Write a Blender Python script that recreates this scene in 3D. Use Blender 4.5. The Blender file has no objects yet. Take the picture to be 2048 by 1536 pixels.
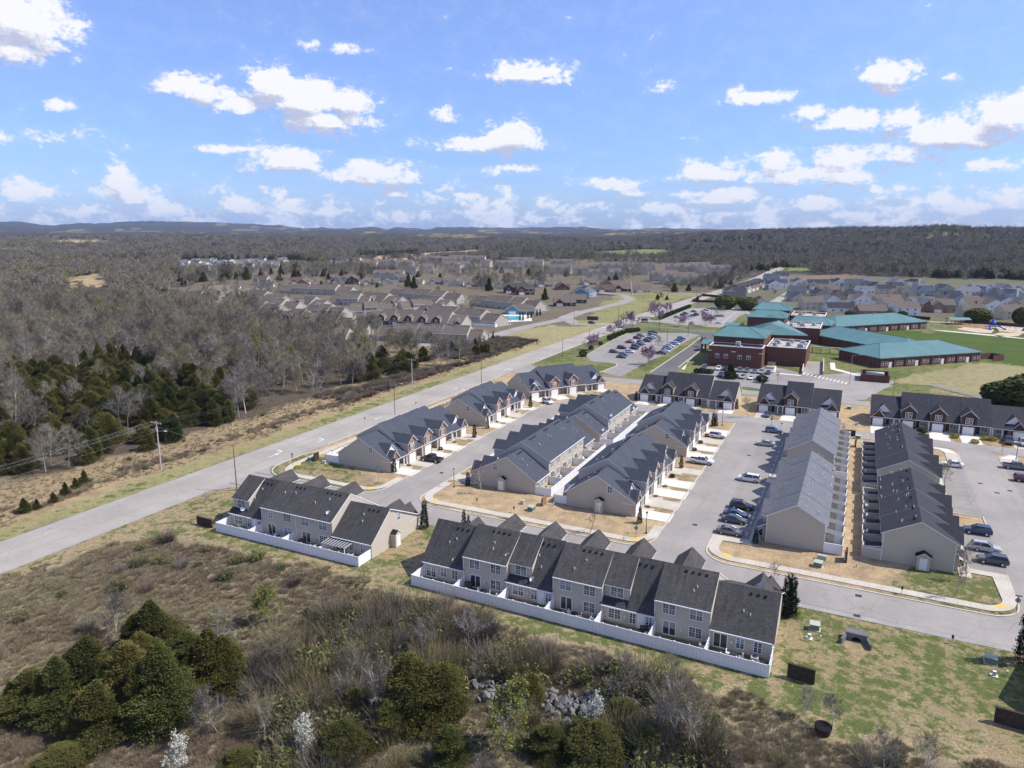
import bpy, math, random
import numpy as np
from mathutils import Vector, Matrix
R = math.radians
SC = bpy.context.scene
COL = SC.collection
rnd = random.Random(7)
# ------------------------------------------------------------------ camera, sky, sun
CAMH = 55.0
PITCH = math.atan(306/1420.)
YAW = R(26)
cd = bpy.data.cameras.new('camera'); cam = bpy.data.objects.new('camera', cd); COL.objects.link(cam)
cam.location = (0, 0, CAMH); cam.rotation_euler = (R(90)-PITCH, 0, YAW)
cd.sensor_width = 36; cd.lens = 36*1420/2048.; cd.clip_start = .5; cd.clip_end = 60000
SC.camera = cam
SC.view_settings.view_transform = 'Standard'; SC.view_settings.look = 'None'
SC.view_settings.exposure = 0.18; SC.view_settings.gamma = 1
SC.view_settings.use_curve_mapping = False
SUN_AZ, SUN_EL = 23., 50.           # azimuth measured from +X towards +Y
sd = bpy.data.lights.new('sun', 'SUN'); sd.energy = 4.8; sd.angle = R(.5); sd.color = (1, .95, .87)
sun = bpy.data.objects.new('sun', sd); COL.objects.link(sun)
_s = Vector((math.cos(R(SUN_EL))*math.cos(R(SUN_AZ)), math.cos(R(SUN_EL))*math.sin(R(SUN_AZ)), math.sin(R(SUN_EL))))
sun.rotation_euler = _s.to_track_quat('Z', 'Y').to_euler(); sun.location = (0, 0, 300)

class NT:
    """tiny node helper"""
    def __init__(s, tree): s.t = tree; s.n = tree.nodes; s.l = tree.links
    def new(s, typ, **kw):
        n = s.n.new(typ)
        for k, v in kw.items(): setattr(n, k, v)
        return n
    def put(s, node, i, v):
        if v is None: return
        if hasattr(v, 'is_linked') or isinstance(v, bpy.types.NodeSocket): s.l.new(v, node.inputs[i])
        else: node.inputs[i].default_value = v
    def math(s, op, a, b=None, c=None, clamp=False):
        n = s.new('ShaderNodeMath', operation=op, use_clamp=clamp)
        s.put(n, 0, a); s.put(n, 1, b); s.put(n, 2, c); return n.outputs[0]
    def vmath(s, op, a, b=None):
        n = s.new('ShaderNodeVectorMath', operation=op); s.put(n, 0, a); s.put(n, 1, b)
        return n.outputs['Value'] if op in ('LENGTH', 'DOT_PRODUCT', 'DISTANCE') else n.outputs[0]
    def noise(s, vec, scale, detail=4, rough=.55, dist=0, dim='3D'):
        n = s.new('ShaderNodeTexNoise', noise_dimensions=dim)
        if vec is not None: s.l.new(vec, n.inputs['Vector'])
        n.inputs['Scale'].default_value = scale; n.inputs['Detail'].default_value = detail
        n.inputs['Roughness'].default_value = rough; n.inputs['Distortion'].default_value = dist
        return n.outputs[0]
    def ramp(s, fac, stops):
        n = s.new('ShaderNodeValToRGB'); s.l.new(fac, n.inputs[0]); e = n.color_ramp.elements
        while len(e) > 1: e.remove(e[-1])
        e[0].position = stops[0][0]; e[0].color = (*stops[0][1], 1) if len(stops[0][1]) == 3 else stops[0][1]
        for p, c in stops[1:]:
            k = e.new(p); k.color = (*c, 1) if len(c) == 3 else c
        return n.outputs[0]
    def mix(s, fac, a, b, mode='MIX'):
        n = s.new('ShaderNodeMix', data_type='RGBA', blend_type=mode)
        s.put(n, 0, fac); s.put(n, 6, a); s.put(n, 7, b); return n.outputs[2]
    def maprange(s, v, a, b, c=0, d=1, smooth=False):
        n = s.new('ShaderNodeMapRange'); n.interpolation_type = 'SMOOTHSTEP' if smooth else 'LINEAR'
        s.put(n, 0, v); s.put(n, 1, a); s.put(n, 2, b); s.put(n, 3, c); s.put(n, 4, d); return n.outputs[0]

F_, CX_, CY_ = 1420., 1024., 768.
_c, _sn = math.cos(PITCH), math.sin(PITCH)
def ray(x, y):
    r = (x-CX_)/F_; d = (y-CY_)/F_
    return (r, _c-d*_sn, -_sn-d*_c)
def G(x, y, z=0):
    """ground plan point of a place surveyed on the photograph (plan axes = street grid)"""
    X, Y, Z = ray(x, y); t = (z-CAMH)/Z; X *= t; Y *= t
    return (X*math.cos(YAW)-Y*math.sin(YAW), X*math.sin(YAW)+Y*math.cos(YAW))
def azel(x, y):
    X, Y, Z = ray(x, y)
    return math.degrees(math.atan2(X, Y)), math.degrees(math.atan2(Z, math.hypot(X, Y)))

W = bpy.data.worlds.new('World'); SC.world = W; W.use_nodes = True
def build_sky():
    q = NT(W.node_tree); q.n.clear()
    sky = q.new('ShaderNodeTexSky'); sky.sky_type = 'NISHITA'; sky.sun_disc = False
    sky.sun_elevation = R(SUN_EL); sky.sun_rotation = R(90-SUN_AZ); sky.altitude = 200
    sky.air_density = 1.0; sky.dust_density = .6; sky.ozone_density = 2.0
    tc = q.new('ShaderNodeTexCoord')
    rot = q.new('ShaderNodeVectorRotate', rotation_type='Z_AXIS'); q.l.new(tc.outputs['Generated'], rot.inputs['Vector'])
    rot.inputs['Angle'].default_value = -YAW
    sp = q.new('ShaderNodeSeparateXYZ'); q.l.new(rot.outputs[0], sp.inputs[0])
    az = q.math('MULTIPLY', q.math('ARCTAN2', sp.outputs[0], sp.outputs[1]), 57.29578)
    el = q.math('MULTIPLY', q.math('ARCSINE', sp.outputs[2]), 57.29578)
    # cloud list: photo x, y, half width, half height, weight
    B = [(40,40,125,80,1.1),(30,100,95,35,.9),(115,208,34,15,.8),(60,275,170,30,.5),(345,170,52,26,.9),(400,182,70,34,1),(470,212,60,20,.95),
     (545,172,62,44,1.1),(610,200,90,50,1.15),(695,205,62,38,1),(645,238,110,26,1),(640,262,95,16,.7),(450,297,62,12,.8),(570,320,85,32,1),
     (535,337,55,16,.7),(625,90,30,14,.75),(688,97,28,13,.75),(738,101,16,6,.6),(885,230,32,17,.8),(760,350,108,26,1),(740,332,60,20,.9),
     (980,288,120,20,.95),(1020,275,62,34,1.1),(930,293,78,13,.85),(1030,338,85,11,.75),(1065,145,90,24,1.05),(1100,160,50,18,.8),(1325,173,32,14,.7),
     (1775,148,64,32,1.05),(1768,178,42,16,.8),(1895,155,26,16,.7),(1515,196,78,17,1),(1468,188,24,16,.85),(1620,225,44,24,.9),(1700,245,90,26,.95),
     (1800,240,64,26,.9),(1900,268,135,38,1.05),(2010,232,105,48,1.1),(1690,318,64,34,1),(1680,350,84,26,1),(1800,305,110,24,.85),(1560,325,52,28,1),
     (1425,345,76,26,1),(1555,350,80,24,.95),(1990,328,62,16,.9),(1225,368,70,15,1),(1265,387,48,9,.7),(935,392,34,13,.9),(1370,277,25,6,.6),
     (790,388,32,9,.7),(50,388,70,24,.9),(245,368,36,40,1),(265,392,78,24,1),(165,420,100,22,.8),(325,420,90,22,.85),(480,412,66,22,.85),(585,402,34,12,.7),
     (655,426,66,16,.75),(800,430,80,14,.75),(1385,388,84,12,.8),(1460,392,86,24,.95),(1330,418,90,18,.8),(1630,408,70,24,.9),(1800,378,66,14,.85),
     (1880,402,84,18,.85),(1955,412,90,20,.85),(2010,398,70,28,.95),(1060,436,60,14,.75),(1150,440,60,12,.7),(1460,428,110,14,.75),(380,440,120,12,.65),(1720,430,120,14,.75)]
    def field(px, py):
        cb = q.new('ShaderNodeCombineXYZ'); q.put(cb, 0, px); q.put(cb, 1, py)
        acc = None
        for (x, y, rx, ry, w) in B:
            a, e = azel(x, y); a2, e2 = azel(x+rx, y); a3, e3 = azel(x, y-ry)
            v = q.vmath('SUBTRACT', cb.outputs[0], (a, e, 0))
            v = q.vmath('MULTIPLY', v, (1.03/abs(a2-a), 1.0/abs(e3-e), 0))
            L = q.vmath('LENGTH', v)
            m = q.math('MULTIPLY_ADD', L, -.62*w, w)
            if acc is None: acc = m
            else: acc = q.math('MAXIMUM', acc, m)
        return acc
    # slight warp of coordinates gives the billowing outline
    cbn = q.new('ShaderNodeCombineXYZ'); q.put(cbn, 0, az); q.put(cbn, 1, q.math('MULTIPLY', el, 1.5))
    n1 = q.noise(cbn.outputs[0], .55, 7, .62, .2, '2D')
    n2 = q.noise(cbn.outputs[0], 2.0, 6, .6, 0, '2D')
    off = q.vmath('ADD', cbn.outputs[0], (.35, .5, 0))
    n1b = q.noise(off, .55, 7, .62, .2, '2D')
    n2b = q.noise(q.vmath('ADD', cbn.outputs[0], (.12, .2, 0)), 2.0, 6, .6, 0, '2D')
    nn = q.math('ADD', q.math('MULTIPLY_ADD', n1, 1.45, -.72), q.math('MULTIPLY_ADD', n2, .65, -.32))
    fld = field(az, el)
    # the same cloud population goes on outside the surveyed part of the sky
    g1 = q.noise(cbn.outputs[0], .085, 2, .5, 0, '2D')
    aabs = q.math('ABSOLUTE', az)
    outm = q.math('MAXIMUM', q.maprange(aabs, 37, 43), q.maprange(el, 19, 23))
    gen = q.math('MULTIPLY', q.math('MULTIPLY_ADD', g1, 3.2, -1.35), q.maprange(el, 55, 20))
    low = q.math('MULTIPLY', q.math('MULTIPLY_ADD', g1, 1.3, -.22), q.maprange(el, 5, 1.5))
    fld = q.math('MAXIMUM', q.math('MAXIMUM', fld, q.math('MULTIPLY', gen, outm)), low)
    dens = q.math('ADD', fld, nn)
    alpha = q.maprange(dens, .27, .70, 0, 1, True)
    wisp = q.math('MULTIPLY', q.maprange(dens, -.1, .5, 0, .1), 1.0)
    alpha = q.math('MAXIMUM', alpha, wisp)
    rel = q.math('ADD', q.math('SUBTRACT', n1, n1b), q.math('MULTIPLY', q.math('SUBTRACT', n2, n2b), .5))
    fld2 = field(q.math('ADD', az, .35), q.math('ADD', el, .9))
    depth = q.math('SUBTRACT', fld2, fld)           # >0 : under the belly of a cloud
    shade = q.math('ADD', q.math('MULTIPLY_ADD', rel, -1.5, .12), q.math('MULTIPLY', depth, 3.0))
    shade = q.maprange(shade, -.05, .9, 0, 1, True)
    ccol = q.mix(shade, (9.6, 9.6, 10.0, 1), (5.3, 5.7, 7.4, 1))
    ccol = q.mix(q.maprange(el, 5, 0, 0, .35), ccol, (7.4, 8.2, 9.6, 1))
    tint = q.new('ShaderNodeHueSaturation'); tint.inputs['Saturation'].default_value = 1.0
    q.l.new(sky.outputs[0], tint.inputs['Color'])
    tr = q.ramp(q.maprange(el, -2, 34), SKY_TINT); base = q.mix(1.0, tint.outputs[0], tr, 'MULTIPLY')
    bg1 = q.new('ShaderNodeBackground'); q.l.new(base, bg1.inputs[0]); bg1.inputs[1].default_value = SKY_STR
    bg2 = q.new('ShaderNodeBackground'); q.l.new(ccol, bg2.inputs[0]); bg2.inputs[1].default_value = .092
    mx = q.new('ShaderNodeMixShader'); q.l.new(alpha, mx.inputs[0]); q.l.new(bg1.outputs[0], mx.inputs[1]); q.l.new(bg2.outputs[0], mx.inputs[2])
    out = q.new('ShaderNodeOutputWorld'); q.l.new(mx.outputs[0], out.inputs[0])
SKY_STR = .136; SKY_TINT = [(0, (.55,.72,1.25)), (.2, (.66,.80,1.22)), (.5, (1.0,1.02,1.35)), (1, (1.15,1.1,1.45))]
build_sky()

# ------------------------------------------------------------------ helpers
def tag(o, label=None, cat=None, group=None, kind=None):
    if label: o['label'] = label
    if cat: o['category'] = cat
    if group: o['group'] = group
    if kind: o['kind'] = kind
    return o
def empty(name, loc=(0, 0, 0), rz=0, label=None, cat=None, group=None):
    o = bpy.data.objects.new(name, None); COL.objects.link(o); o.location = loc; o.rotation_euler = (0, 0, rz)
    o.empty_display_size = .2
    return tag(o, label, cat, group)
def inst(name, mesh, parent=None, loc=(0, 0, 0), rz=0, sc=None, rot=None):
    o = bpy.data.objects.new(name, mesh); COL.objects.link(o); o.location = loc
    o.rotation_euler = rot if rot else (0, 0, rz)
    if sc: o.scale = sc
    if parent: o.parent = parent
    return o
def copy_tree(o, parent=None, swap=None):
    c = o.copy(); COL.objects.link(c)
    c.parent = parent
    for ch in o.children: copy_tree(ch, c, swap)
    if swap and c.data in swap: c.data = swap[c.data]
    return c
class MB:
    def __init__(s): s.v = []; s.f = []; s.m = []; s.mats = []
    def mi(s, m):
        if m not in s.mats: s.mats.append(m)
        return s.mats.index(m)
    def face(s, pts, m):
        b = len(s.v); s.v += [tuple(p) for p in pts]; s.f.append(tuple(range(b, b+len(pts)))); s.m.append(s.mi(m))
    def box(s, x0, y0, z0, x1, y1, z1, m, top=None):
        b = len(s.v)
        s.v += [(x0,y0,z0),(x1,y0,z0),(x1,y1,z0),(x0,y1,z0),(x0,y0,z1),(x1,y0,z1),(x1,y1,z1),(x0,y1,z1)]
        k = s.mi(m); t = s.mi(top) if top else k
        for f, mm in (((0,3,2,1),k),((4,5,6,7),t),((0,1,5,4),k),((1,2,6,5),k),((2,3,7,6),k),((3,0,4,7),k)):
            s.f.append(tuple(b+i for i in f)); s.m.append(mm)
    def prism(s, poly, a0, a1, axis, m, endm=None, sidem=None):
        """poly: 2-D outline; axis 'x': poly in (y,z); 'y': poly in (x,z); 'z': poly in (x,y)"""
        def P(p, a): return {'x': (a, p[0], p[1]), 'y': (p[0], a, p[1]), 'z': (p[0], p[1], a)}[axis]
        n = len(poly); b = len(s.v)
        s.v += [P(p, a0) for p in poly]+[P(p, a1) for p in poly]
        k = s.mi(m); e = s.mi(endm) if endm else k
        s.f.append(tuple(range(b, b+n))); s.m.append(e)
        s.f.append(tuple(range(b+2*n-1, b+n-1, -1))); s.m.append(e)
        for i in range(n):
            j = (i+1) % n; s.f.append((b+i, b+n+i, b+n+j, b+j)); s.m.append(s.mi(sidem[i]) if sidem else k)
    def cyl(s, x, y, z0, z1, r0, r1, n, m, capm=None):
        b = len(s.v)
        for z, r in ((z0, r0), (z1, r1)):
            s.v += [(x+r*math.cos(2*math.pi*i/n), y+r*math.sin(2*math.pi*i/n), z) for i in range(n)]
        k = s.mi(m); cc = s.mi(capm) if capm else k
        for i in range(n): s.f.append((b+i, b+(i+1) % n, b+n+(i+1) % n, b+n+i)); s.m.append(k)
        s.f.append(tuple(range(b+n, b+2*n))); s.m.append(cc); s.f.append(tuple(range(b+n-1, b-1, -1))); s.m.append(cc)
    def tube(s, pts, rad, n, m):
        """pts list of Vector, rad list"""
        b = len(s.v); k = s.mi(m)
        for i, p in enumerate(pts):
            d = (pts[min(i+1, len(pts)-1)]-pts[max(i-1, 0)]).normalized()
            a = d.orthogonal().normalized(); c = d.cross(a)
            for j in range(n):
                t = 2*math.pi*j/n; s.v.append(tuple(p+(a*math.cos(t)+c*math.sin(t))*rad[i]))
        for i in range(len(pts)-1):
            for j in range(n):
                j2 = (j+1) % n; s.f.append((b+i*n+j, b+i*n+j2, b+(i+1)*n+j2, b+(i+1)*n+j)); s.m.append(k)
    def slab(s, a, b_, c, d, t, top, side):
        """sloping slab with thickness t below the four corner points"""
        lo = [(p[0], p[1], p[2]-t) for p in (a, b_, c, d)]
        q = [a, b_, c, d]
        s.face(q, top); s.face(lo[::-1], side)
        for i in range(4):
            j = (i+1) % 4; s.face([q[j], q[i], lo[i], lo[j]], side)
    def mesh(s, name, smooth=False):
        me = bpy.data.meshes.new(name); me.from_pydata(s.v, [], s.f)
        for m in s.mats: me.materials.append(MAT[m])
        me.polygons.foreach_set('material_index', s.m)
        if smooth: me.polygons.foreach_set('use_smooth', [True]*len(s.f))
        me.update(); return me
    def build(s, name, parent=None, loc=(0, 0, 0), rz=0, smooth=False):
        return inst(name, s.mesh(name, smooth), parent, loc, rz)

# ------------------------------------------------------------------ materials
MAT = {}
def mat(name, col, rough=.8, spec=.3, metal=0, fn=None, bump=None, **kw):
    m = bpy.data.materials.new(name); m.use_nodes = True; q = NT(m.node_tree)
    b = q.n['Principled BSDF']
    b.inputs['Base Color'].default_value = (*col, 1); b.inputs['Roughness'].default_value = rough
    b.inputs['Specular IOR Level'].default_value = spec; b.inputs['Metallic'].default_value = metal
    if fn:
        r = fn(q, (*col, 1))
        c, h = r if isinstance(r, tuple) else (r, None)
        q.l.new(c, b.inputs['Base Color'])
        if h is not None:
            bn = q.new('ShaderNodeBump'); bn.inputs['Distance'].default_value = kw.get('bd', .05); bn.inputs['Strength'].default_value = kw.get('bs', .6)
            q.l.new(h, bn.inputs['Height']); q.l.new(bn.outputs[0], b.inputs['Normal'])
    MAT[name] = m; return m
def oc(q): return q.new('ShaderNodeTexCoord').outputs['Object']
def wp(q): return q.new('ShaderNodeNewGeometry').outputs['Position']
def vary(scale, amt, detail=5, obj=False, second=None):
    def f(q, col):
        p = oc(q) if obj else wp(q)
        n = q.noise(p, scale, detail, .6)
        lo = tuple(c*(1-amt) for c in col[:3]); hi = tuple(min(1, c*(1+amt)) for c in col[:3])
        c = q.ramp(n, [(.3, lo), (.7, hi)])
        if second:
            n2 = q.noise(p, second[0], 4, .6); c = q.mix(q.maprange(n2, .45, .65, 0, second[1]), c, (*second[2], 1))
        return c, n
    return f
def siding(q, col):
    p = oc(q); s = q.new('ShaderNodeSeparateXYZ'); q.l.new(p, s.inputs[0])
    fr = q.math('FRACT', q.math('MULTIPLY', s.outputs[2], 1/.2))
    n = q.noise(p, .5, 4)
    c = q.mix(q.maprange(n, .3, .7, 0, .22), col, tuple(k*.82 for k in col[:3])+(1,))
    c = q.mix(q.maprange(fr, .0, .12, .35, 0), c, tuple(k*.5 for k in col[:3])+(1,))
    return c, q.math('SUBTRACT', 1, fr)
def shingle(streak, dark):
    def f(q, col):
        p = oc(q)
        mp = q.new('ShaderNodeMapping'); q.l.new(p, mp.inputs[0]); mp.inputs['Scale'].default_value = (3.2, 7, 7)
        w = q.new('ShaderNodeTexWhiteNoise', noise_dimensions='3D')
        sn = q.vmath('FLOOR', mp.outputs[0]); q.l.new(sn, w.inputs['Vector'])
        n = q.noise(p, .35, 4); mp2 = q.new('ShaderNodeMapping'); q.l.new(p, mp2.inputs[0]); mp2.inputs['Scale'].default_value = (2.2, .35, .35)
        st = q.noise(mp2.outputs[0], 1.0, 5, .65)
        lo = tuple(k*.72 for k in col[:3])+(1,); hi = tuple(k*1.3 for k in col[:3])+(1,)
        c = q.mix(w.outputs[0], lo, hi)
        c = q.mix(q.maprange(st, .42, .68, 0, streak), c, dark)
        c = q.mix(q.maprange(n, .35, .7, 0, .3), c, tuple(k*1.25 for k in col[:3])+(1,))
        return c, w.outputs[0]
    return f
def brick(mortar):
    def f(q, col):
        p = oc(q); s = q.new('ShaderNodeSeparateXYZ'); q.l.new(p, s.inputs[0])
        cb = q.new('ShaderNodeCombineXYZ'); q.l.new(q.math('ADD', s.outputs[0], s.outputs[1]), cb.inputs[0]); q.l.new(s.outputs[2], cb.inputs[1])
        b = q.new('ShaderNodeTexBrick'); q.l.new(cb.outputs[0], b.inputs['Vector'])
        b.inputs['Scale'].default_value = 1; b.inputs['Brick Width'].default_value = .24; b.inputs['Row Height'].default_value = .085
        b.inputs['Mortar Size'].default_value = .008
        b.inputs['Color1'].default_value = tuple(k*.75 for k in col[:3])+(1,); b.inputs['Color2'].default_value = tuple(k*1.3 for k in col[:3])+(1,)
        b.inputs['Mortar'].default_value = mortar
        n = q.noise(p, .8, 4)
        return q.mix(q.maprange(n, .35, .7, 0, .3), b.outputs[0], tuple(k*.7 for k in col[:3])+(1,)), b.outputs['Fac']
    return f
def asphalt(q, col):
    p = wp(q); n = q.noise(p, .08, 5, .6); f2 = q.noise(p, 9, 3); st = q.noise(p, .5, 6, .7, 1.5)
    mp = q.new('ShaderNodeMapping'); q.l.new(p, mp.inputs[0]); mp.inputs['Scale'].default_value = (1.2, .03, 1)
    ln = q.noise(mp.outputs[0], .6, 4, .6)
    c = q.ramp(n, [(.3, tuple(k*.8 for k in col[:3])), (.7, tuple(k*1.14 for k in col[:3]))])
    c = q.mix(q.maprange(f2, .3, .7, 0, .25), c, tuple(k*.75 for k in col[:3])+(1,))
    c = q.mix(q.maprange(st, .56, .70, 0, .42), c, tuple(k*.6 for k in col[:3])+(1,))
    c = q.mix(q.maprange(ln, .5, .7, 0, .3), c, tuple(k*.72 for k in col[:3])+(1,))
    v = q.new('ShaderNodeTexVoronoi', feature='DISTANCE_TO_EDGE'); v.inputs['Scale'].default_value = .11
    wv = q.noise(p, .9, 4); q.l.new(q.vmath('ADD', p, q.mix(1, (0,0,0,1), wv)), v.inputs['Vector'])
    c = q.mix(q.maprange(v.outputs['Distance'], 0, .008, .45, 0), c, tuple(k*.45 for k in col[:3])+(1,))
    return c, f2
def metalroof(q, col):
    p = oc(q); s = q.new('ShaderNodeSeparateXYZ'); q.l.new(p, s.inputs[0])
    n = q.noise(p, .15, 4)
    c = q.ramp(n, [(.3, tuple(k*.85 for k in col[:3])), (.7, tuple(k*1.12 for k in col[:3]))])
    return c, n
mat('siding', (.50,.45,.37), .75, .25, fn=siding, bd=.03)
mat('siding_grey', (.42,.39,.335), .75, .25, fn=siding, bd=.03)
mat('siding_light', (.62,.57,.46), .75, .25, fn=siding, bd=.03)
mat('siding_cream', (.55,.49,.37), .75, .25, fn=siding, bd=.03)
mat('siding_white', (.78,.77,.73), .7, .25, fn=siding, bd=.03)
mat('siding_blue', (.30,.40,.50), .75, .25, fn=siding, bd=.03)
mat('siding_teal', (.10,.26,.36), .75, .25, fn=siding, bd=.03)
mat('siding_green', (.36,.40,.34), .75, .25, fn=siding, bd=.03)
mat('brick_tan', (.30,.155,.095), .9, .2, fn=brick((.42,.35,.29,1)))
mat('brick_dark', (.085,.045,.035), .9, .2, fn=brick((.17,.13,.11,1)))
mat('brick_red', (.135,.052,.04), .9, .2, fn=brick((.25,.15,.12,1)))
mat('roof_slate', (.062,.070,.086), .9, .2, fn=shingle(.25, (.04,.045,.055,1)), bd=.02)
mat('roof_dark', (.074,.070,.067), .92, .18, fn=shingle(.75, (.036,.034,.034,1)), bd=.02)
mat('roof_grey', (.135,.14,.152), .9, .25, fn=shingle(.2, (.09,.09,.10,1)), bd=.02)
mat('roof_char', (.048,.047,.055), .92, .18, fn=shingle(.5, (.03,.03,.036,1)), bd=.02)
mat('roof_taupe', (.145,.12,.098), .92, .18, fn=shingle(.35, (.075,.06,.05,1)), bd=.02)
mat('roof_brown', (.12,.075,.06), .92, .18, fn=shingle(.35, (.08,.05,.04,1)), bd=.02)
mat('flash_shade_blue', (.08,.11,.17), .5, .5)  # flashing whose blue also holds the painted shade of the roof steps
mat('roof_teal', (.115,.235,.225), .45, .5, fn=metalroof)
mat('seam_teal', (.09,.19,.185), .45, .5)
mat('roof_shade_black', (.02,.022,.026), .9, .2)
mat('trim', (.76,.76,.76), .6, .3, fn=vary(3, .06, 3, True))
mat('vinyl', (.80,.81,.83), .45, .4, fn=vary(1.2, .05, 3, True))
mat('door', (.75,.75,.75), .5, .4)
mat('darkdoor', (.03,.03,.035), .5, .4)
mat('shutter', (.02,.022,.025), .6, .3)
mat('glass', (.035,.045,.06), .08, .8)
mat('glass_blind', (.22,.24,.26), .25, .6)
mat('conc', (.50,.455,.37), .9, .2, fn=vary(.35, .12, 5, False, (3., .2, (.36,.32,.26))))
mat('conc_new', (.66,.62,.53), .9, .2, fn=vary(.3, .08, 5, False, (2.5, .15, (.5,.46,.38))))
mat('conc_grey', (.32,.31,.28), .9, .2, fn=vary(.4, .15, 5, False, (2, .25, (.2,.19,.17))))
mat('asph', (.33,.303,.268), .93, .2, fn=asphalt, bd=.01)
mat('asph_light', (.375,.345,.30), .93, .2, fn=asphalt, bd=.01)
mat('asph_dark', (.145,.138,.13), .93, .2, fn=asphalt, bd=.01)
mat('asph_lot', (.29,.27,.242), .93, .2, fn=asphalt, bd=.01)
mat('paint_white', (.66,.66,.64), .8, .2, fn=vary(2., .15, 5, False, (1.2, .5, (.3,.3,.29))))
mat('paint_worn', (.42,.41,.39), .85, .2, fn=vary(2., .15, 5, False, (1.0, .8, (.24,.23,.22))))
mat('paint_yellow', (.40,.31,.14), .85, .2, fn=vary(2., .15, 5, False, (1.0, .6, (.25,.22,.18))))
mat('tactile', (.62,.44,.13), .8, .2)
mat('iron', (.03,.03,.032), .6, .4)
mat('metal_grey', (.35,.36,.37), .5, .5, .3)
mat('ac_metal', (.5,.5,.48), .5, .4)
mat('utilgreen', (.14,.20,.15), .7, .3)
mat('utilpale', (.42,.44,.36), .7, .3)
mat('wood', (.20,.16,.12), .9, .2, fn=vary(4, .3, 4, True))
mat('pole_grey', (.42,.40,.37), .85, .2)
mat('bark', (.16,.135,.115), .95, .1)
mat('rubber', (.02,.02,.02), .8, .2)
mat('rim', (.5,.5,.52), .3, .5, .7)
mat('rock', (.165,.16,.15), .95, .2, fn=vary(1.5, .4, 5, True))
mat('mulch', (.075,.048,.034), .98, .1, fn=vary(4, .3, 4))
mat('sign_red', (.42,.02,.025), .5, .4)
mat('sign_green', (.02,.22,.17), .5, .4)
mat('sign_yellow', (.60,.70,.06), .5, .4)
mat('sign_back', (.30,.30,.31), .5, .4, .2)
mat('lamp_glass', (.75,.75,.72), .3, .4)
mat('pool_water', (.06,.42,.52), .1, .6)
mat('play_blue', (.03,.07,.42), .4, .4)
mat('shade_green', (.14,.26,.22), .5, .4)
mat('sandy', (.52,.42,.30), .95, .1, fn=vary(.3, .15))
mat('woodchip', (.30,.19,.11), .95, .1, fn=vary(.4, .2))
mat('tank', (.40,.44,.40), .5, .3)
mat('shadow_box', (.015,.015,.015), .9, .1)
mat('clay', (.085,.05,.04), .9, .1)
mat('roof_flat', (.42,.39,.35), .9, .2, fn=vary(.3, .15))
mat('roof_flat_dark', (.15,.15,.155), .9, .2, fn=vary(.3, .2))
mat('taillight', (.35,.01,.01), .3, .6)
mat('headlight', (.7,.72,.75), .15, .8)
mat('fence_dark', (.06,.045,.035), .9, .1, fn=vary(2, .3, 3, True))
mat('tarp', (.05,.22,.30), .7, .2)
CARCOL = {'white':(.78,.78,.78),'black':(.012,.012,.014),'dark blue':(.015,.03,.09),'blue':(.03,.07,.22),'dark grey':(.06,.065,.07),'silver':(.40,.41,.42),
          'grey':(.17,.175,.18),'bronze grey':(.16,.145,.125),'red':(.30,.012,.03),'maroon':(.11,.01,.018),'dark green':(.015,.03,.028),'light blue':(.13,.20,.28)}
for k, c in CARCOL.items():
    m = mat('car_'+k, c, .28, .5); m.node_tree.nodes['Principled BSDF'].inputs['Coat Weight'].default_value = .7
def foliage(name, stops, scale=1.2, rnd_amt=.35, trans=0.0, rough=.9):
    m = bpy.data.materials.new(name); m.use_nodes = True; q = NT(m.node_tree); b = q.n['Principled BSDF']
    oi = q.new('ShaderNodeObjectInfo'); n = q.noise(oc(q), scale, 3, .6)
    g = q.new('ShaderNodeNewGeometry')
    f = q.math('ADD', q.math('MULTIPLY', n, .65), q.math('MULTIPLY', oi.outputs['Random'], rnd_amt))
    f = q.math('ADD', f, q.math('MULTIPLY_ADD', g.outputs['Random Per Island'], .3, -.15))
    q.l.new(q.ramp(f, stops), b.inputs['Base Color']); b.inputs['Roughness'].default_value = rough; b.inputs['Specular IOR Level'].default_value = .15
    MAT[name] = m
    return m
foliage('cedar', [(.12,(.028,.032,.010)),(.38,(.070,.073,.021)),(.65,(.125,.115,.032)),(.85,(.175,.14,.042)),(.98,(.18,.115,.05))], .45, .4)
foliage('cedar_green', [(.15,(.032,.042,.013)),(.45,(.075,.088,.024)),(.8,(.13,.132,.036))], .6, .45)
foliage('arbor', [(.2,(.010,.016,.008)),(.6,(.022,.034,.014)),(.9,(.045,.055,.02))], 1.2)
foliage('twig', [(.05,(.05,.042,.033)),(.35,(.095,.08,.062)),(.6,(.15,.13,.105)),(.85,(.26,.235,.205)),(1.0,(.20,.17,.085))], .25, .95)
foliage('twig_red', [(.2,(.12,.09,.07)),(.6,(.20,.155,.12)),(.9,(.27,.215,.165))], .4, .45)
foliage('limb', [(.1,(.10,.088,.075)),(.5,(.25,.225,.19)),(.95,(.50,.47,.43))], .5, .8)
foliage('bud_yellow', [(.2,(.14,.15,.03)),(.6,(.25,.26,.055)),(.9,(.34,.34,.10))], .8, .3)
foliage('bud_green', [(.2,(.07,.085,.025)),(.6,(.14,.165,.045)),(.9,(.22,.24,.08))], .8, .3)
foliage('blossom_pink', [(.2,(.30,.17,.26)),(.6,(.45,.29,.41)),(.9,(.56,.41,.53))], .8, .3)
foliage('blossom_white', [(.2,(.50,.50,.40)),(.6,(.68,.68,.58)),(.9,(.80,.80,.72))], .8, .3)
foliage('drygrass', [(.15,(.15,.125,.072)),(.45,(.26,.22,.135)),(.8,(.36,.31,.20))], .4, .6)
foliage('drygrass_red', [(.15,(.135,.10,.068)),(.5,(.215,.165,.11)),(.85,(.30,.24,.165))], .4, .6)
foliage('weed', [(.15,(.065,.07,.028)),(.5,(.12,.125,.05)),(.85,(.19,.18,.085))], .4, .6)
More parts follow.
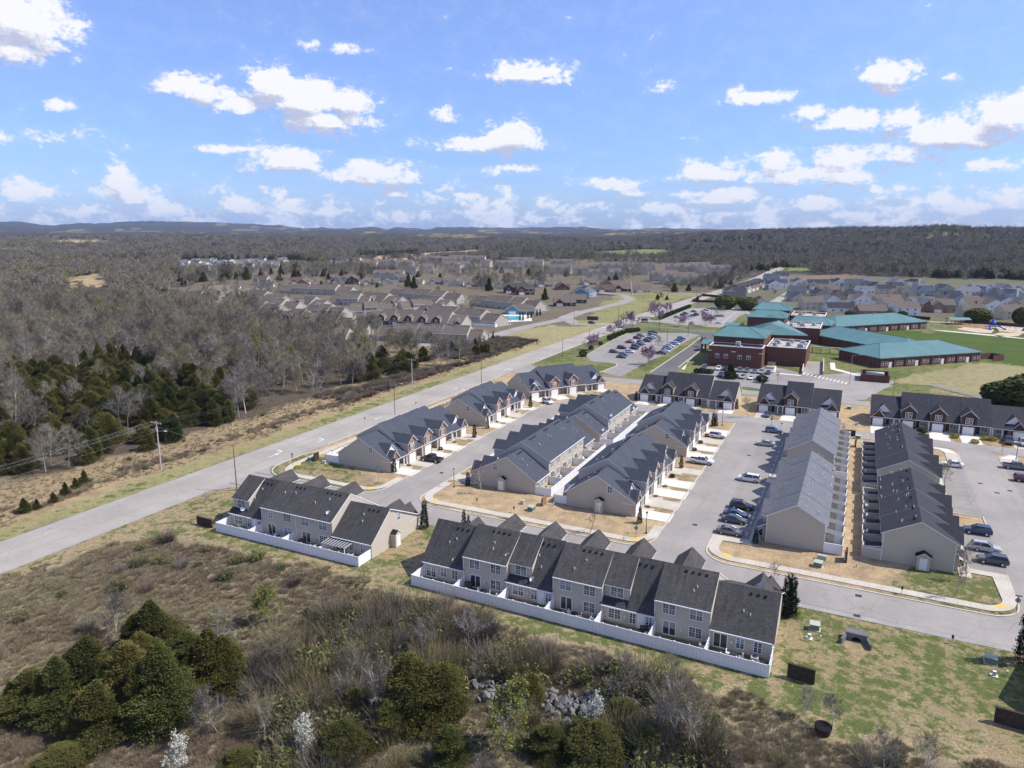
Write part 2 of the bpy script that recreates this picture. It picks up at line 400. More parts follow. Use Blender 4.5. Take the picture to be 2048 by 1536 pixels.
foliage('boxwood', [(.2,(.018,.026,.012)),(.6,(.035,.048,.02)),(.9,(.06,.07,.028))], 2)
foliage('gold_shrub', [(.2,(.20,.17,.02)),(.6,(.38,.32,.03)),(.9,(.5,.42,.06))], 2)
# ------------------------------------------------------------------ ground and terrain
def vnoise(x, y, seed=0, oct=4):
    """numpy value noise, about -1..1"""
    out = np.zeros_like(x, dtype=float); amp = 1.; tot = 0
    for o in range(oct):
        xi = np.floor(x).astype(np.int64); yi = np.floor(y).astype(np.int64); fx = x-xi; fy = y-yi
        fx = fx*fx*(3-2*fx); fy = fy*fy*(3-2*fy)
        def h(a, b):
            n = (a*374761393+b*668265263+(seed+o)*974634777) & 0x7fffffff
            n = ((n ^ (n >> 13))*1274126177) & 0x7fffffff
            return (n ^ (n >> 16) & 0xffff)/float(0x7fffffff)*2-1
        v = (h(xi, yi)*(1-fx)+h(xi+1, yi)*fx)*(1-fy)+(h(xi, yi+1)*(1-fx)+h(xi+1, yi+1)*fx)*fy
        out += v*amp; tot += amp; amp *= .5; x = x*2.03+11.3; y = y*2.03+5.7
    return out/tot*1.6
def sstep(a, b, x):
    t = np.clip((x-a)/(b-a), 0, 1); return t*t*(3-2*t)
RIDGE = [(-60,452),(0,445),(40,443),(70,449),(105,452),(140,449),(165,446),(190,449),(250,444),(300,443),(360,444),(430,446),(500,449),(560,452),(605,458),(640,456),
         (700,459),(740,454),(775,459),(800,455),(850,460),(885,455),(960,456),(1040,457),(1110,455),(1180,456),(1240,460),(1330,457),(1400,459),(1480,461),(1530,458),
         (1560,461),(1610,457),(1650,461),(1700,457),(1790,460),(1900,460),(2048,461),(2200,459)]
_raz = np.array([azel(x, y)[0] for x, y in RIDGE]); _rel = np.array([azel(x, y)[1] for x, y in RIDGE])
def terr(x, y):
    x = np.asarray(x, float); y = np.asarray(y, float)
    r = np.hypot(x, y); az = np.degrees(np.arctan2(x*math.cos(YAW)+y*math.sin(YAW), -x*math.sin(YAW)+y*math.cos(YAW)))
    h = 26*sstep(1500, 4500, r)
    h += sstep(900, 2200, r)*(9*vnoise(x/420, y/420, 3, 3))
    h += sstep(3500, 6000, r)*(16*vnoise(x/1300, y/1300, 9, 3))
    # wooded hill on the right
    h += 31*sstep(6, 22, az)*sstep(1300, 2700, r)*(1-.6*sstep(3600, 5200, r))
    h += 13*np.exp(-((az-30.5)/2.2)**2-((r-2500)/420.)**2)
    # far ridges
    base = np.interp(az, _raz, _rel, left=.45, right=.2)
    base = np.where(np.abs(az) > 42, .35+.12*vnoise(az/6, az*0+3, 5, 3), base)
    for rr, k, sd in ((11500, 1.0, 0), (8600, .55, 4)):
        top = CAMH+rr*np.tan(np.radians(np.maximum(base*k-(0 if k == 1 else .06), -.1)))+rr*.0006*vnoise(az*2.2, az*0, 20+sd, 3)
        h = np.maximum(h, h+(top-h)*np.exp(-((r-rr)/(rr*.09))**2))
    return h
TH1 = lambda x, y: float(terr(np.array([x]), np.array([y]))[0])
def inpoly(px, py, poly):
    c = np.zeros(px.shape, bool); n = len(poly)
    for i in range(n):
        x1, y1 = poly[i]; x2, y2 = poly[(i+1) % n]
        if y1 == y2: continue
        c ^= ((y1 > py) != (y2 > py)) & (px < (x2-x1)*(py-y1)/(y2-y1)+x1)
    return c
def PX(*pts): return [G(*p) for p in pts]
def ZB(*pts): return [G(1050+x/4.551, 600+y/4.551) for x, y in pts]     # survey window over the school car park
def ZS(*pts): return [G(1370+x/3.0206, 560+y/3.0206) for x, y in pts]   # survey window over the school
WOOD = PX((-300,1010),(0,955),(130,945),(230,925),(330,890),(420,860),(520,825),(640,790),(760,762),(860,738),(955,722),(880,716),(800,714),(720,708),(660,694),(600,684),(520,664),(400,640),(300,618),(200,600),(0,590),(-300,590))
TOWNL = PX((300,612),(345,575),(350,552),(362,522),(600,518),(640,530),(700,526),(760,520),(1100,520),(1330,525),(1440,545),(1500,560),(1400,600),(1240,640),(1180,655),(985,712),(960,690),(800,676),(640,660),(420,630))
TOWNR = PX((1400,612),(1480,560),(1545,548),(1720,552),(2048,560),(2300,580),(2300,690),(2048,662),(1950,650),(1700,650),(1480,640))
SCHOOL = PX((985,745),(1080,697),(1240,636),(1400,606),(1500,640),(1700,650),(1950,645),(2048,655),(2300,690),(2300,850),(2048,835),(1720,806),(1210,757))
ESTATE = [(-122,113),(-122,250),(120,250),(120,107),(-40,107)]
BARE1 = PX((1545,556),(1700,548),(1730,552),(1560,572))
ROADCOR = [(-137,-100),(-137,700),(-128,1050),(-90,1050),(-100,640),(-119,470),(-119,-100)]
FIELDS = [(PX((85,497),(120,493),(210,493),(235,498),(160,502)), (.42,.34,.22), .0), (PX((130,560),(200,545),(230,600),(140,640)), (.36,.29,.17), .1),
          (PX((690,512),(960,505),(960,514),(690,520)), (.46,.34,.22), .1), (PX((1160,510),(1330,506),(1345,516),(1240,520)), (.20,.24,.09), .6),
          (PX((1150,498),(1250,494),(1260,500),(1160,503)), (.50,.37,.28), 0), (PX((1530,537),(1620,533),(1640,540),(1545,546)), (.18,.20,.07), .5),
          (PX((0,508),(60,506),(70,512),(0,516)), (.36,.30,.18), .2)]
LAWN_FIELD = PX((985,712),(960,695),(988,668),(1090,650),(1180,655),(1225,650),(1080,705),(1000,740))
LAWN_TRI = PX((1155,655),(1225,590),(1290,585),(1400,590),(1290,622),(1190,655))
COVER = [ # polygon, base colour, share of green
 ('wood', WOOD, (.095,.078,.058), .05), ('townl', TOWNL, (.15,.13,.093), .3), ('townr', TOWNR, (.14,.135,.088), .4), ('bare', BARE1, (.20,.15,.11), .05),
 ('school', SCHOOL, (.225,.225,.10), .72),
 ('estate', ESTATE, (.38,.295,.18), .30), ('verge', [(-165,-60),(-165,330),(-137,330),(-137,-60)], (.29,.225,.135), .15),
 ('vergeg', [(-142,-60),(-142,400),(-136,400),(-136,-60)], (.29,.27,.13), .62), 
 ('belt', PX((0,1165),(170,1110),(330,1075),(420,1095),(560,1130),(700,1160),(790,1195),(900,1215),(1010,1250),(1150,1290),(1300,1345),(1440,1390),(1540,1420),(1650,1470),(1800,1500),(2048,1560),(2300,1700),(2400,1400),(2100,1100),(1600,1200),(850,1000),(600,900),(400,985),(0,1138)), (.34,.27,.165), .70),
 ('corner', PX((1590,1225),(1700,1250),(2048,1310),(2200,1400),(2200,1560),(1900,1490),(1700,1450),(1600,1400),(1560,1330)), (.315,.26,.15), .76),
 ('lawnfield', LAWN_FIELD, (.30,.27,.14), .45), ('lawntri', LAWN_TRI, (.27,.255,.12), .6),
 ('sgreen', PX((1640,640),(1870,668),(2048,650),(2300,680),(2300,760),(2048,745),(1960,712),(1870,700)), (.125,.185,.05), .98),
 ('sdry', PX((1760,760),(1960,722),(2300,765),(2300,850),(1960,800),(1790,765)), (.28,.255,.135), .45),
]+[('f', p, c, g) for p, c, g in FIELDS]
def build_ground():
    a_f = np.arange(-48, 48.01, .26); a_b = np.arange(52, 308.1, 4.)
    ang = np.concatenate([a_f, a_b]); na = len(ang)
    rad = [4.]
    while rad[-1] < 20000: rad.append(rad[-1]*(1.10 if rad[-1] < 40 else 1.0185 if rad[-1] < 500 else 1.021 if rad[-1] < 4000 else 1.03))
    rad = np.array(rad); nr = len(rad)
    A, Rr = np.meshgrid(np.radians(ang), rad)            # rows: rings
    xc = Rr*np.sin(A); yc = Rr*np.cos(A)
    X = xc*math.cos(YAW)-yc*math.sin(YAW); Y = xc*math.sin(YAW)+yc*math.cos(YAW)
    Z = terr(X, Y)
    col = np.zeros((nr, na, 4)); col[:] = (.21,.178,.115,.28)
    far = sstep(520, 700, Rr)
    wx = 5*vnoise(X/14, Y/14, 1, 4)*np.clip(Rr/120, .3, 6); wy = 5*vnoise(X/14, Y/14, 2, 4)*np.clip(Rr/120, .3, 6)
    forest = np.array((.062,.056,.044,.04))
    col = col*(1-far[..., None])+forest*far[..., None]
    Z2 = Z.copy()
    clear = np.zeros(X.shape, bool)
    for nme, poly, c, g in COVER:
        k = 1. if nme in ('f', 'wood', 'townl', 'townr', 'school') else .45
        if nme in ('estate', 'vergeg', 'rbelt'): k = .12
        m = inpoly(X+wx*k, Y+wy*k, poly); col[m] = (*c, g)
        if nme != 'wood': clear |= m
    fr = ~clear & (Rr > 2900)
    Z2 += np.where(fr, 9+3.5*vnoise(X/16, Y/16, 31, 2)+2.*np.random.default_rng(3).standard_normal(X.shape), 0)*sstep(2900, 3100, Rr)
    # dark evergreen patches in the far wood
    ev = vnoise(X/160, Y/160, 44, 4)
    mm = (~clear) & (Rr > 800) & (ev > .42); col[mm] = (.05,.06,.035,0)
    mm = (~clear) & (Rr > 800) & (vnoise(X/240, Y/240, 47, 4) > .62); col[mm] = (.20,.18,.08,0)
    v = np.stack([X, Y, Z2], -1).reshape(-1, 3)
    idx = np.arange(nr*na).reshape(nr, na)
    a = idx[:-1, :]; b = np.roll(idx, -1, 1)[:-1, :]; c = np.roll(idx, -1, 1)[1:, :]; d = idx[1:, :]
    f = np.stack([a, d, c, b], -1).reshape(-1, 4)
    me = bpy.data.meshes.new('ground'); n = len(v)+1
    cen = len(v); v = np.vstack([v, [[0, 0, 0]]])
    me.vertices.add(n); me.vertices.foreach_set('co', v.ravel())
    tri = np.stack([np.full(na, cen), idx[0], np.roll(idx[0], -1)], -1)
    me.loops.add(f.size+tri.size); me.loops.foreach_set('vertex_index', np.concatenate([f.ravel(), tri.ravel()]).astype(np.int32))
    me.polygons.add(len(f)+na)
    me.polygons.foreach_set('loop_start', np.concatenate([np.arange(0, f.size, 4), f.size+np.arange(0, tri.size, 3)]).astype(np.int32))
    me.update(calc_edges=True); me.validate()
    at = me.color_attributes.new('cover', 'FLOAT_COLOR', 'POINT')
    cc = np.vstack([col.reshape(-1, 4), [[.185,.145,.105,.1]]]); at.data.foreach_set('color', cc.astype(np.float32).ravel())
    m = bpy.data.materials.new('ground_cover'); m.use_nodes = True; q = NT(m.node_tree); bs = q.n['Principled BSDF']
    at = q.new('ShaderNodeVertexColor', layer_name='cover'); p = wp(q)
    n1 = q.noise(p, .045, 5, .62); n2 = q.noise(p, .35, 5, .7); n3 = q.noise(p, 3.2, 4, .65); n4 = q.noise(p, .012, 4, .6)
    c = at.outputs['Color']
    c = q.mix(1, c, q.ramp(n2, [(.25, (.62,.60,.58)), (.5, (1,1,1)), (.75, (1.38,1.34,1.25))]), 'MULTIPLY')
    c = q.mix(1, c, q.ramp(n3, [(.25, (.55,.55,.52)), (.5, (1,1,1)), (.75, (1.45,1.42,1.35))]), 'MULTIPLY')
    c = q.mix(1, c, q.ramp(n1, [(.3, (.86,.82,.80)), (.7, (1.14,1.12,1.08))]), 'MULTIPLY')
    n5 = q.noise(p, .9, 4, .7); gm = q.math('ADD', q.math('MULTIPLY', n1, .34), q.math('ADD', q.math('MULTIPLY', n2, .40), q.math('MULTIPLY', n5, .26)))
    gm = q.math('ADD', gm, q.math('MULTIPLY_ADD', at.outputs['Alpha'], .32, -.16))
    gf = q.maprange(gm, .53, .60, 0, 1)
    gf = q.math('MULTIPLY', gf, q.math('MINIMUM', q.math('MULTIPLY', at.outputs['Alpha'], 4), 1))
    gcol = q.ramp(n3, [(.25, (.024,.046,.007)), (.5, (.05,.088,.014)), (.8, (.10,.14,.03))])
    gcol = q.mix(q.maprange(n1, .35, .65, 0, .3), gcol, (.13,.145,.05,1))
    c = q.mix(q.math('MULTIPLY', gf, .88), c, gcol)
    q.l.new(c, bs.inputs['Base Color']); bs.inputs['Roughness'].default_value = .97; bs.inputs['Specular IOR Level'].default_value = .1
    bn = q.new('ShaderNodeBump'); bn.inputs['Distance'].default_value = .25; bn.inputs['Strength'].default_value = .5
    q.l.new(n3, bn.inputs['Height']); q.l.new(bn.outputs[0], bs.inputs['Normal'])
    me.materials.append(m)
    tag(inst('ground', me), kind='structure')
build_ground()
def sheet(name, polys, z, m, parent=None):
    mb = MB()
    for p in polys:
        if sum(p[i][0]*p[(i+1) % len(p)][1]-p[(i+1) % len(p)][0]*p[i][1] for i in range(len(p))) < 0: p = p[::-1]
        mb.face([(x, y, z) for x, y in p], m)
    o = mb.build(name, parent); 
    if not parent: o['kind'] = 'structure'
    return o
def ribbon_pts(pts, w):
    L, Rt = [], []
    for i, p in enumerate(pts):
        a = Vector(pts[max(i-1, 0)]); b = Vector(pts[min(i+1, len(pts)-1)]); d = (b-a).normalized(); n = Vector((-d.y, d.x))
        L.append((p[0]+n.x*w/2, p[1]+n.y*w/2)); Rt.append((p[0]-n.x*w/2, p[1]-n.y*w/2))
    return L, Rt
def ribbon(mb, pts, w, z0, z1, m, side=None, terrain=False):
    L, Rt = ribbon_pts(pts, w)
    for i in range(len(pts)-1):
        q = [Rt[i], Rt[i+1], L[i+1], L[i]]
        za = [TH1(*p) if terrain else 0 for p in q]
        mb.face([(x, y, z1+t) for (x, y), t in zip(q, za)], m)
        if z1-z0 > .05:
            for j in ((0, 1), (2, 3)):
                a, b = q[j[0]], q[j[1]]; mb.face([(*a, z0), (*b, z0), (*b, z1), (*a, z1)], side or m)
    if z1-z0 > .05:
        for i in (0, -1): mb.face([(*L[i], z0), (*Rt[i], z0), (*Rt[i], z1), (*L[i], z1)], side or m)
def arc(cx, cy, r, a0, a1, n=8):
    return [(cx+r*math.cos(R(a0+(a1-a0)*i/n)), cy+r*math.sin(R(a0+(a1-a0)*i/n))) for i in range(n+1)]
# main road, corner flares and side streets
MR = [(-129,-160),(-129,0),(-128.9,150),(-128.6,300),(-127.5,400),(-125.5,500),(-120.5,600),(-115.5,700),(-111.5,780),(-110,900),(-112,1030),(-114,1300)]
def dense(pts, step):
    out = []
    for a, b in zip(pts, pts[1:]):
        n = max(1, int(math.hypot(b[0]-a[0], b[1]-a[1])/step))
        out += [(a[0]+(b[0]-a[0])*i/n, a[1]+(b[1]-a[1])*i/n) for i in range(n)]
    return out+[pts[-1]]
mb = MB(); ribbon(mb, dense(MR, 40), 13.2, 0, .030, 'asph_light', terrain=True); tag(mb.build('main_road'), kind='structure')
sheet('cross_street', [arc(-122.6,124.3,7.,180,270,6)[0:0]+[(-122.5,107.3),(-122.5,115.3)]+[(-116,115.6),(-90,115.3),(26,115.3),(120,115.3),(120,107.0),(-30,107.3)],
      arc(-129.5+13.2/2+7.5,122.9,7.5,180,270,8)[::1]+[(-122.6,115.1)], [(-122.6,107.5),(-114,107.5)]+arc(-114.6,99.5,8,90,180,8)], .034, 'asph')
sheet('west_street', [[(-89,115.2),(-89,200),(-88,206),(-85,212),(-80,217),(-74,219.6),(-66,220.5),(-66,209.6),(-72,208.6),(-77,205.5),(-79.4,200),(-79.8,115.2)],
      arc(-94,120.3,5.,0,-90,6)+[(-88.9,115.2)], arc(-74.8,120.3,5,180,270,6)+[(-79.9,115.2)]], .038, 'asph')
sheet('top_street', [[(-66,220.5),(-30,219.5),(6,214.8),(120,214.8),(120,207.8),(34,207.8),(-4,207.4),(-20,209),(-29,209.6),(-66,209.6)]], .042, 'asph')
sheet('middle_street', [[(-29.2,115.2),(-29.2,210),(-14.0,210),(-14.0,204.5),(-20.4,204),(-20.4,204),(-20.4,115.2)], arc(-34.2,120.3,5,0,-90,6)+[(-29.3,115.2)], arc(-15.4,120.3,5,180,270,6)+[(-20.3,115.2)]], .038, 'asph')
sheet('middle_parking_bays', [[(-20.4,126.8),(-14.0,126.8),(-14.0,160.0),(-20.4,160.0)], [(-20.4,163.2),(-14.0,163.2),(-14.0,204.0),(-20.4,204.0)]], .034, 'asph_lot')
sheet('east_street', [[(25.9,115.2),(25.9,208),(34.6,208),(34.6,115.2)], arc(20.9,120.3,5,0,-90,6)+[(25.8,115.2)], arc(39.6,120.3,5,180,270,6)+[(34.7,115.2)]], .038, 'asph')
sheet('east_parking_bays', [[(20.6,131.5),(25.9,131.5),(25.9,151.6),(20.6,151.6)], [(20.6,158.2),(25.9,158.2),(25.9,192.8),(20.6,192.8)], [(34.6,128),(40,128),(40,198),(34.6,198)]], .034, 'asph_lot')
# school drives and car parks
sheet('school_road', [[(-122.5,250.8),(-122.5,268),(-116,263),(-108,258.6),(-95,256.6),(130,256),(130,249.2),(-96,249.4),(-106,249),(-116,244)]], .034, 'asph')
sheet('school_drive', [ZB((1130,720),(1150,655),(1480,425),(1600,345),(1590,312),(1480,292),(1250,262),(1000,232),(830,262),(905,222),(985,218),(1250,245),(1500,268),(1760,300),(1840,330),(1640,420),(1390,620),(1390,722))], .038, 'asph_dark')
sheet('west_car_park', [ZB((560,512),(600,560),(820,580),(832,598),(690,655),(860,700),(905,682),(1135,555),(1290,495),(1470,375),(1590,318),(1480,300),(1290,300),(1180,300),(950,302),(760,395)),], .042, 'asph_lot')
sheet('north_car_park', [ZB((1240,180),(1430,88),(1530,78),(1650,75),(1750,78),(1900,82),(2010,80),(2040,110),(1950,150),(1860,228),(1770,252),(1600,242),(1400,226),(1190,200),(960,196),(980,178))], .042, 'asph')
sheet('small_car_park', [PX((1395,738),(1440,730),(1560,736),(1625,752),(1720,765),(1790,772),(1725,790),(1640,800),(1500,775),(1400,768))], .038, 'asph_lot')
sheet('service_drive', [PX((1604,748),(1610,722),(1645,724),(1645,750)), PX((1640,750),(1720,745),(1790,765),(1730,800),(1680,800),(1600,780))], .046, 'asph')
for i, p in enumerate([ZB((690,525),(800,520),(905,545),(870,552),(700,535)), ZB((905,680),(1135,570),(1290,505),(1480,395),(1595,325),(1480,440),(1140,660),(1060,690)),
          ZB((1425,310),(1500,305),(1590,318),(1510,358),(1430,330)), ZB((1190,290),(1290,285),(1310,300),(1250,315),(1150,300)),
          ZB((1590,222),(1730,205),(1760,225),(1700,238)), ZB((1740,200),(1900,100),(1925,100),(1780,215)), ZB((1450,82),(1700,78),(1690,88),(1480,95)),
          ZB((1255,200),(1700,228),(1790,258),(1500,262),(1270,240),(1010,222),(985,205))]):
    sheet('parking_island_lawn', [p], .062, 'islandgrass') if 'islandgrass' in MAT else None
# streets on the far side and in the estates
mb = MB(); ribbon(mb, dense([G(850,750) and G(1080,700)][:0]+[(-196,288),(-186,300),(-172,318)]+PX((1010,665),(1060,652),(1120,640),(1160,625),(1240,607),(1262,598),(1245,590),(1200,585)), 15), 9, 0, .03, 'asph'); tag(mb.build('estate_road'), kind='structure')
mb = MB(); ribbon(mb, dense(PX((1165,622),(1130,635),(1150,648),(1220,648)), 12), 9, 0, .034, 'asph'); tag(mb.build('estate_entrance_road'), kind='structure')
mb = MB(); ribbon(mb, dense(PX((1510,628),(1560,598),(1580,585),(1660,582),(1800,590),(2100,600)), 30), 8, 0, .03, 'asph_light'); ribbon(mb, dense(PX((1440,610),(1560,645),(1640,642),(1780,640),(1900,645),(2100,668)), 20), 3, 0, .034, 'conc'); tag(mb.build('estate_lane'), kind='structure')
mb = MB(); ribbon(mb, dense(PX((1320,585),(1400,588),(1440,592),(1480,592)), 30), 7, 0, .026, 'asph'); tag(mb.build('side_road'), kind='structure')
# painted lines
mb = MB(); S = dense(MR, 25)
for off in (-1.9, -1.6, 1.6, 1.9): ribbon(mb, [(x+off, y) for x, y in S], .12, 0, .036, 'paint_yellow', terrain=True)
tag(mb.build('centre_lane_lines'), kind='structure')
def arrow(name, x, y, rz, turn):
    mb = MB()
    if not turn: mb.face([(-.12,-1.6,0),(.12,-1.6,0),(.12,.5,0),(-.12,.5,0)], 'paint_white'); mb.face([(-.55,.5,0),(.55,.5,0),(0,1.7,0)], 'paint_white')
    else:
        mb.face([(.5,-1.6,0),(.8,-1.6,0),(.8,.5,0),(.5,.3,0)], 'paint_white'); mb.face([(.5,.3,0),(.8,.5,0),(.5,.95,0),(-.4,1.0,0),(-.4,.7,0)], 'paint_white'); mb.face([(-.4,.3,0),(-.4,1.5,0),(-1.3,.85,0)], 'paint_white')
    o = mb.build(name, None, (x, y, .045), rz); o['kind'] = 'structure'; o.scale = (1.05, 1.15, 1)
for px, py, rz, t in ((548,911,0,0),(556,904,0,1),(757,836,180,0),(910,777,0,0),(925,779,0,1),(1012,739,180,0),(1020,738,180,1),(640,880,0,1)):
    x, y = G(px, py); arrow('turn_arrow' if t else 'straight_arrow', x, y, R(rz), t)
mb = MB()
for i in range(9):
    x = -133.5+i*1.45; mb.face([(x,391,.045),(x+.8,391,.045),(x+.8,394,.045),(x,394,.045)], 'paint_white')
for i in range(9):
    y = 296+i*6.5; mb.face([(-121.9,y,.045),(-121.9,y+.35,.045),(-124.6,y-2.2,.045),(-124.6,y-2.6,.045)], 'paint_white')
for i in range(12):
    a = G(1606+i*7.6, 748+i*1.75); b = G(1611+i*7.6, 746.5+i*1.75); mb.face([(a[0],a[1]-1.6,.06),(b[0],b[1]-1.6,.06),(b[0],b[1]+1.2,.06),(a[0],a[1]+1.2,.06)], 'paint_white')
for y in [127+2.75*i for i in range(28)]:
    if y < 161 or y > 163: mb.face([(-20.3,y,.045),(-20.3,y+.1,.045),(-14.2,y+.1,.045),(-14.2,y,.045)], 'paint_worn')
for y in [131.6+2.85*i for i in range(22)]:
    if y < 151 or y > 158: mb.face([(20.7,y,.045),(20.7,y+.12,.045),(25.8,y+.12,.045),(25.8,y,.045)], 'paint_worn')
for y in [128.2+2.85*i for i in range(25)]: mb.face([(34.8,y,.045),(34.8,y+.1,.045),(39.9,y+.1,.045),(39.9,y,.045)], 'paint_worn')
for i in range(26):
    y = 284+i*3.6
    if i < 22: mb.face([(-98,y+6,.05),(-98,y+6.12,.05),(-87,y+6.12,.05),(-87,y+6,.05)], 'paint_worn')
tag(mb.build('road_markings'), kind='structure')
# pavements and kerbs
def slabs(name, rects, z=.11, m='conc', lab=None):
    """a pavement built slab by slab with open joints"""
    for (x0, y0, x1, y1) in rects:
        root = None
        alongx = abs(x1-x0) > abs(y1-y0); Ln = (x1-x0) if alongx else (y1-y0); n = max(1, int(round(Ln/1.75)))
        b = MB(); b.box(x0+.06, y0+.06, 0, x1-.06, y1-.06, z-.03, 'conc_grey'); root = b.build(name); root['kind'] = 'structure'
        st = Ln/n; sm = MB(); (sm.box(.012, 0, 0, st-.012, y1-y0, z, m) if alongx else sm.box(0, .012, 0, x1-x0, st-.012, z, m)); me = sm.mesh('slab')
        for i in range(n): inst('slab', me, root, (x0+i*st, y0, 0) if alongx else (x0, y0+i*st, 0))
slabs('pavement', [(-70,116.9,-34.4,118.7),(-111,116.9,-94,118.7),(-15,116.9,21,118.7),(-119.8,131,-118.2,228)])
slabs('pavement', [(-14,127,-12.2,160.2),(-14,163.2,-12.2,203),(18.8,127.5,20.6,196)], .13, 'conc')
slabs('pavement', [(-15,160.4,-13.2,163.1)], .13, 'conc_new')
sheet('corner_pavement', [[(-94,118.7),(-94,116.9)]+arc(-94,121.5,4.6,-90,0,6)+[(-89.3,127),(-91,127)]+arc(-94,121.7,3.0,0,-90,6),
      [(-111,118.7),(-111,116.9)]+arc(-112,124.5,7.6,270,180,8)+[(-119.7,131),(-118,131)]+arc(-112,124.5,5.9,180,270,8),
      [(-79.5,129),(-79.5,124)]+arc(-74.6,121.6,4.8,180,270,7)+[(-70,116.9),(-70,118.7)]+arc(-74.6,121.6,3,270,180,7)+[(-77.7,129)],
      [(-34.4,118.7),(-34.4,116.9)]+arc(-34.2,121.6,4.8,-90,0,6)+[(-29.4,126),(-31.2,126)]+arc(-34.2,121.6,3,0,-90,6),
      [(-20.2,126.6),(-20.2,122)]+arc(-15.2,121.8,5,180,270,7)+[(-15,116.9),(-15,118.7)]+arc(-15.2,121.8,3.2,270,180,7)+[(-18.2,124.6),(-14,124.8),(-12.2,124.8),(-12.2,127),(-14,126.7)],
      [(21,118.7),(21,116.9)]+arc(20.8,121.6,4.8,-90,0,6)+[(25.6,131.3),(20.6,131.3),(18.8,131.3),(18.8,129.6),(23.6,129.6)]+arc(20.8,121.6,3,0,-90,6),
      [(25.7,193.0),(25.7,203),(24,206.8),(19,207.3),(19,206),(22,205.4),(23,203),(23,193)], [(34.8,198.2),(34.8,204),(37.5,207.4),(39,207.4),(38.6,204),(38.4,198.2)]], .12, 'conc')
sheet('kerb_ramp', [[(22,205.2),(23,203.2),(25.7,203.2),(24,206.8),(19.5,207.3),(19.5,205.9)],[(35,203.2),(38.5,203.2),(38.8,207.4),(37.3,207.4)]], .126, 'conc_new')
sheet('tactile_paving', [[(-92.4,117.2),(-90.9,118.2),(-91.6,119.2),(-93,118.3)],[(-76.6,118.4),(-75.1,117.4),(-74.4,118.5),(-75.9,119.5)],[(-33,117.3),(-31.2,118.4),(-31.9,119.4),(-33.6,118.5)],[(-17.6,118.6),(-16.1,117.6),(-15.4,118.8),(-16.9,119.7)],[(23.2,118.2),(24.4,119.4),(23.6,120.2),(22.4,119)],[(-119,124.4),(-117.6,122.8),(-116.6,123.6),(-118,125.2)]], .128, 'tactile')
mb = MB()
for pts in ([(-119.7,140),(-122.2,130),*arc(-114.9,122.8,7.2,180,270,6),(-94,115.5),*arc(-94,120.3,4.8,-90,0,6),(-89.1,200),(-88.2,206),(-85.2,212.2),(-80.2,217.2),(-74,219.9)],
            [(-79.6,205),(-79.6,124),*arc(-74.8,120.3,4.8,180,270,6),(-34.2,115.5),*arc(-34.2,120.3,4.8,-90,0,6),(-29.3,209)],
            [(-20.2,126.6),(-20.3,122),*arc(-15.4,120.3,4.8,180,270,6),(20.9,115.5),*arc(20.9,120.3,4.8,-90,0,6),(25.8,131.3)],
            [(34.7,128),(34.7,122),*arc(39.6,120.3,4.8,180,270,6),(120,115.5)], [(25.8,151.7),(25.8,158.1),(20.6,158.1)], [(25.9,193),(25.9,203),(24.2,207)], [(-20.4,160.1),(-20.4,163.1)], [(34.6,198.2),(34.8,204),(37,207.6),(60,207.7)],
            [(-71,209.5),(-30,209.5)],[(-13.8,207.3),(20,207.6)],[(-122.3,140),(-122.3,242)],[(-122.3,270),(-122.2,386)],
            [(-65,256.2),(-66,249)][:0] or [(-60,220.6),(-64,220.7)]):
    ribbon(mb, dense(pts, 12), .32, 0, .13, 'conc')
for z in (ZB((560,505),(760,388),(950,297),(1180,290)), ZB((1140,660),(1480,432),(1600,340)), ZB((970,228),(1250,250),(1500,275),(1760,308)), ZB((680,660),(836,600),(826,576),(600,553)), ZB((1640,425),(1395,615)),
          ZB((1240,172),(1430,82),(1530,72),(1900,84)), ZB((1780,225),(1925,105)), ZB((145,555),(560,505))[:0] or ZB((1180,200),(1600,236),(1770,250))):
    ribbon(mb, dense(z, 12), .45, 0, .14, 'conc')
tag(mb.build('kerb'), kind='structure')
# broad concrete gutter on the south side of the cross street
mb = MB(); ribbon(mb, dense([(-5,106.5),(60,106.5)], 10), 1.3, 0, .046, 'conc_grey'); tag(mb.build('gutter'), kind='structure')
sheet('school_path', [ZB((1420,632),(1620,428),(1640,422),(1480,560),(1455,632)), ZS((520,490),(555,500),(548,560),(700,575),(700,580),(545,566)), ZS((875,500),(905,500),(910,535),(1060,575),(1055,583),(880,540)), ZS((640,300),(1040,310),(1040,316),(640,306))[:0] or ZS((1480,300),(1560,305),(1850,330),(2048,352),(2048,356),(1560,310))], .05, 'conc_new')
sheet('playground_surface', [ZS((1640,255),(1850,262),(1860,300),(1700,290),(1600,270)), ], .045, 'woodchip')
sheet('sand_pit', [ZS((1690,285),(1870,300),(1850,322),(1760,318),(1640,296)), ZS((1850,330),(1900,318),(2048,322),(2010,340),(1900,342)), ZS((1860,262),(2100,270),(2100,330),(1900,310))], .05, 'sandy')
sheet('dirt_patch', [PX((140,1010),(190,985),(215,980),(160,1000)), PX((40,985),(100,975),(60,990)), PX((250,958),(310,942),(300,952))], .03, 'clay') if False else None
mat('islandgrass', (.16,.175,.06), .97, .1, fn=vary(.5, .25, 5, False, (1.3, .7, (.30,.26,.14))))
mat('rowgrass', (.30,.23,.13), .97, .1, fn=vary(.6, .25, 5, False, (.9, .5, (.14,.14,.05))))
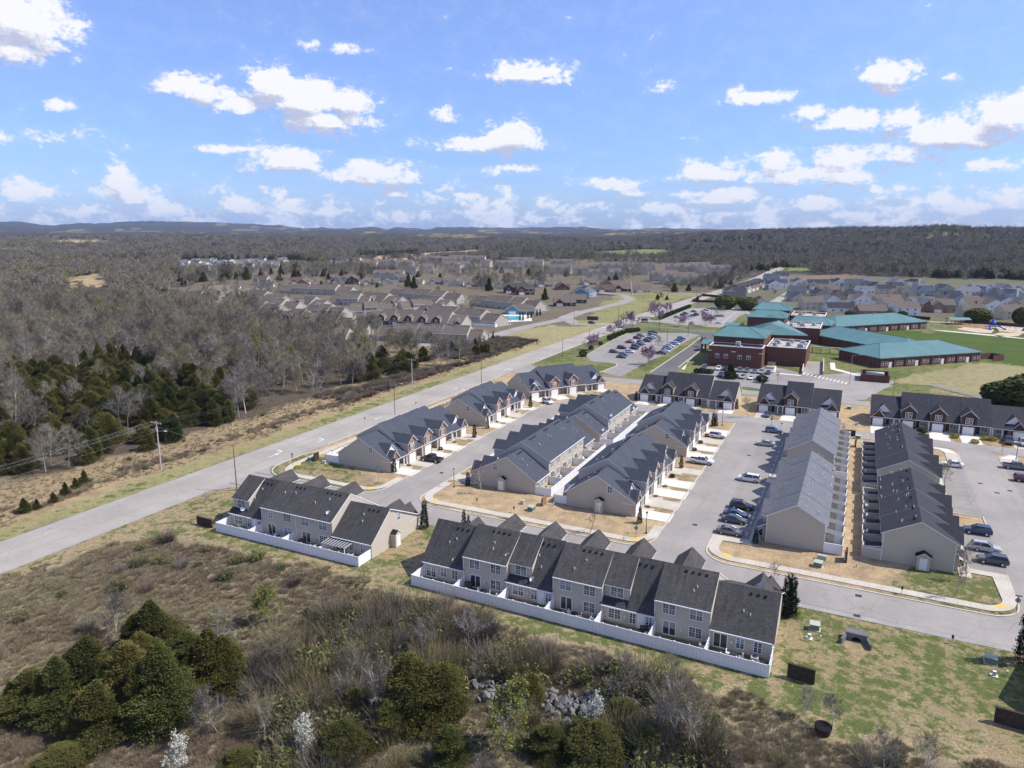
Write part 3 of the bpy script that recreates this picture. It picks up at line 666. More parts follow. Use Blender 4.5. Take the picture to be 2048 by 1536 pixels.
# ------------------------------------------------------------------ building parts
_WC = {}
def win_mesh(w, h, nx, ny, blind=False):
    k = (w, h, nx, ny, blind)
    if k in _WC: return _WC[k]
    f = MB(); t = .09
    f.box(-w/2-t, -.05, -t, w/2+t, .0, 0, 'trim'); f.box(-w/2-t, -.05, h, w/2+t, .0, h+t, 'trim')
    f.box(-w/2-t, -.05, 0, -w/2, 0, h, 'trim'); f.box(w/2, -.05, 0, w/2+t, 0, h, 'trim')
    for i in range(1, nx):
        x = -w/2+w*i/nx; b = .05 if (nx == 4 and i == 2) or nx == 2 else .017
        f.box(x-b, -.042, 0, x+b, -.006, h, 'trim')
    for j in range(1, ny):
        z = h*j/ny; b = .03 if j*2 == ny else .015
        f.box(-w/2, -.040, z-b, w/2, -.007, z+b, 'trim')
    g = MB(); g.face([(-w/2, -.012, 0), (w/2, -.012, 0), (w/2, -.012, h), (-w/2, -.012, h)], 'glass')
    if blind: g.face([(-w/2, -.016, h*.5), (w/2, -.016, h*.5), (w/2, -.016, h), (-w/2, -.016, h)], 'glass_blind')
    _WC[k] = (f.mesh('window'), g.mesh('pane')); return _WC[k]
def window(root, x, y, z, face, w=1.7, h=1.45, nx=4, ny=4, shut=False, name='window'):
    me, pa = win_mesh(w, h, nx, ny, rnd.random() < .35)
    o = inst(name, me, root, (x, y, z), {'f': 0, 'b': math.pi, 'l': -math.pi/2, 'r': math.pi/2}[face])
    inst('pane', pa, o)
    if shut:
        for s in (-1, 1):
            inst('shutter', SHUT, o, (s*(w/2+.3), 0, 0))
    return o
_s = MB(); _s.box(-.18, -.04, -.05, .18, -.001, 1.5, 'shutter'); SHUT = _s.mesh('shutter')
_s = MB()
for j in range(4): _s.box(-1.22, -.05, .03+j*.53, 1.22, -.005, .03+j*.53+.5, 'door')
_s.box(-1.34, -.03, 0, -1.22, 0, 2.25, 'trim'); _s.box(1.22, -.03, 0, 1.34, 0, 2.25, 'trim'); _s.box(-1.34, -.03, 2.15, 1.34, 0, 2.27, 'trim')
GAR = _s.mesh('garage_door')
_s = MB(); _s.box(-.46, -.05, 0, .46, -.005, 2.05, 'door'); _s.box(-.56, -.03, 0, -.46, 0, 2.15, 'trim'); _s.box(.46, -.03, 0, .56, 0, 2.15, 'trim'); _s.box(.3, -.09, .95, .36, -.05, 1.02, 'metal_grey')
DOOR = _s.mesh('door')
_s = MB(); _s.box(-.46, -.05, 0, .46, -.005, 2.05, 'darkdoor'); _s.box(-.56, -.03, 0, -.46, 0, 2.15, 'trim'); _s.box(.46, -.03, 0, .56, 0, 2.15, 'trim')
DDOOR = _s.mesh('door')
_s = MB(); _s.box(-.13, -.13, 0, .13, .13, 2.75, 'trim'); _s.box(-.17, -.17, 0, .17, .17, .25, 'trim'); COLM = _s.mesh('column')
_s = MB(); _s.box(-.14, -.16, 0, .14, .16, .16, 'shadow_box'); VENT = _s.mesh('roof_vent')
_s = MB(); _s.cyl(0, 0, 0, .45, .07, .07, 8, 'trim'); PIPE = _s.mesh('vent_pipe')
_s = MB(); _s.box(-.2, -.12, 0, .2, 0, .6, 'ac_metal'); _s.box(.25, -.1, -.35, .42, 0, .1, 'ac_metal'); _s.box(-.03, -.06, -1.0, .03, 0, 0, 'ac_metal'); METER = _s.mesh('meter_box')
_s = MB(); _s.box(-.45, -.45, 0, .45, .45, .75, 'ac_metal'); _s.cyl(0, 0, .75, .78, .36, .36, 14, 'iron'); ACM = _s.mesh('air_conditioner')
def dish_mesh():
    b = MB(); n = 16; rings = [(0, .0), (.18, .02), (.33, .07), (.42, .12)]
    prev = None
    for r, d in rings:
        cur = [Vector((r*math.cos(2*math.pi*i/n), -d, r*math.sin(2*math.pi*i/n)+.75)) for i in range(n)]
        if prev:
            for i in range(n): b.face([prev[i], prev[(i+1) % n], cur[(i+1) % n], cur[i]], 'trim')
        prev = cur
    b.tube([Vector((0, .02, 0)), Vector((0, .1, .45)), Vector((0, .02, .75))], [.03]*3, 6, 'metal_grey')
    b.tube([Vector((0, .0, .5)), Vector((0, -.45, .55))], [.015]*2, 5, 'metal_grey'); b.box(-.04, -.52, .5, .04, -.42, .6, 'metal_grey')
    return b.mesh('satellite_dish', True)
DISH = dish_mesh()
def zprof(prof, y):
    for (y0, z0), (y1, z1) in zip(prof, prof[1:]):
        if y0 <= y <= y1: return z0+(z1-z0)*(y-y0)/(y1-y0)
    return prof[-1][1]
def roofpart(b, prof, x0, x1, m, t=.16):
    for (y0, z0), (y1, z1) in zip(prof, prof[1:]):
        b.slab((x0, y0, z0), (x1, y0, z0), (x1, y1, z1), (x0, y1, z1), t, m, 'trim')
def gable_roof_y(b, x0, x1, y0, y1, ze, zr, m, ov=.3, t=.14):
    """gable whose ridge runs along y"""
    xm = (x0+x1)/2; sl = (zr-ze)/((x1-x0)/2); zo = ze-sl*ov
    b.slab((x0-ov, y1, zo), (x0-ov, y0, zo), (xm, y0, zr), (xm, y1, zr), t, m, 'trim')
    b.slab((xm, y1, zr), (xm, y0, zr), (x1+ov, y0, zo), (x1+ov, y1, zo), t, m, 'trim')
DET = True
def town_row(name, label, origin, rz, units, roofm, brickm='brick_tan', wall='siding', D=15.2, yr=8.6, front=True, rear=True, group=None, endgable=('plain', 'plain'), detail=True, trimwall=None):
    L = sum(u['w'] for u in units)
    root = empty(name, (origin[0], origin[1], 0), rz, label, 'townhouses', group)
    WB = MB(); RB = MB(); BK = MB(); FD = MB(); x = 0
    FD.box(.04, 2.3, 0, L-.04, D+.03, .22, 'conc_grey'); n = len(units)
    for i, u in enumerate(units):
        w = u['w']; k = u['k']; dz = u.get('dz', 0); x1 = x+w; bw = min(3.7 if w < 9 else 5.2, w*.52); bl = u.get('bay', 'L'); bx0, bx1 = (x, x+bw) if bl == 'L' else (x1-bw, x1)
        e = .28 if (i == 0) else 0.06; e2 = .28 if i == n-1 else .06
        if k == 'end':
            P = [(-.4, 2.72), (yr, 7.45+dz), (D+.4, 2.72)]
            rf = [(0, 0), (0, zprof(P, 0)-.1), (yr, P[1][1]-.1), (D, zprof(P, D)-.1), (D, 0)]
            if front: WB.prism(rf, bx0, bx1, 'x', wall); px0, px1 = (bx1, x1) if bl == 'L' else (x, bx0)
            else: px0, px1 = x, x1
            WB.prism([(2.2 if front else 0, 0), (2.2 if front else 0, zprof(P, 2.2 if front else 0)-.1), (yr, P[1][1]-.1), (D, zprof(P, D)-.1), (D, 0)], px0, px1, 'x', wall)
            roofpart(RB, P, x-e, x1+e2, roofm)
            if front:
                zb = 4.9
                BK = MB(); BK.prism([(bx0+.02, 0), (bx1-.02, 0), (bx1-.02, 2.75), ((bx0+bx1)/2, zb-.12), (bx0+.02, 2.75)], -.06, .0, 'y', brickm)
                gable_roof_y(RB, bx0+(.2 if i == 0 else 0), bx1-(.2 if i == n-1 else 0), -.4, 2.4, 2.78, zb, roofm, .22)
                gx0, gx1 = (bx0+.5, bx1+1.7) if bl == 'L' else (bx0-1.7, bx1-.5)
                gable_roof_y(RB, gx0, gx1, 1.5, 5.0, 3.6, 6.0, roofm)
                xm = (gx0+gx1)/2; WB.prism([(gx0+.1, 3.4), (gx1-.1, 3.4), (xm, 5.8)], 1.75, 5.0, 'y', 'trim')
        else:
            zr = 8.95+dz
            P = [(-.1, 2.85), (yr, zr), (D+.35, 5.15)] if k == 'mid' else [(-.1, 2.85), (yr, zr), (D+.4, 2.6)]
            fy = 2.2 if front else 0
            poly = lambda PP, yb: [(fy, 0), (fy, zprof(PP, fy)-.1), (yr, PP[1][1]-.1), (yb, zprof(PP, yb)-.1), (yb, 0)]
            if k == 'mid':
                WB.prism(poly(P, D), x, x1, 'x', wall); roofpart(RB, P, x-e, x1+e2, roofm)
            else:
                # from the back: left part full height, right part long roof.  local x grows to the left when seen from the back
                hs = x+w*.5
                a0, a1, c0, c1 = (hs, x1, x, hs) if u.get('hs', 'L') == 'L' else (x, hs, hs, x1)
                PU = [(-.1, 2.85), (yr, zr), (D-.6, 5.3)]
                WB.prism(poly(PU, D-1.), a0+.0, a1, 'x', wall); roofpart(RB, PU, a0-.12, a1+.06, roofm)
                WB.prism(poly(P, D), c0, c1, 'x', wall); roofpart(RB, P, c0-.05, c1+.02, roofm)
                WB.box(a0, D-1.0, 0, a1, D, 2.55, wall)
                RB.slab((a0-.1, D-1.0, 3.35), (a1+.25, D-1.0, 3.35), (a1+.25, D+.4, 2.62), (a0-.1, D+.4, 2.62), .12, 'roof_char', 'trim')
            if front:
                WB.prism([(bx0, 0), (bx1, 0), (bx1, 5.35), ((bx0+bx1)/2, 6.75), (bx0, 5.35)], 0.0, 6.2, 'y', wall)
                BK = MB(); BK.prism([(bx0+.01, 0), (bx1-.01, 0), (bx1-.01, 5.35), ((bx0+bx1)/2, 6.72), (bx0+.01, 5.35)], -.07, .0, 'y', brickm)
                gable_roof_y(RB, bx0, bx1, -.45, 6.6, 5.35, 6.95, roofm)
        # openings
        if front:
            bc = (bx0+bx1)/2; BK.build('brick_front', root)
            inst('garage_door', GAR, root, (bc, -.07, .03))
            pc0, pc1 = (bx1, x1) if bl == 'L' else (x, bx0)
            inst('front_door', DDOOR, root, (pc0+.75 if bl == 'L' else pc1-.75, 2.2, .12))
            window(root, pc0+(2.1 if bl == 'L' else pc1-pc0-2.1), 2.2, .9, 'f', 1.4, 1.35, 4, 4)
            inst('column', COLM, root, (pc1-.25 if bl == 'L' else pc0+.25, .25, 0)); 
            if i in (0, n-1): inst('column', COLM, root, ((pc0+pc1)/2+.3, .25, 0))
            FD.box(pc0, 0, 0, pc1, 2.25, .12, 'conc')
            if k != 'end': window(root, bc, -.07, 3.25, 'f', 1.55, 1.5, 4, 4, True)
        if rear and detail:
            if k == 'mid':
                window(root, x+w*.25, D, 3.35, 'b', 1.65, 1.4, 4, 4); window(root, x+w*.74, D, 3.35, 'b', 1.65 if i % 2 else .95, 1.4 if i % 2 else 1.0, 4 if i % 2 else 2, 4)
                window(root, x+w*.72, D, .25, 'b', 1.7, 1.95, 2, 1, name='sliding_door'); window(root, x+w*.25, D, .75, 'b', 1.65, 1.4, 4, 4)
                inst('meter_box', METER, root, (x+w*.5, D+.02, 1.1), math.pi)
            elif k == 'end':
                window(root, x+w*.22, D, .75, 'b', .95, 1.4, 2, 4); window(root, x+w*.5, D, .75, 'b', .95, 1.4, 2, 4)
                window(root, x+w*.82, D, .25, 'b', 1.7, 1.95, 4 if i else 2, 4 if i else 1, name='sliding_door'); inst('meter_box', METER, root, (x+w*.64, D+.02, 1.1), math.pi)
            else:
                xa = (a0+a1)/2; window(root, xa, D-1.0, 3.55, 'b', 1.75, 1.4, 4, 4); window(root, xa, D, .7, 'b', 1.75, 1.4, 4, 4)
                window(root, c0+.75, D, .6, 'b', .85, 1.5, 2, 4); inst('back_door', DOOR, root, ((c0+c1)/2, D, .1), math.pi); window(root, c1-.75, D, .6, 'b', .85, 1.5, 2, 4)
                inst('meter_box', METER, root, (a0+.3, D+.02, 1.1), math.pi)
            zv = P[1][1]
            sl = (P[1][1]-zprof(P, D))/(D-yr)
            for q in range(3+(i % 2)):
                yy = yr+.75; inst('roof_vent', VENT, root, (x+w*.2+q*.95, yy, zprof(P, yy)+.01), rot=(math.atan(-sl), 0, 0))
            for q in range(2):
                yy = yr+1.6+rnd.random()*2.2; inst('vent_pipe', PIPE, root, (x+w*(.3+.4*rnd.random()), yy, zprof(P, yy)-.1))
        if rear:
            dsp = MB(); dsp.box(x1-.05 if i < n-1 else x1-.12, D+.0, 0, x1+.05 if i < n-1 else x1-.02, D+.09, zprof(P, D)-.15, 'trim'); dsp.build('downspout', root)
            gt = MB(); gt.box(x+.05, D+(.35 if k == 'mid' else .4), P[-1][1]-.15, x1-.05, D+(.46 if k == 'mid' else .51), P[-1][1]-.02, 'trim'); gt.build('gutter', root)
        x = x1
    if detail:
        for side, kind in enumerate(endgable):
            xx, fc = ((0, 'l'), (L, 'r'))[side]
            if kind in ('plain', 'store'): window(root, xx, yr-3.1 if kind == 'plain' else yr-2.8, 4.1, fc, .85, 1.35, 2, 2)
            if kind == 'store':
                s = MB(); y0 = yr-1.7; d = 1.15
                sg = -1 if side == 0 else 1; xa, xb = (xx-d, xx) if side == 0 else (xx, xx+d)
                s.box(xa, y0, 0, xb, y0+1.7, 2.35, wall)
                s.slab((xa-.15, y0-.15, 2.45), (xb, y0-.15, 2.45+.0), (xb, y0+.85, 3.05), (xa-.15, y0+.85, 3.05), .1, 'roof_shade_black', 'trim')
                s.slab((xa-.15, y0+.85, 3.05), (xb, y0+.85, 3.05), (xb, y0+1.85, 2.45), (xa-.15, y0+1.85, 2.45), .1, 'roof_shade_black', 'trim')
                s.prism([(y0+.02, 2.35), (y0+1.68, 2.35), (y0+.85, 2.95)], xa, xb, 'x', wall)
                o = s.build('storage_closet', root); inst('door', DOOR, o, (xa if side == 0 else xb, y0+.85, .06), -math.pi/2 if side == 0 else math.pi/2)
    WB.build('wall', root); RB.build('roof', root); FD.build('foundation', root)
    # gutters
    return root
# ---------------------------------------------------------------- fences
_s = MB(); _s.box(0, -.03, .06, 1, .03, 1.76, 'vinyl'); _s.box(0, -.045, 1.68, 1, .045, 1.80, 'vinyl'); _s.box(0, -.045, .06, 1, .045, .2, 'vinyl')
_s.box(.24,-.036,.2,.25,.036,1.68,'conc'); _s.box(.49,-.036,.2,.5,.036,1.68,'conc'); _s.box(.74,-.036,.2,.75,.036,1.68,'conc'); PANEL = _s.mesh('fence_panel')
_s = MB(); _s.box(-.065, -.065, 0, .065, .065, 1.86, 'vinyl'); _s.prism([(-.09, -.09), (.09, -.09), (.09, .09), (-.09, .09)], 1.86, 1.9, 'z', 'vinyl'); POST = _s.mesh('fence_post')
def fence(name, label, lines, group='white vinyl patio fences', step=2.0, panel=None, post=None, h=1):
    root = empty(name, (*lines[0][0], 0), 0, label, 'fence', group); ox, oy = lines[0][0]
    for ln in lines:
        for a, b in zip(ln, ln[1:]):
            Ln = math.hypot(b[0]-a[0], b[1]-a[1]); n = max(1, int(round(Ln/step))); an = math.atan2(b[1]-a[1], b[0]-a[0])
            for i in range(n):
                t = i/n; inst('fence_panel', panel or PANEL, root, (a[0]+(b[0]-a[0])*t-ox, a[1]+(b[1]-a[1])*t-oy, 0), an, (Ln/n, 1, h))
                inst('fence_post', post or POST, root, (a[0]+(b[0]-a[0])*t-ox, a[1]+(b[1]-a[1])*t-oy, 0), an, (1, 1, h))
            inst('fence_post', post or POST, root, (b[0]-ox, b[1]-oy, 0), an, (1, 1, h))
    return root
U = lambda k, w=7.3, **kw: dict(k=k, w=w, **kw)
# A and B: rows with their backs to the camera (local x runs right to left in the picture)
town_row('townhouse_row', 'four dark roofed townhouses beside the main road, white fenced backs towards the scrub', (-71.0, 105.2), math.pi,
  [U('end', 8.4, dz=-.2), U('mid', 8.3, bay='R', dz=-.3), U('mid', 8.2, bay='R', dz=-.4), U('half', 8.2, bay='R', dz=-.5)], 'roof_dark', D=14.4, yr=9., endgable=('store', 'none'), group='townhouse rows')
fence('patio_fence', 'white vinyl patio fence behind the four unit dark roofed row nearest the road', [[(-71.2, 91), (-71.2, 87.4), (-104.2, 87.4), (-104.2, 91.2)], [(-79.6, 90.8), (-79.6, 87.5)], [(-88, 90.8), (-88, 87.5)], [(-96.1, 90.8), (-96.1, 87.5)]], step=2.05)
town_row('townhouse_row', 'long dark roofed row of seven townhouses in the centre foreground, white fence along its back', (-6.0, 104.2), math.pi,
  [U('end', 8., dz=-.2), U('mid', 7.6, bay='R', dz=-.5), U('half', 7.7, bay='R', dz=-.5), U('mid', 7.6, bay='R', dz=-.5), U('half', 7.7, bay='R', dz=-.4), U('mid', 7.6, bay='R', dz=-.4), U('end', 7.4, bay='R', dz=.6)],
  'roof_dark', D=14.6, yr=9.5, endgable=('none', 'none'), group='townhouse rows')
fence('patio_fence', 'long white vinyl patio fence along the back of the seven unit row in the foreground', [[(-5.9, 89.7), (-5.9, 85.6), (-59.7, 86.1), (-59.7, 89.7)]]+[[(u, 89.4), (u, 85.9)] for u in (-13.9, -21.4, -29.1, -36.7, -44.3, -52.0)], step=2.0)
rs = 'roof_slate'
town_row('townhouse_row', 'dark roofed row just beyond the lower right edge, its shadow on the lawn', (42.5, 104.2), math.pi, [U('end', 8.5), U('end', 8.5, bay='R')], 'roof_dark', D=14.4, yr=8., endgable=('none', 'none'), group='townhouse rows')
town_row('townhouse_row', 'slate roofed row of five nearest the main road corner, black pickup on its drive', (-94.2, 128.8), math.pi/2,
  [U('end', 7.2), U('mid', 6.9), U('mid', 7.1), U('mid', 7.2), U('end', 7.4, bay='R')], rs, endgable=('plain', 'plain'), group='townhouse rows')
town_row('townhouse_row', 'slate roofed row of four beyond the black pickup row, second along the main road', (-93.3, 173.5), math.pi/2,
  [U('end', 6.9), U('mid', 6.6), U('mid', 6.6), U('end', 7.0, bay='R')], rs, endgable=('plain', 'plain'), group='townhouse rows')
town_row('townhouse_row', 'slate roofed row turned across the bend of the west street, white car in front', (-95.6, 210.), R(56.2),
  [U('end', 7.8), U('mid', 7.6), U('mid', 7.6), U('end', 8.2, bay='R')], rs, endgable=('plain', 'plain'), group='townhouse rows')
town_row('townhouse_row', 'near slate roofed row right of the west street, cream backs, door in its gable', (-73.8, 167.5), -math.pi/2,
  [U('end', 7.3), U('mid', 7.3), U('mid', 7.3), U('mid', 7.3), U('end', 7.3, bay='R')][::-1] and [U('end', 7.3), U('mid', 7.3), U('mid', 7.3), U('mid', 7.3), U('end', 7.3, bay='R')], rs, D=15.4, endgable=('plain', 'store'), group='townhouse rows')
town_row('townhouse_row', 'far slate roofed row with cream backs on the right of the west street', (-73.2, 204.7), -math.pi/2,
  [U('end', 6.7), U('mid', 6.8), U('mid', 6.8), U('mid', 6.7), U('end', 6.8, bay='R')], rs, D=15.4, endgable=('plain', 'plain'), group='townhouse rows')
town_row('townhouse_row', 'near slate roofed row left of the middle street, storage door in its gable', (-35.8, 128.4), math.pi/2,
  [U('end', 6.9), U('mid', 6.6), U('mid', 6.7), U('mid', 6.7), U('end', 6.9, bay='R')], rs, D=14.4, yr=8, endgable=('store', 'plain'), group='townhouse rows')
town_row('townhouse_row', 'far slate roofed row left of the middle street, white pickup before its gable', (-35.2, 170.8), math.pi/2,
  [U('end', 7.2), U('mid', 7.1), U('mid', 7.1), U('mid', 3.6+3), U('end', 7.2, bay='R')][:3]+[U('mid', 7), U('end', 7.2, bay='R')][:2][-1:], rs, D=14.6, yr=8, endgable=('plain', 'plain'), group='townhouse rows')
fence('patio_fence', 'white vinyl patio fence behind the near cream backed row of the west street', [[(-58.2, 131.2), (-54.9, 131.2), (-54.9, 167.2), (-58.2, 167.2)]]+[[(-58.2, 131+7.3*k), (-55, 131+7.3*k)] for k in (1, 2, 3, 4)], step=1.85)
fence('patio_fence', 'white vinyl patio fence behind the far cream backed row of the west street', [[(-57.6, 171.2), (-54.3, 171.2), (-54.3, 204.5), (-57.6, 204.5)]]+[[(-57.6, 170.9+6.75*k), (-54.4, 170.9+6.75*k)] for k in (1, 2, 3, 4)], step=1.85)
fence('patio_fence', 'white vinyl patio fence behind the near row on the left of the middle street', [[(-50.3, 128.6), (-52.9, 128.6), (-52.9, 162), (-50.3, 162)]]+[[(-50.3, 128.4+6.75*k), (-52.8, 128.4+6.75*k)] for k in (1, 2, 3, 4)], step=1.85)
fence('patio_fence', 'white vinyl patio fence behind the far row on the left of the middle street', [[(-49.8, 171), (-52.6, 171), (-52.6, 199), (-49.8, 199)]]+[[(-49.8, 171+7*k), (-52.5, 171+7*k)] for k in (1, 2, 3)], step=1.85)
fence('patio_fence', 'white vinyl fence end behind the black pickup row, facing the main road', [[(-109.6, 129), (-113.6, 129), (-113.6, 164), (-109.6, 164)]]+[[(-109.6, 129+7*k), (-113.5, 129+7*k)] for k in (1, 2, 3, 4)], step=2)
town_row('townhouse_row', 'dark roofed brick row of four at the left end of the top street', (-62.7, 224.5), 0,
  [U('end', 7.6), U('mid', 7.5), U('mid', 7.5), U('end', 7.9, bay='R')], 'roof_char', 'brick_dark', D=14.5, yr=8.4, endgable=('plain', 'plain'), group='townhouse rows', wall='siding')
town_row('townhouse_row', 'dark roofed brick row of three in the middle of the top street', (-25.4, 226.0), 0,
  [U('end', 7.7), U('mid', 7.6), U('end', 7.8, bay='R')], 'roof_char', 'brick_dark', D=14.5, yr=8.4, endgable=('plain', 'plain'), group='townhouse rows')
town_row('townhouse_row', 'long dark roofed brick row at the right end of the top street', (6.2, 224.3), 0,
  [U('end', 7.6), U('mid', 7.3), U('mid', 7.3), U('mid', 7.3), U('end', 8.0, bay='R')], 'roof_char', 'brick_dark', D=14.5, yr=8.4, endgable=('plain', 'plain'), group='townhouse rows')
# grass wedges and drives ------------------------------------------------
def drives(origin, rz, widths, depth, bays, name='driveway'):
    root = empty(name, (origin[0], origin[1], 0), rz); root['kind'] = 'structure'
    x = 0; n = len(widths); d = MB(); 
    for i, w in enumerate(widths):
        bw = 3.7; b0 = x if bays[i] == 'L' else x+w-bw
        m = MB(); m.box(b0-.3+(.35 if i == 0 else 0), -depth, 0, b0+bw+.7-(.5 if i == n-1 else 0), -.03, .07, 'conc_new' if (i+len(widths)) % 3 else 'conc')
        if bays[i] == 'L': m.box(b0+bw+.72, -2.6, 0, b0+bw+1.9, -.03, .075, 'conc')
        else: m.box(b0-1.6, -2.6, 0, b0-.32, -.03, .075, 'conc')
        m.build('drive_slab', root)
        gx0, gx1 = (b0+bw+.72, x+w-.32) if bays[i] == 'L' else (x+.72, b0-.32)
        if gx1-gx0 > .5:
            g = MB(); xm = (gx0+gx1)/2; g.face([(gx0+.0, -2.7, .05), (gx0+.3, -depth*.7, .05), (xm+.5, -depth+.35, .05), (gx1-.1, -depth*.75, .05), (gx1, -.2, .05), (gx1-.5, -.2, .05)][::-1][::-1], 'rowgrass'); g.build('lawn_strip', root)
        x += w
drives((-94.2, 128.8), math.pi/2, [7.2,6.9,7.1,7.2,7.4], 5.6, 'LLLLR'); drives((-93.3, 173.5), math.pi/2, [6.9,6.6,6.6,7.0], 4.7, 'LLLR'); drives((-95.6, 210), R(56.2), [7.8,7.6,7.6,8.2], 5.5, 'LLLR')
drives((-35.8, 128.4), math.pi/2, [6.9,6.6,6.7,6.7,6.9], 6.8, 'LLLLR'); drives((-35.2, 170.8), math.pi/2, [7.2,7.1,7.1,7.2], 6.2, 'LLLR')
drives((-62.7, 224.5), 0, [7.6,7.5,7.5,7.9], 5.2, 'LLLR'); drives((-25.4, 226), 0, [7.7,7.6,7.8], 8.0, 'LLR'); drives((6.2, 224.3), 0, [7.6,7.3,7.3,7.3,8], 9.4, 'LLLLR')
drives((-73.8, 167.5), -math.pi/2, [7.3]*5, 6.0, 'LLLLR'); drives((-73.2, 204.7), -math.pi/2, [6.8]*5, 6.3, 'LLLLR'); drives((-71, 105.2), math.pi, [8.4,8.3,8.2,8.2], 2.0, 'LRRR'); drives((-6, 104.2), math.pi, [8,7.6,7.7,7.6,7.7,7.6,7.4], 2.6, 'LRRRRRR')

# ---------------------------------------------------------------- two storey flats J K L M
def flats(name, label, origin, rz, bounds, L, D, roofm, units, wall='siding', walled=False, store=False, near=True, shed=False, step=-.2, zb=0):
    root = empty(name, (*origin, 0), rz, label, 'townhouses', 'townhouse rows'); WB = MB(); RB = MB(); FB = MB(); yr = D/2
    for i, (a, b) in enumerate(bounds):
        dz = zb-step*i; P = [(-.45, 5.05+dz), (yr, 8.05+dz), (D+.45, 5.05+dz)]
        WB.prism([(0, 0), (0, zprof(P, 0)-.1), (yr, P[1][1]-.1), (D, zprof(P, D)-.1), (D, 0)], a, b, 'x', wall)
        roofpart(RB, P, a-(.3 if i == 0 else .1), b+(.3 if i == len(bounds)-1 else .1), roofm)
        # flashing strip along the step, the step's shade put into its blue
        if i:
            zf = P[1][1]+.05
            for (y0, z0), (y1, z1) in zip(P, P[1:]): FB.slab((a-.12, y0, z0+.05+max(0,step)), (a+.12, y0, z0+.05+max(0,step)), (a+.12, y1, z1+.05+max(0,step)), (a-.12, y1, z1+.05+max(0,step)), .3, 'flash_shade_blue', 'flash_shade_blue')
        # front gables of this section
        w = b-a; ng = 2 if w > 9 else 1; gw = min(5.0, w/ng*.86)
        for g in range(ng):
            c = a+w*(g+.5)/ng; sm = gw if g % 2 == 0 else gw*.72; pr = .75 if g % 2 == 0 else .35
            WB.prism([(c-sm/2, 0), (c+sm/2, 0), (c+sm/2, 5.0+dz), (c, 4.9+dz+sm*.33), (c-sm/2, 5.0+dz)], -pr, 2.6, 'y', wall)
            gable_roof_y(RB, c-sm/2, c+sm/2, -pr-.4, yr-.8, 5.0+dz, 5.15+dz+sm*.35, roofm)
            window(root, c, -pr, 3.3, 'f', 1.6, 1.4, 4, 4); window(root, c-.6, -pr, .7, 'f', 1.5, 1.4, 4, 4)
            inst('front_door', DDOOR, root, (c+sm/2-.65, -pr, .05))
    uw = L/units
    for k in range(units):
        x = k*uw
        # storage closet and patio
        c = MB(); cx0 = x+.0 if not walled else x; 
        c.box(x+.1, D, 0, x+1.75, D+3.0, 2.15, wall)
        c.slab((x, D+3.15, 2.1), (x, D, 2.5), (x+1.95, D, 2.5), (x+1.95, D+3.15, 2.1), .1, roofm, 'trim')
        o = c.build('storage_closet', root); inst('door', DOOR, o, (x+1.75, D+2.1, .05), math.pi/2)
        f = MB(); f.box(x+1.76, D+.0, 0, x+uw+.08, D+3.0, .06, 'conc_grey'); f.build('patio', root)
        f = MB(); f.box(x+1.76, D+2.94, .05, x+uw+.08, D+3.0, 1.8, wall if walled else 'vinyl'); f.box(x+1.76, D+2.92, 1.74, x+uw+.08, D+3.02, 1.84, 'trim'); f.build('patio_wall', root)
        window(root, x+uw*.66, D, .1, 'b', 1.7, 2.0, 2, 1, name='sliding_door'); window(root, x+uw*.66, D, 3.4, 'b', 1.3, 1.25, 4, 4)
        for q in range(3):
            yy = yr+.6+rnd.random()*3; inst('vent_pipe', PIPE, root, (x+uw*(.2+.6*rnd.random()), yy, 5.1+(D+.45-yy)/(D/2+.45)*3-.15))
        if roofm == 'roof_char':
            for q in range(2): inst('roof_vent', VENT, root, (x+uw*.3+q*.8, yr+.9, 7.55), rot=(math.atan(-3/(D/2+.45)), 0, 0))
    # end walls of the patio strip
    for xx in (0, L):
        f = MB(); f.box(xx-.05, D, 0, xx+.05, D+3.0, 1.85, wall if walled else 'vinyl'); f.box(xx-.07, D, 1.8, xx+.07, D+3.02, 1.9, 'trim'); f.build('patio_wall', root)
    # corner trim
    t = MB()
    for xx in (0, L):
        for yy in (0, D): t.box(xx-.06, yy-.06, 0, xx+.06, yy+.06, 5.0, 'trim')
    t.build('corner_trim', root)
    # entrance porch at the near end
    p = MB(); nx = 0 if near else L; a, b = (nx, nx+3.6) if near else (nx-3.6, nx)
    p.slab((a-.2, -2.0, 2.5), (b, -2.0, 2.5), (b, 0, 3.6), (a-.2, 0, 3.6), .12, roofm, 'trim'); p.build('porch_roof', root)
    for xx in (a+.2, b-.2): inst('column', COLM, root, (xx, -1.75, 0), 0, (.8, .8, .9))
    WB.build('wall', root); RB.build('roof', root); FB.build('roof_flashing_shade', root)
    if store:
        s = MB(); y0 = 3.4; xa, xb = (-1.15, 0) if near else (L, L+1.15)
        s.box(xa, y0, 0, xb, y0+1.8, 2.35, wall); s.prism([(y0+.02, 2.35), (y0+1.78, 2.35), (y0+.9, 2.95)], xa, xb, 'x', wall)
        s.slab((xa-.15, y0-.2, 2.4), (xb, y0-.2, 2.4), (xb, y0+.9, 3.1), (xa-.15, y0+.9, 3.1), .1, 'roof_shade_black', 'trim'); s.slab((xa-.15, y0+.9, 3.1), (xb, y0+.9, 3.1), (xb, y0+2., 2.4), (xa-.15, y0+2., 2.4), .1, 'roof_shade_black', 'trim')
        o = s.build('storage_closet', root); inst('door', DOOR, o, (xa if near else xb, y0+.9, .05), -math.pi/2 if near else math.pi/2)
    return root
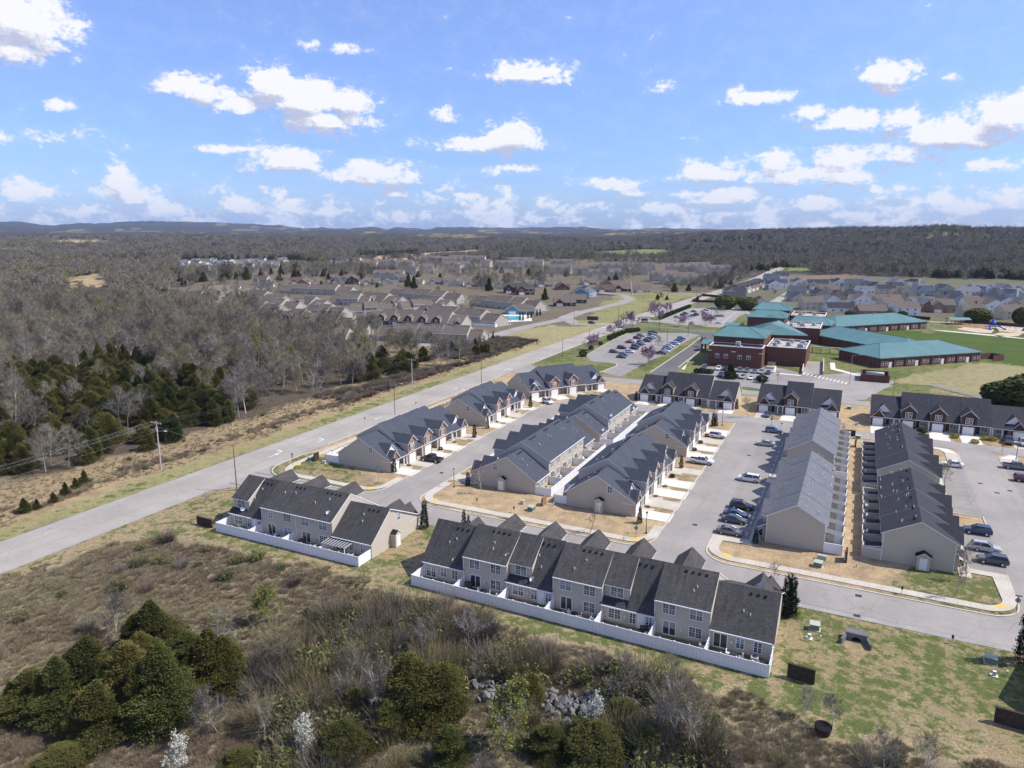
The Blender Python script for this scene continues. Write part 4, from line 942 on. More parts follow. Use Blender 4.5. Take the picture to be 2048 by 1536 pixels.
# J, K front to -x (rotation -90: local x runs towards the camera); L, M front to +x
flats('flats_row', 'near grey roofed two storey row beside four parked cars of the middle street', (-11.2, 165.4), -math.pi/2, [(0, 7.2), (7.2, 19), (19, 30.4), (30.4, 37.9)], 37.9, 9.6, 'roof_grey', 7, near=False, step=-.3, zb=-.9)
flats('flats_row', 'far grey roofed two storey row behind the near grey roofed one', (-11.4, 206.2), -math.pi/2, [(0, 9), (9, 19), (19, 29.4), (29.4, 36.7)], 36.7, 9.6, 'roof_grey', 7, near=False, step=-.25, zb=-.2)
flats('flats_row', 'near charcoal roofed two storey row on the right, small gabled door in its end wall', (18.0, 128.6), math.pi/2, [(0, 7.2), (7.2, 18.), (18., 32.4)], 32.4, 10.6, 'roof_char', 6, walled=True, near=True, step=.35)
flats('flats_row', 'far charcoal roofed two storey row behind the near charcoal roofed one', (17.7, 163.2), math.pi/2, [(0, 7.2), (7.2, 24.), (24., 35.4)], 35.4, 10.6, 'roof_char', 7, walled=True, near=True, step=.3, zb=.4)
# gabled storage closet in the end wall of the near charcoal row
s = MB(); X0 = 12.6
s.box(X0, 127.3, 0, X0+1.9, 128.6, 2.35, 'siding'); s.prism([(X0, 2.35), (X0+1.9, 2.35), (X0+.95, 3.0)], 127.3, 128.6, 'y', 'siding')
s.slab((X0-.3, 128.6, 2.35), (X0-.3, 127.0, 2.35), (X0+.95, 127.0, 3.15), (X0+.95, 128.6, 3.15), .1, 'roof_shade_black', 'trim'); s.slab((X0+.95, 128.6, 3.15), (X0+.95, 127.0, 3.15), (X0+2.2, 127.0, 2.35), (X0+2.2, 128.6, 2.35), .1, 'roof_shade_black', 'trim')
_r = [o for o in COL.objects if o.get('label', '').startswith('near charcoal roofed')][0]
o = s.build('storage_closet'); o.parent = _r; o.matrix_parent_inverse = (Matrix.Translation((18.0, 128.6, 0)) @ Matrix.Rotation(math.pi/2, 4, 'Z')).inverted(); d = inst('door', DOOR, o, (X0+.95, 127.3, .06))
# ---------------------------------------------------------------- cars
def car_meshes(kind):
    """side profile (x forward) : lower body stations (x, z_low, z_top, half width); greenhouse (x, z) outline"""
    P = {'sedan': dict(L=4.8, W=.92, st=[(-2.4,.45,.85,.70),(-2.3,.3,.98,.86),(-1.55,.25,1.02,.92),(-.6,.22,.98,.92),(.9,.22,.96,.92),(1.3,.24,.94,.91),(2.1,.28,.80,.86),(2.38,.4,.62,.70)],
                       gh=[(-1.75,1.0),(-.95,1.42),(.15,1.44),(1.15,.96)], wb=(-1.4,1.42), wr=.33),
         'suv': dict(L=4.7, W=.95, st=[(-2.32,.5,1.05,.80),(-2.25,.35,1.12,.90),(-1.5,.3,1.12,.95),(.8,.28,1.08,.95),(1.2,.3,1.06,.94),(2.05,.34,.96,.90),(2.33,.48,.75,.74)],
                     gh=[(-2.2,1.12),(-1.85,1.66),(.1,1.70),(1.1,1.07)], wb=(-1.35,1.4), wr=.37),
         'minivan': dict(L=5.1, W=.98, st=[(-2.52,.45,1.05,.84),(-2.45,.32,1.12,.94),(-1.5,.27,1.10,.98),(1.1,.25,1.05,.98),(1.5,.27,1.02,.96),(2.25,.32,.86,.90),(2.52,.45,.66,.74)],
                         gh=[(-2.42,1.12),(-2.1,1.68),(.35,1.72),(1.6,1.03)], wb=(-1.5,1.55), wr=.34),
         'pickup': dict(L=5.8, W=.99, st=[(-2.88,.55,1.12,.92),(-2.8,.5,1.16,.98),(-1.0,.42,1.16,.99),(-.9,.4,1.16,.99),(1.4,.4,1.14,.99),(1.8,.42,1.12,.97),(2.65,.48,1.02,.93),(2.86,.55,.85,.84)],
                        gh=[(-.95,1.16),(-.8,1.82),(.75,1.84),(1.45,1.14)], wb=(-1.75,1.8), wr=.42)}[kind]
    b = MB(); st = P['st']; W = P['W']
    def ring(x, zl, zt, hw):
        return [(x, -hw*.93, zl), (x, -hw, zl+.18), (x, -hw, zt-.22), (x, -hw*.93, zt-.04), (x, -hw*.8, zt), (x, hw*.8, zt), (x, hw*.93, zt-.04), (x, hw, zt-.22), (x, hw, zl+.18), (x, hw*.93, zl)]
    rs = [ring(*s) for s in st]
    for a, c in zip(rs, rs[1:]):
        for i in range(10):
            j = (i+1) % 10; b.face([a[i], c[i], c[j], a[j]], 'CAR')
    b.face(rs[0], 'CAR'); b.face(rs[-1][::-1], 'CAR')
    gh = P['gh']; wi, wo = W*.74, W*.90
    pts = [(gh[0][0], wo, gh[0][1]-.03), (gh[1][0], wi, gh[1][1]), (gh[2][0], wi, gh[2][1]), (gh[3][0], wo, gh[3][1]-.03)]
    # roof skin and pillars
    r = [(x, s*w, z+.02) for s in (-1, 1) for x, w, z in pts]
    b.face([(pts[1][0]-.05, -wi, pts[1][2]), (pts[2][0]+.05, -wi, pts[2][2]), (pts[2][0]+.05, wi, pts[2][2]), (pts[1][0]-.05, wi, pts[1][2])], 'CAR')
    b.box(pts[1][0]+.05, -wi*.93, pts[1][2]-.05, pts[2][0]-.05, wi*.93, pts[1][2]+.035, 'CAR')
    for s in (-1, 1):
        for i, j in ((0, 1), (3, 2)):
            x, w, z = pts[i]; x2, w2, z2 = pts[j]
            b.tube([Vector((x, s*w, z)), Vector((x2, s*w2, z2))], [.055, .05], 5, 'CAR')
        b.tube([Vector((pts[1][0], s*wi, pts[1][2])), Vector((pts[2][0], s*wi, pts[2][2]))], [.05, .05], 5, 'CAR')
        xm = (pts[1][0]+pts[2][0])/2; b.tube([Vector((xm-.05, s*(wo+.005), gh[0][1]-.05)), Vector((xm, s*(wi+.01), pts[1][2]))], [.045, .04], 5, 'CAR')
        b.box(pts[3][0]-.55, s*(W+.14)-.08, gh[3][1]-.02, pts[3][0]-.35, s*(W+.14)+.08, gh[3][1]+.14, 'CAR')
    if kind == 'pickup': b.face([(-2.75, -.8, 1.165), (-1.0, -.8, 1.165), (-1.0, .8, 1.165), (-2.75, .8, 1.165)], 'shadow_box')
    if kind in ('suv', 'minivan'):
        for s in (-1, 1): b.box(pts[1][0]+.2, s*wi*.9-.02, pts[1][2]+.06, pts[2][0]-.3, s*wi*.9+.02, pts[1][2]+.09, 'metal_grey')
    g = MB()
    A = [(x, -w, z) for x, w, z in pts]; B_ = [(x, w, z) for x, w, z in pts]
    g.face(A, 'glass'); g.face(B_[::-1], 'glass'); g.face([A[3], A[2], B_[2], B_[3]][::-1], 'glass'); g.face([A[0], A[1], B_[1], B_[0]], 'glass')
    wr = P['wr']; w = MB(); n = 14
    for s in (-.11, .11): pass
    ringv = lambda r, y: [(r*math.cos(2*math.pi*i/n), y, r*math.sin(2*math.pi*i/n)) for i in range(n)]
    o, i_ = ringv(wr, -.11), ringv(wr, .11)
    for k in range(n): w.face([o[k], o[(k+1) % n], i_[(k+1) % n], i_[k]], 'rubber')
    w.face(o[::-1], 'rubber'); w.face(i_, 'rubber')
    rm = MB()
    for y, rev in ((-.12, 1), (.12, 0)):
        q = ringv(wr*.62, y); rm.face(q[::-1] if rev else q, 'rim')
    hl = MB(); hl.box(-.06, -.2, -.07, .04, .2, .07, 'headlight'); tl = MB(); tl.box(-.04, -.16, -.12, .05, .16, .12, 'taillight')
    return dict(body=b, glass=g.mesh('window_glass'), wheel=w.mesh('wheel'), rim=rm.mesh('rim'), hl=hl.mesh('headlight'), tl=tl.mesh('taillight'), P=P)
CK = {k: car_meshes(k) for k in ('sedan', 'suv', 'minivan', 'pickup')}; _cb = {}; _ct = {}
def car(kind, colour, x, y, ang, label, group='parked cars', sc=1.0):
    """ang: heading in degrees from +X"""
    K = CK[kind]; key = (kind, colour)
    if key not in _cb:
        b = K['body']; b.mats = [('car_'+colour) if m == 'CAR' or m.startswith('car_') else m for m in b.mats]; _cb[key] = b.mesh('body')
        P = K['P']; t = empty('parked_car', (x, y, .05), R(ang)); inst('body', _cb[key], t); inst('window_glass', K['glass'], t)
        for wx in P['wb']:
            for s in (-1, 1):
                w = inst('wheel', K['wheel'], t, (wx, s*(P['W']-.08), P['wr'])); inst('rim', K['rim'], w)
        f = P['st'][-1]; r = P['st'][0]
        for s in (-1, 1):
            inst('headlight', K['hl'], t, (f[0]-.12, s*f[3]*.82, f[2]-.02)); inst('taillight', K['tl'], t, (r[0]+.06, s*r[3]*.98, r[2]-.12))
        _ct[key] = t
    else:
        t = copy_tree(_ct[key]); t.location = (x, y, .05); t.rotation_euler = (0, 0, R(ang))
    t.name = {'pickup': 'parked_pickup', 'minivan': 'parked_minivan'}.get(kind, 'parked_car')
    t.scale = (sc, sc, sc); tag(t, label, 'car' if kind != 'pickup' else 'pickup truck', group); return t
for a in [('sedan','bronze grey',-17.6,128.3,0,'bronze grey sedan nearest the corner of the four parked by the grey flats'),
  ('sedan','dark grey',-17.7,134.2,0,'dark grey sedan, second from the corner of the four parked by the grey roofed row'),
  ('sedan','dark blue',-17.9,137.0,0,'dark blue sedan just behind the dark grey one beside the grey roofed row'),
  ('suv','black',-17.5,142.0,0,'black suv, farthest of the four cars parked near the middle street corner'),
  ('minivan','white',-18.6,159.6,180,'white minivan by the grass island between the two grey roofed rows'),
  ('sedan','silver',-18.6,189.6,180,'pale silver sedan alone in the bays beside the far grey roofed row'),
  ('suv','light blue',-18.0,203.6,0,'light blue suv at the far end of the bays near the stop sign'),
  ('pickup','white',-30.6,167.4,0,'white pickup parked on the drive beside the gable of the far middle street row'),
  ('suv','white',-31.2,191.6,0,'white suv on the drive of the far row of the middle street'),
  ('pickup','black',-90.2,140.2,180,'black pickup on the concrete drive of the row beside the west street'),
  ('suv','white',-88.3,207.6,-34,'white suv on the drive of the row across the bend of the west street'),
  ('sedan','dark grey',-21.9,221.3,-90,'dark sedan on the drive of the three unit brick row of the top street'),
  ('sedan','white',23.6,191.3,180,'white hatchback at the far end of the bays of the east street'),
  ('suv','dark blue',23.7,148.6,180,'dark blue suv, farthest of the three at the near east street bays'),
  ('suv','silver',24.0,140.6,0,'silver suv between the blue and the black suv in the east street bays'),
  ('suv','dark grey',24.3,135.4,180,'charcoal suv nearest the pavement corner of the east street'),
  ('pickup','grey',37.0,195.8,0,'grey blue pickup at the right edge of the picture, across the east street'),
  ('suv','maroon',37.2,186.2,0,'maroon suv at the right edge of the picture below the grey pickup'),
  ('pickup','dark grey',39.0,220.2,-90,'dark grey pickup on the drive at the right end of the top street'),
  ('suv','silver',42.2,219.6,-90,'silver suv at the right edge on the last drive of the top street')]: car(*a)
lot1 = [('suv','dark grey',445,800),('minivan','black',595,725),('sedan','dark grey',585,895),('suv','light blue',620,850),('suv','white',740,800),('sedan','black',820,733),('suv','dark blue',850,695),('sedan','red',740,618),
  ('sedan','white',775,590),('suv','maroon',880,543),('suv','dark green',950,625),('sedan','dark blue',915,660),('sedan','silver',965,645),('suv','black',1065,595),('suv','grey',945,500),('sedan','dark blue',1105,550),('sedan','white',1175,525),
  ('suv','light blue',1150,480),('pickup','black',1170,437),('sedan','silver',1215,493),('pickup','black',1315,825),('sedan','white',1400,785),('sedan','dark blue',1410,755),('suv','silver',1440,722),('suv','white',1490,695),
  ('sedan','blue',1505,665),('minivan','white',1580,650),('sedan','grey',1600,622),('sedan','dark blue',1635,597),('sedan','blue',1668,575),('suv','dark blue',1700,553)]
ORD = ['first','second','third','fourth','fifth','sixth','seventh','eighth','ninth','tenth','eleventh','twelfth','thirteenth','fourteenth','fifteenth','sixteenth','seventeenth','eighteenth','nineteenth','twentieth','twenty first','twenty second','twenty third','twenty fourth','twenty fifth','twenty sixth','twenty seventh','twenty eighth','twenty ninth','thirtieth','thirty first','thirty second','thirty third','thirty fourth','thirty fifth','thirty sixth']
def labelled(lst, where, group, fx, head, sc=.95):
    pos = [(k, c, *fx(x, y)) for k, c, x, y in lst]; px = [x for _, _, x, _ in lst]; cnt = {}
    order = sorted(range(len(lst)), key=lambda i: px[i]); rank = {}
    for i in order:
        kk = (lst[i][0], lst[i][1]); cnt[kk] = cnt.get(kk, 0)+1; rank[i] = cnt[kk]
    for i, (k, c, x, y) in enumerate(pos):
        n = cnt[(k, c)]; pre = '' if n == 1 else (ORD[rank[i]-1]+' from the left of the '); nm = {'suv': 'suv', 'sedan': 'sedan', 'pickup': 'pickup', 'minivan': 'minivan'}[k]
        car(k, c, x, y, head, (pre+c+' '+nm+('s ' if n > 1 else ' ')+where) if n > 1 else ('only '+c+' '+nm+' '+where), group, sc)
labelled(lot1, 'in the near school car park', 'cars in the near school car park', lambda x, y: G(1180+x/9.309, 620+y/9.309), 0)
labelled([('suv','silver',1385,166),('suv','maroon',1440,145),('suv','black',1462,132),('sedan','white',1478,175),('sedan','silver',1500,160),('sedan','dark blue',1520,150),('sedan','black',1545,145),('suv','dark grey',1562,138),('sedan','black',1535,110),
  ('sedan','white',1622,112),('sedan','dark blue',1642,102),('suv','dark blue',1685,180),('sedan','dark grey',1705,168),('sedan','grey',1752,153),('sedan','light blue',1785,152),('sedan','white',1762,218)], 'in the far school car park', 'cars in the far school car park', lambda x, y: G(1050+x/4.551, 600+y/4.551), 8, .92)
labelled([('suv','dark grey',790,170),('suv','white',915,180),('suv','black',975,180),('minivan','grey',1105,185),('suv','grey',1165,190),('sedan','light blue',1230,195),('suv','silver',1285,205),('sedan','dark blue',1350,205),
  ('suv','dark blue',935,235),('sedan','white',995,247),('sedan','blue',1062,248),('suv','silver',1128,248),('sedan','white',1198,255),('sedan','black',1262,258),('sedan','silver',1335,262)], 'in the small car park below the school', 'cars in the small car park below the school', lambda x, y: (G(1220+x/4.267, 700+y/4.267)[0], 290.5 if y < 220 else 277.), -90, .95)
x, y = G(1183.5, 647.5); car('suv', 'black', x, y, -20, 'black suv waiting where the estate street meets the main road', 'cars on the roads')
# wheel stops
for i, y in enumerate((129.3, 134.9, 137.8, 140.7, 147, 150, 153, 156, 165.5, 169.5, 173.5, 177.5, 181, 185, 190.5, 193.6)):
    b = MB(); b.box(-.12, -.85, 0, .12, .85, .13, 'conc_new'); o = b.build('wheel_stop', None, (-14.7, y, .05)); tag(o, 'pale concrete wheel stop at the head of a parking bay by the grey roofed rows', 'wheel stop', 'wheel stops of the middle street bays')

# ---------------------------------------------------------------- simple houses and far rows
def rect_house(name, label, x, y, ang, w, d, ze, zr, wall, roof, group=None, bays=1, chimney=False, cat='house', hip=False, z0=0, porch=True, wins=True, storeys=2, garage=True):
    """main gable along local x, cross gable to the front (-y)"""
    root = empty(name, (x, y, z0), R(ang), label, cat, group); WB = MB(); RB = MB(); P = [(-.4, ze-.05), (d/2, zr), (d+.4, ze-.05)]
    ox = -w/2; 
    if hip:
        WB.box(ox, 0, 0, -ox, d, ze, wall); h = min(d/2, w/2-.5)
        c = [(ox-.4, -.4, ze), (-ox+.4, -.4, ze), (-ox+.4, d+.4, ze), (ox-.4, d+.4, ze)]; a, b_ = (ox+h, d/2, zr), (-ox-h, d/2, zr)
        RB.face([c[0], c[1], b_, a], roof); RB.face([c[1], c[2], b_], roof); RB.face([c[2], c[3], a, b_], roof); RB.face([c[3], c[0], a], roof); RB.face(c[::-1], 'trim'); RB.box(ox-.42, -.42, ze-.18, -ox+.42, d+.42, ze-.01, 'trim')
    else:
        WB.prism([(0, 0), (0, zprof(P, 0)-.1), (d/2, zr-.1), (d, zprof(P, d)-.1), (d, 0)], ox, -ox, 'x', wall)
        roofpart(RB, P, ox-.3, -ox+.3, roof)
    for k in range(bays):
        gw = w*.42 if bays == 1 else w/bays*.6; c = ox+w*(.25 if bays == 1 else (k+.5)/bays); ov = 1.6 if bays == 1 else .6
        WB.prism([(c-gw/2, 0), (c+gw/2, 0), (c+gw/2, ze), (c, ze+gw*.36), (c-gw/2, ze)], -ov, d*.4, 'y', wall if bays > 1 or ze > 4 else wall)
        gable_roof_y(RB, c-gw/2, c+gw/2, -ov-.35, d*.45, ze, min(zr-.15, ze+gw*.38), roof)
        if ze > 4: window(root, c, -ov, ze-2.0, 'f', 1.6, 1.3, 2, 2)
        if garage and bays == 1: inst('garage_door', GAR, root, (c, -ov, .02), 0, (min(1.7, gw/2.6), 1, 1))
        elif bays > 1: window(root, c, -ov, .8, 'f', 1.5, 1.4, 2, 2)
    if bays == 1:
        inst('front_door', DDOOR, root, (ox+w*.58, 0, .05)); window(root, ox+w*.8, 0, .8, 'f', 1.5, 1.4, 2, 2)
        if ze > 4: window(root, ox+w*.65, 0, ze-2., 'f', 1.2, 1.3, 2, 2); window(root, ox+w*.88, 0, ze-2., 'f', 1.2, 1.3, 2, 2)
        if porch:
            RB.slab((ox+w*.48, -1.7, 2.5), (-ox+.2, -1.7, 2.5), (-ox+.2, 0, 3.1), (ox+w*.48, 0, 3.1), .12, roof, 'trim'); inst('column', COLM, root, (-ox-.2, -1.5, 0), 0, (1, 1, .9)); inst('column', COLM, root, (ox+w*.72, -1.5, 0), 0, (1, 1, .9))
    if wins:
        for s, fc in ((ox, 'l'), (-ox, 'r')):
            window(root, s, d*.3, .9, fc, 1.0, 1.3, 2, 2)
            if ze > 4: window(root, s, d*.3, ze-2., fc, 1.0, 1.3, 2, 2); window(root, s, d*.7, ze-2., fc, 1.0, 1.3, 2, 2)
        for t in (.2, .5, .8):
            window(root, ox+w*t, d, .8, 'b', 1.3, 1.4, 2, 2)
            if ze > 4: window(root, ox+w*t, d, ze-2., 'b', 1.2, 1.3, 2, 2)
    if chimney:
        b = MB(); b.box(-ox, d*.4, 0, -ox+.9, d*.4+1.3, zr+1.3, 'siding_white'); b.box(-ox+.15, d*.4+.2, zr+1.3, -ox+.75, d*.4+1.1, zr+1.6, 'shadow_box'); b.build('chimney', root)
    WB.build('wall', root); RB.build('roof', root); return root
HS = [ # photo x, y of the middle of the base, storeys, wall, roof, ridge direction, extras
 (1471,588,1,'siding','roof_char',0),(1463,597,1,'siding_grey','roof_char',0),(1503,609,1,'siding_cream','roof_char',1),(1534,577,2,'siding_white','roof_char',1),(1554,574,2,'siding_white','roof_slate',0),(1584,573,2,'siding_white','roof_slate',1),
 (1545,563,2,'siding_blue','roof_slate',0),(1562,560,2,'siding_white','roof_char',0),(1606,573,1,'siding_cream','roof_taupe',0),(1632,577,2,'siding_cream','roof_char',0),(1664,573,2,'siding_white','roof_char',1,'c'),(1702,574,2,'siding_blue','roof_slate',0),(1722,580,2,'siding_cream','roof_slate',1),
 (1589,590,2,'siding_grey','roof_slate',0),(1578,600,1,'siding_cream','roof_slate',1),(1616,615,2,'siding_cream','roof_taupe',0),(1642,605,1,'siding_white','roof_grey',1),(1660,590,2,'siding','roof_taupe',0,'c'),(1673,620,1,'siding_white','roof_char',0),(1704,609,2,'siding_white','roof_taupe',1),
 (1735,625,1,'brick_tan','roof_taupe',0),(1769,616,2,'siding_cream','roof_taupe',0),(1799,626,2,'siding_white','roof_taupe',0),(1832,620,2,'brick_tan','roof_grey',1),(1731,593,2,'siding_white','roof_grey',0),(1737,582,2,'siding_white','roof_char',1),(1764,587,2,'siding_cream','roof_char',0),
 (1790,595,2,'siding_cream','roof_taupe',1),(1772,602,1,'siding','roof_taupe',0),(1656,569,1,'siding_grey','roof_char',0),(1694,579,1,'siding_cream','roof_slate',0),(1712,590,1,'siding_grey','roof_slate',0),(1733,573,2,'siding','roof_grey',0),(1777,573,2,'siding_white','roof_grey',1),(1792,577,1,'siding_white','roof_char',0),
 (1816,575,2,'siding_cream','roof_char',1,'c'),(1808,593,1,'siding_grey','roof_slate',0),(1850,592,2,'siding_blue','roof_slate',0,'c'),(1838,577,1,'siding_grey','roof_grey',0),(1872,587,2,'siding_green','roof_slate',1),(1927,592,2,'siding_white','roof_grey',0),(1950,593,2,'siding_blue','roof_slate',1,'c'),
 (1964,587,2,'siding_grey','roof_grey',0),(1989,585,2,'siding_grey','roof_grey',1),(2006,599,2,'siding_blue','roof_slate',1,'c'),(2026,598,2,'siding_green','roof_grey',0),(1868,609,1,'siding_grey','roof_slate',0),(1894,611,2,'siding_blue','roof_slate',1),(1927,606,1,'siding_grey','roof_taupe',0),(1886,624,2,'brick_tan','roof_taupe',0),
 (1939,618,2,'siding_white','roof_taupe',0),(1961,622,2,'siding_white','roof_taupe',1),(1983,616,2,'siding_white','roof_slate',1),(1934,634,2,'siding_grey','roof_taupe',0),(2007,634,2,'siding_cream','roof_taupe',0),(2022,619,2,'siding_cream','roof_taupe',1),(2040,613,1,'siding_grey','roof_char',0),(1848,619,2,'siding_grey','roof_taupe',0),
 (2046,590,2,'siding_grey','roof_grey',0),(2075,600,2,'siding_white','roof_grey',1),(2080,625,2,'siding_cream','roof_taupe',0),(1690,596,1,'siding_grey','roof_char',0),(1625,592,1,'siding_grey','roof_char',1),(1758,606,1,'siding_grey','roof_taupe',0),(1976,601,1,'siding_grey','roof_char',0),(1905,597,1,'siding_grey','roof_char',0),(1830,606,1,'siding_grey','roof_slate',0)]
WN = {'siding':'beige','siding_grey':'grey','siding_cream':'cream','siding_white':'white','siding_blue':'pale blue','siding_green':'grey green','brick_tan':'brick','siding_teal':'teal blue','brick_dark':'dark brick','brick_red':'red brick','siding_light':'pale beige'}
RN = {'roof_char':'charcoal','roof_slate':'slate','roof_taupe':'taupe','roof_grey':'grey','roof_brown':'brown','roof_dark':'dark'}
def street_label(lst, i, where):
    h = lst[i]; k = [j for j in range(len(lst)) if lst[j][2:5] == h[2:5]]; k.sort(key=lambda j: lst[j][0]); n = k.index(i)
    b = '%s %s' % (['', 'low', 'two storey'][h[2]], WN[h[3]])
    return '%s house with %s roof %s' % (b, RN[h[4]], where) if len(k) == 1 else ('leftmost ' if n == 0 else ORD[n]+' from left ')+'of the %s %s roofed houses %s' % (b, RN[h[4]], where)
rr = random.Random(11)
for i, h in enumerate(HS):
    x, y = G(h[0], h[1]+1.5); a = 22+rr.uniform(-7, 7)+(0 if h[5] == 0 else -90)+(180 if rr.random() < .55 and h[5] == 0 else 0)
    w = rr.uniform(15, 19) if h[2] == 1 else rr.uniform(13, 17); d = rr.uniform(10.5, 12.5)
    rect_house('suburban_house', street_label(HS, i, 'behind the school'), x, y, a, w, d, 3. if h[2] == 1 else 5.6, 6.6 if h[2] == 1 else 9.2, h[3], h[4], 'houses behind the school', chimney=len(h) > 6, porch=rr.random() < .7)
for i, (px, py) in enumerate(((1489,587),(1498,585),(1507,582),(1514,579.5),(1521,577),(1527,574.5))):
    x, y = G(px, py); rect_house('narrow_house', '%s narrow gabled %s house facing the estate lane left of the school' % (['nearest','second nearest','third nearest','third farthest','second farthest','farthest'][i], 'brick' if i % 2 == 0 else 'beige'), x, y, 64, 9, 16, 5.2, 8.4, 'brick_tan' if i % 3 == 0 else ('siding_cream' if i % 3 == 1 else 'brick_tan'), 'roof_char', 'narrow houses along the estate lane', wins=False, porch=False)
ML = [(1134,577,1,'brick_red','roof_brown',1),(1172,595,2,'siding_teal','roof_taupe',1),(1185,591,2,'siding_white','roof_slate',1),(1130,611,1,'brick_dark','roof_taupe',0),(1152,605,1,'brick_dark','roof_taupe',0),(1160,600,1,'siding_blue','roof_taupe',1),(1212,583,1,'brick_tan','roof_brown',0),(1246,581,1,'brick_dark','roof_taupe',0),(1287,584,1,'siding_cream','roof_taupe',0),
 (1052,588,2,'brick_red','roof_dark',0),(1027,585,2,'brick_dark','roof_dark',0),(520,568,2,'siding_grey','roof_brown',0),(548,572,1,'siding','roof_taupe',1),(596,566,1,'brick_tan','roof_brown',0),(620,568,1,'brick_tan','roof_taupe',1),(676,566,1,'brick_dark','roof_slate',0),(690,566,1,'siding_cream','roof_slate',1),(717,566,2,'brick_dark','roof_taupe',1),(742,568,1,'siding_grey','roof_taupe',0),
 (785,568,1,'siding_grey','roof_taupe',1),(800,563,2,'siding_grey','roof_taupe',0),(846,566,1,'siding_cream','roof_taupe',1),(873,567,1,'siding_grey','roof_taupe',0),(902,568,1,'siding_cream','roof_taupe',0),(925,570,1,'siding','roof_taupe',1),(945,572,1,'siding_grey','roof_taupe',0),(975,571,1,'siding_grey','roof_dark',1),(1005,572,1,'siding_cream','roof_taupe',0),(1090,572,1,'siding_grey','roof_taupe',0),(1180,568,1,'siding_grey','roof_taupe',0),(1222,570,1,'brick_tan','roof_taupe',1),(1062,572,1,'siding_grey','roof_taupe',1)]
for i, h in enumerate(ML):
    x, y = G(h[0], h[1]+1.5); a = 26+rr.uniform(-10, 10)+(0 if h[5] == 0 else 90)
    rect_house('suburban_house', street_label(ML, i, 'left of the road'), x, y, a, rr.uniform(14, 18), rr.uniform(10, 12), 3. if h[2] == 1 else 5.6, 6.8 if h[2] == 1 else 9., h[3], h[4], 'houses left of the main road', porch=rr.random() < .5)
FW = [(367,531),(376,529),(390,531),(397,527),(411,527),(423,533),(440,531),(455,529),(458,534),(470,527),(482,529),(493,527),(503,527),(511,531),(520,525),(527,532),(534,534),(541,530),(549,533),(480,538),(495,538),(375,540),(397,538),(432,524),(565,524),(572,527),(668,527),(697,524),(712,524),(420,541)]
for i, (px, py) in enumerate(FW):
    x, y = G(px, py+1); rect_house('far_house', ('leftmost' if i == 0 else ORD[sorted(range(len(FW)), key=lambda j: FW[j][0]).index(i)]+' from the left')+' of the far pale houses on the left', x, y, rr.uniform(0, 60)+(90 if i % 2 else 0), rr.uniform(13, 17), 10, 5.6, 9, ('siding_white','siding_cream','siding_white')[i % 3], ('roof_grey','roof_taupe','roof_slate')[i % 3], 'far pale houses', wins=i % 2 == 0)
AP = [(951,524,34),(918,523,30),(917,539,34),(982,533,26),(1013,536,34),(1041,528,46),(1067,533,30),(1123,533,34),(1148,536,28),(1115,547,34),(1217,541,34),(1248,540,30),(1281,541,40),(1292,548,26),(1211,558,38),(1170,550,30),(1364,545,40),(1382,543,40),(1411,553,40),(1434,548,36),(1359,567,36),(1380,570,36),(693,538,34),(716,537,26),(735,537,28),(776,561,34),(804,536,34),(770,533,26),(836,547,30),(848,546,26),(859,524,34),(882,526,30),(905,528,34),(924,543,30),(1330,562,30),(1400,541,30)]
for i, (px, py, w) in enumerate(AP):
    x, y = G(px, py+1); rect_house('apartment_block', ('leftmost' if i == 22 else ORD[sorted(range(len(AP)), key=lambda j: AP[j][0]).index(i)]+' from the left')+' of the taupe roofed apartment blocks beyond the estate', x, y, 24+(i % 3)*6-6+(90 if i % 5 == 3 else 0), w, 13, 8.6, 12.2, ('siding_cream','siding_grey','siding')[i % 3], 'roof_taupe', 'apartment blocks beyond the estate', bays=3, porch=False, cat='apartment block', wins=i % 2 == 0)
bp = G(40, 521); rect_house('farm_building', 'long pale blue roofed farm building at the far left edge', bp[0], bp[1], 26, 38, 18, 4.5, 8, 'siding_white', 'siding_blue', porch=False, wins=False, cat='farm building')
bp = G(168, 514); rect_house('farm_shed', 'small blue roofed shed by the far left field', bp[0], bp[1], 20, 16, 12, 4, 7, 'siding_white', 'siding_blue', porch=False, wins=False, cat='farm building')
# rows of the estate left of the main road.  (right end x, y on the ridge) -> (left end), z of ridge, back or front towards camera
def est_row(i, p1, p0, back, n, label, wall='siding_grey', roof='roof_taupe', ends=('end', 'end'), det=True):
    a = Vector(G(*p0, 8.4)); b = Vector(G(*p1, 8.4)); d = b-a; L = d.length; ang = math.atan2(d.y, d.x); n = max(3, int(round(n*.58))); w = L/n; nn = Vector((-d.y, d.x)).normalized()
    us = [U('end' if k == 0 and ends[0] == 'end' else 'end' if k == n-1 and ends[1] == 'end' else 'mid', w, bay='R' if k == n-1 else 'L', dz=-.3*((k+i) % 2)) for k in range(n)]
    if back: o = b+nn*8.4; return town_row('estate_row', label, (o.x, o.y), ang+math.pi, us[::-1], roof, 'brick_dark', wall, 14.4, 8.4, endgable=('plain', 'none'), group='taupe roofed rows of the estate', detail=det)
    o = a-nn*8.4; return town_row('estate_row', label, (o.x, o.y), ang, us, roof, 'brick_dark', wall, 14.4, 8.4, endgable=('none', 'plain'), group='taupe roofed rows of the estate', detail=det)
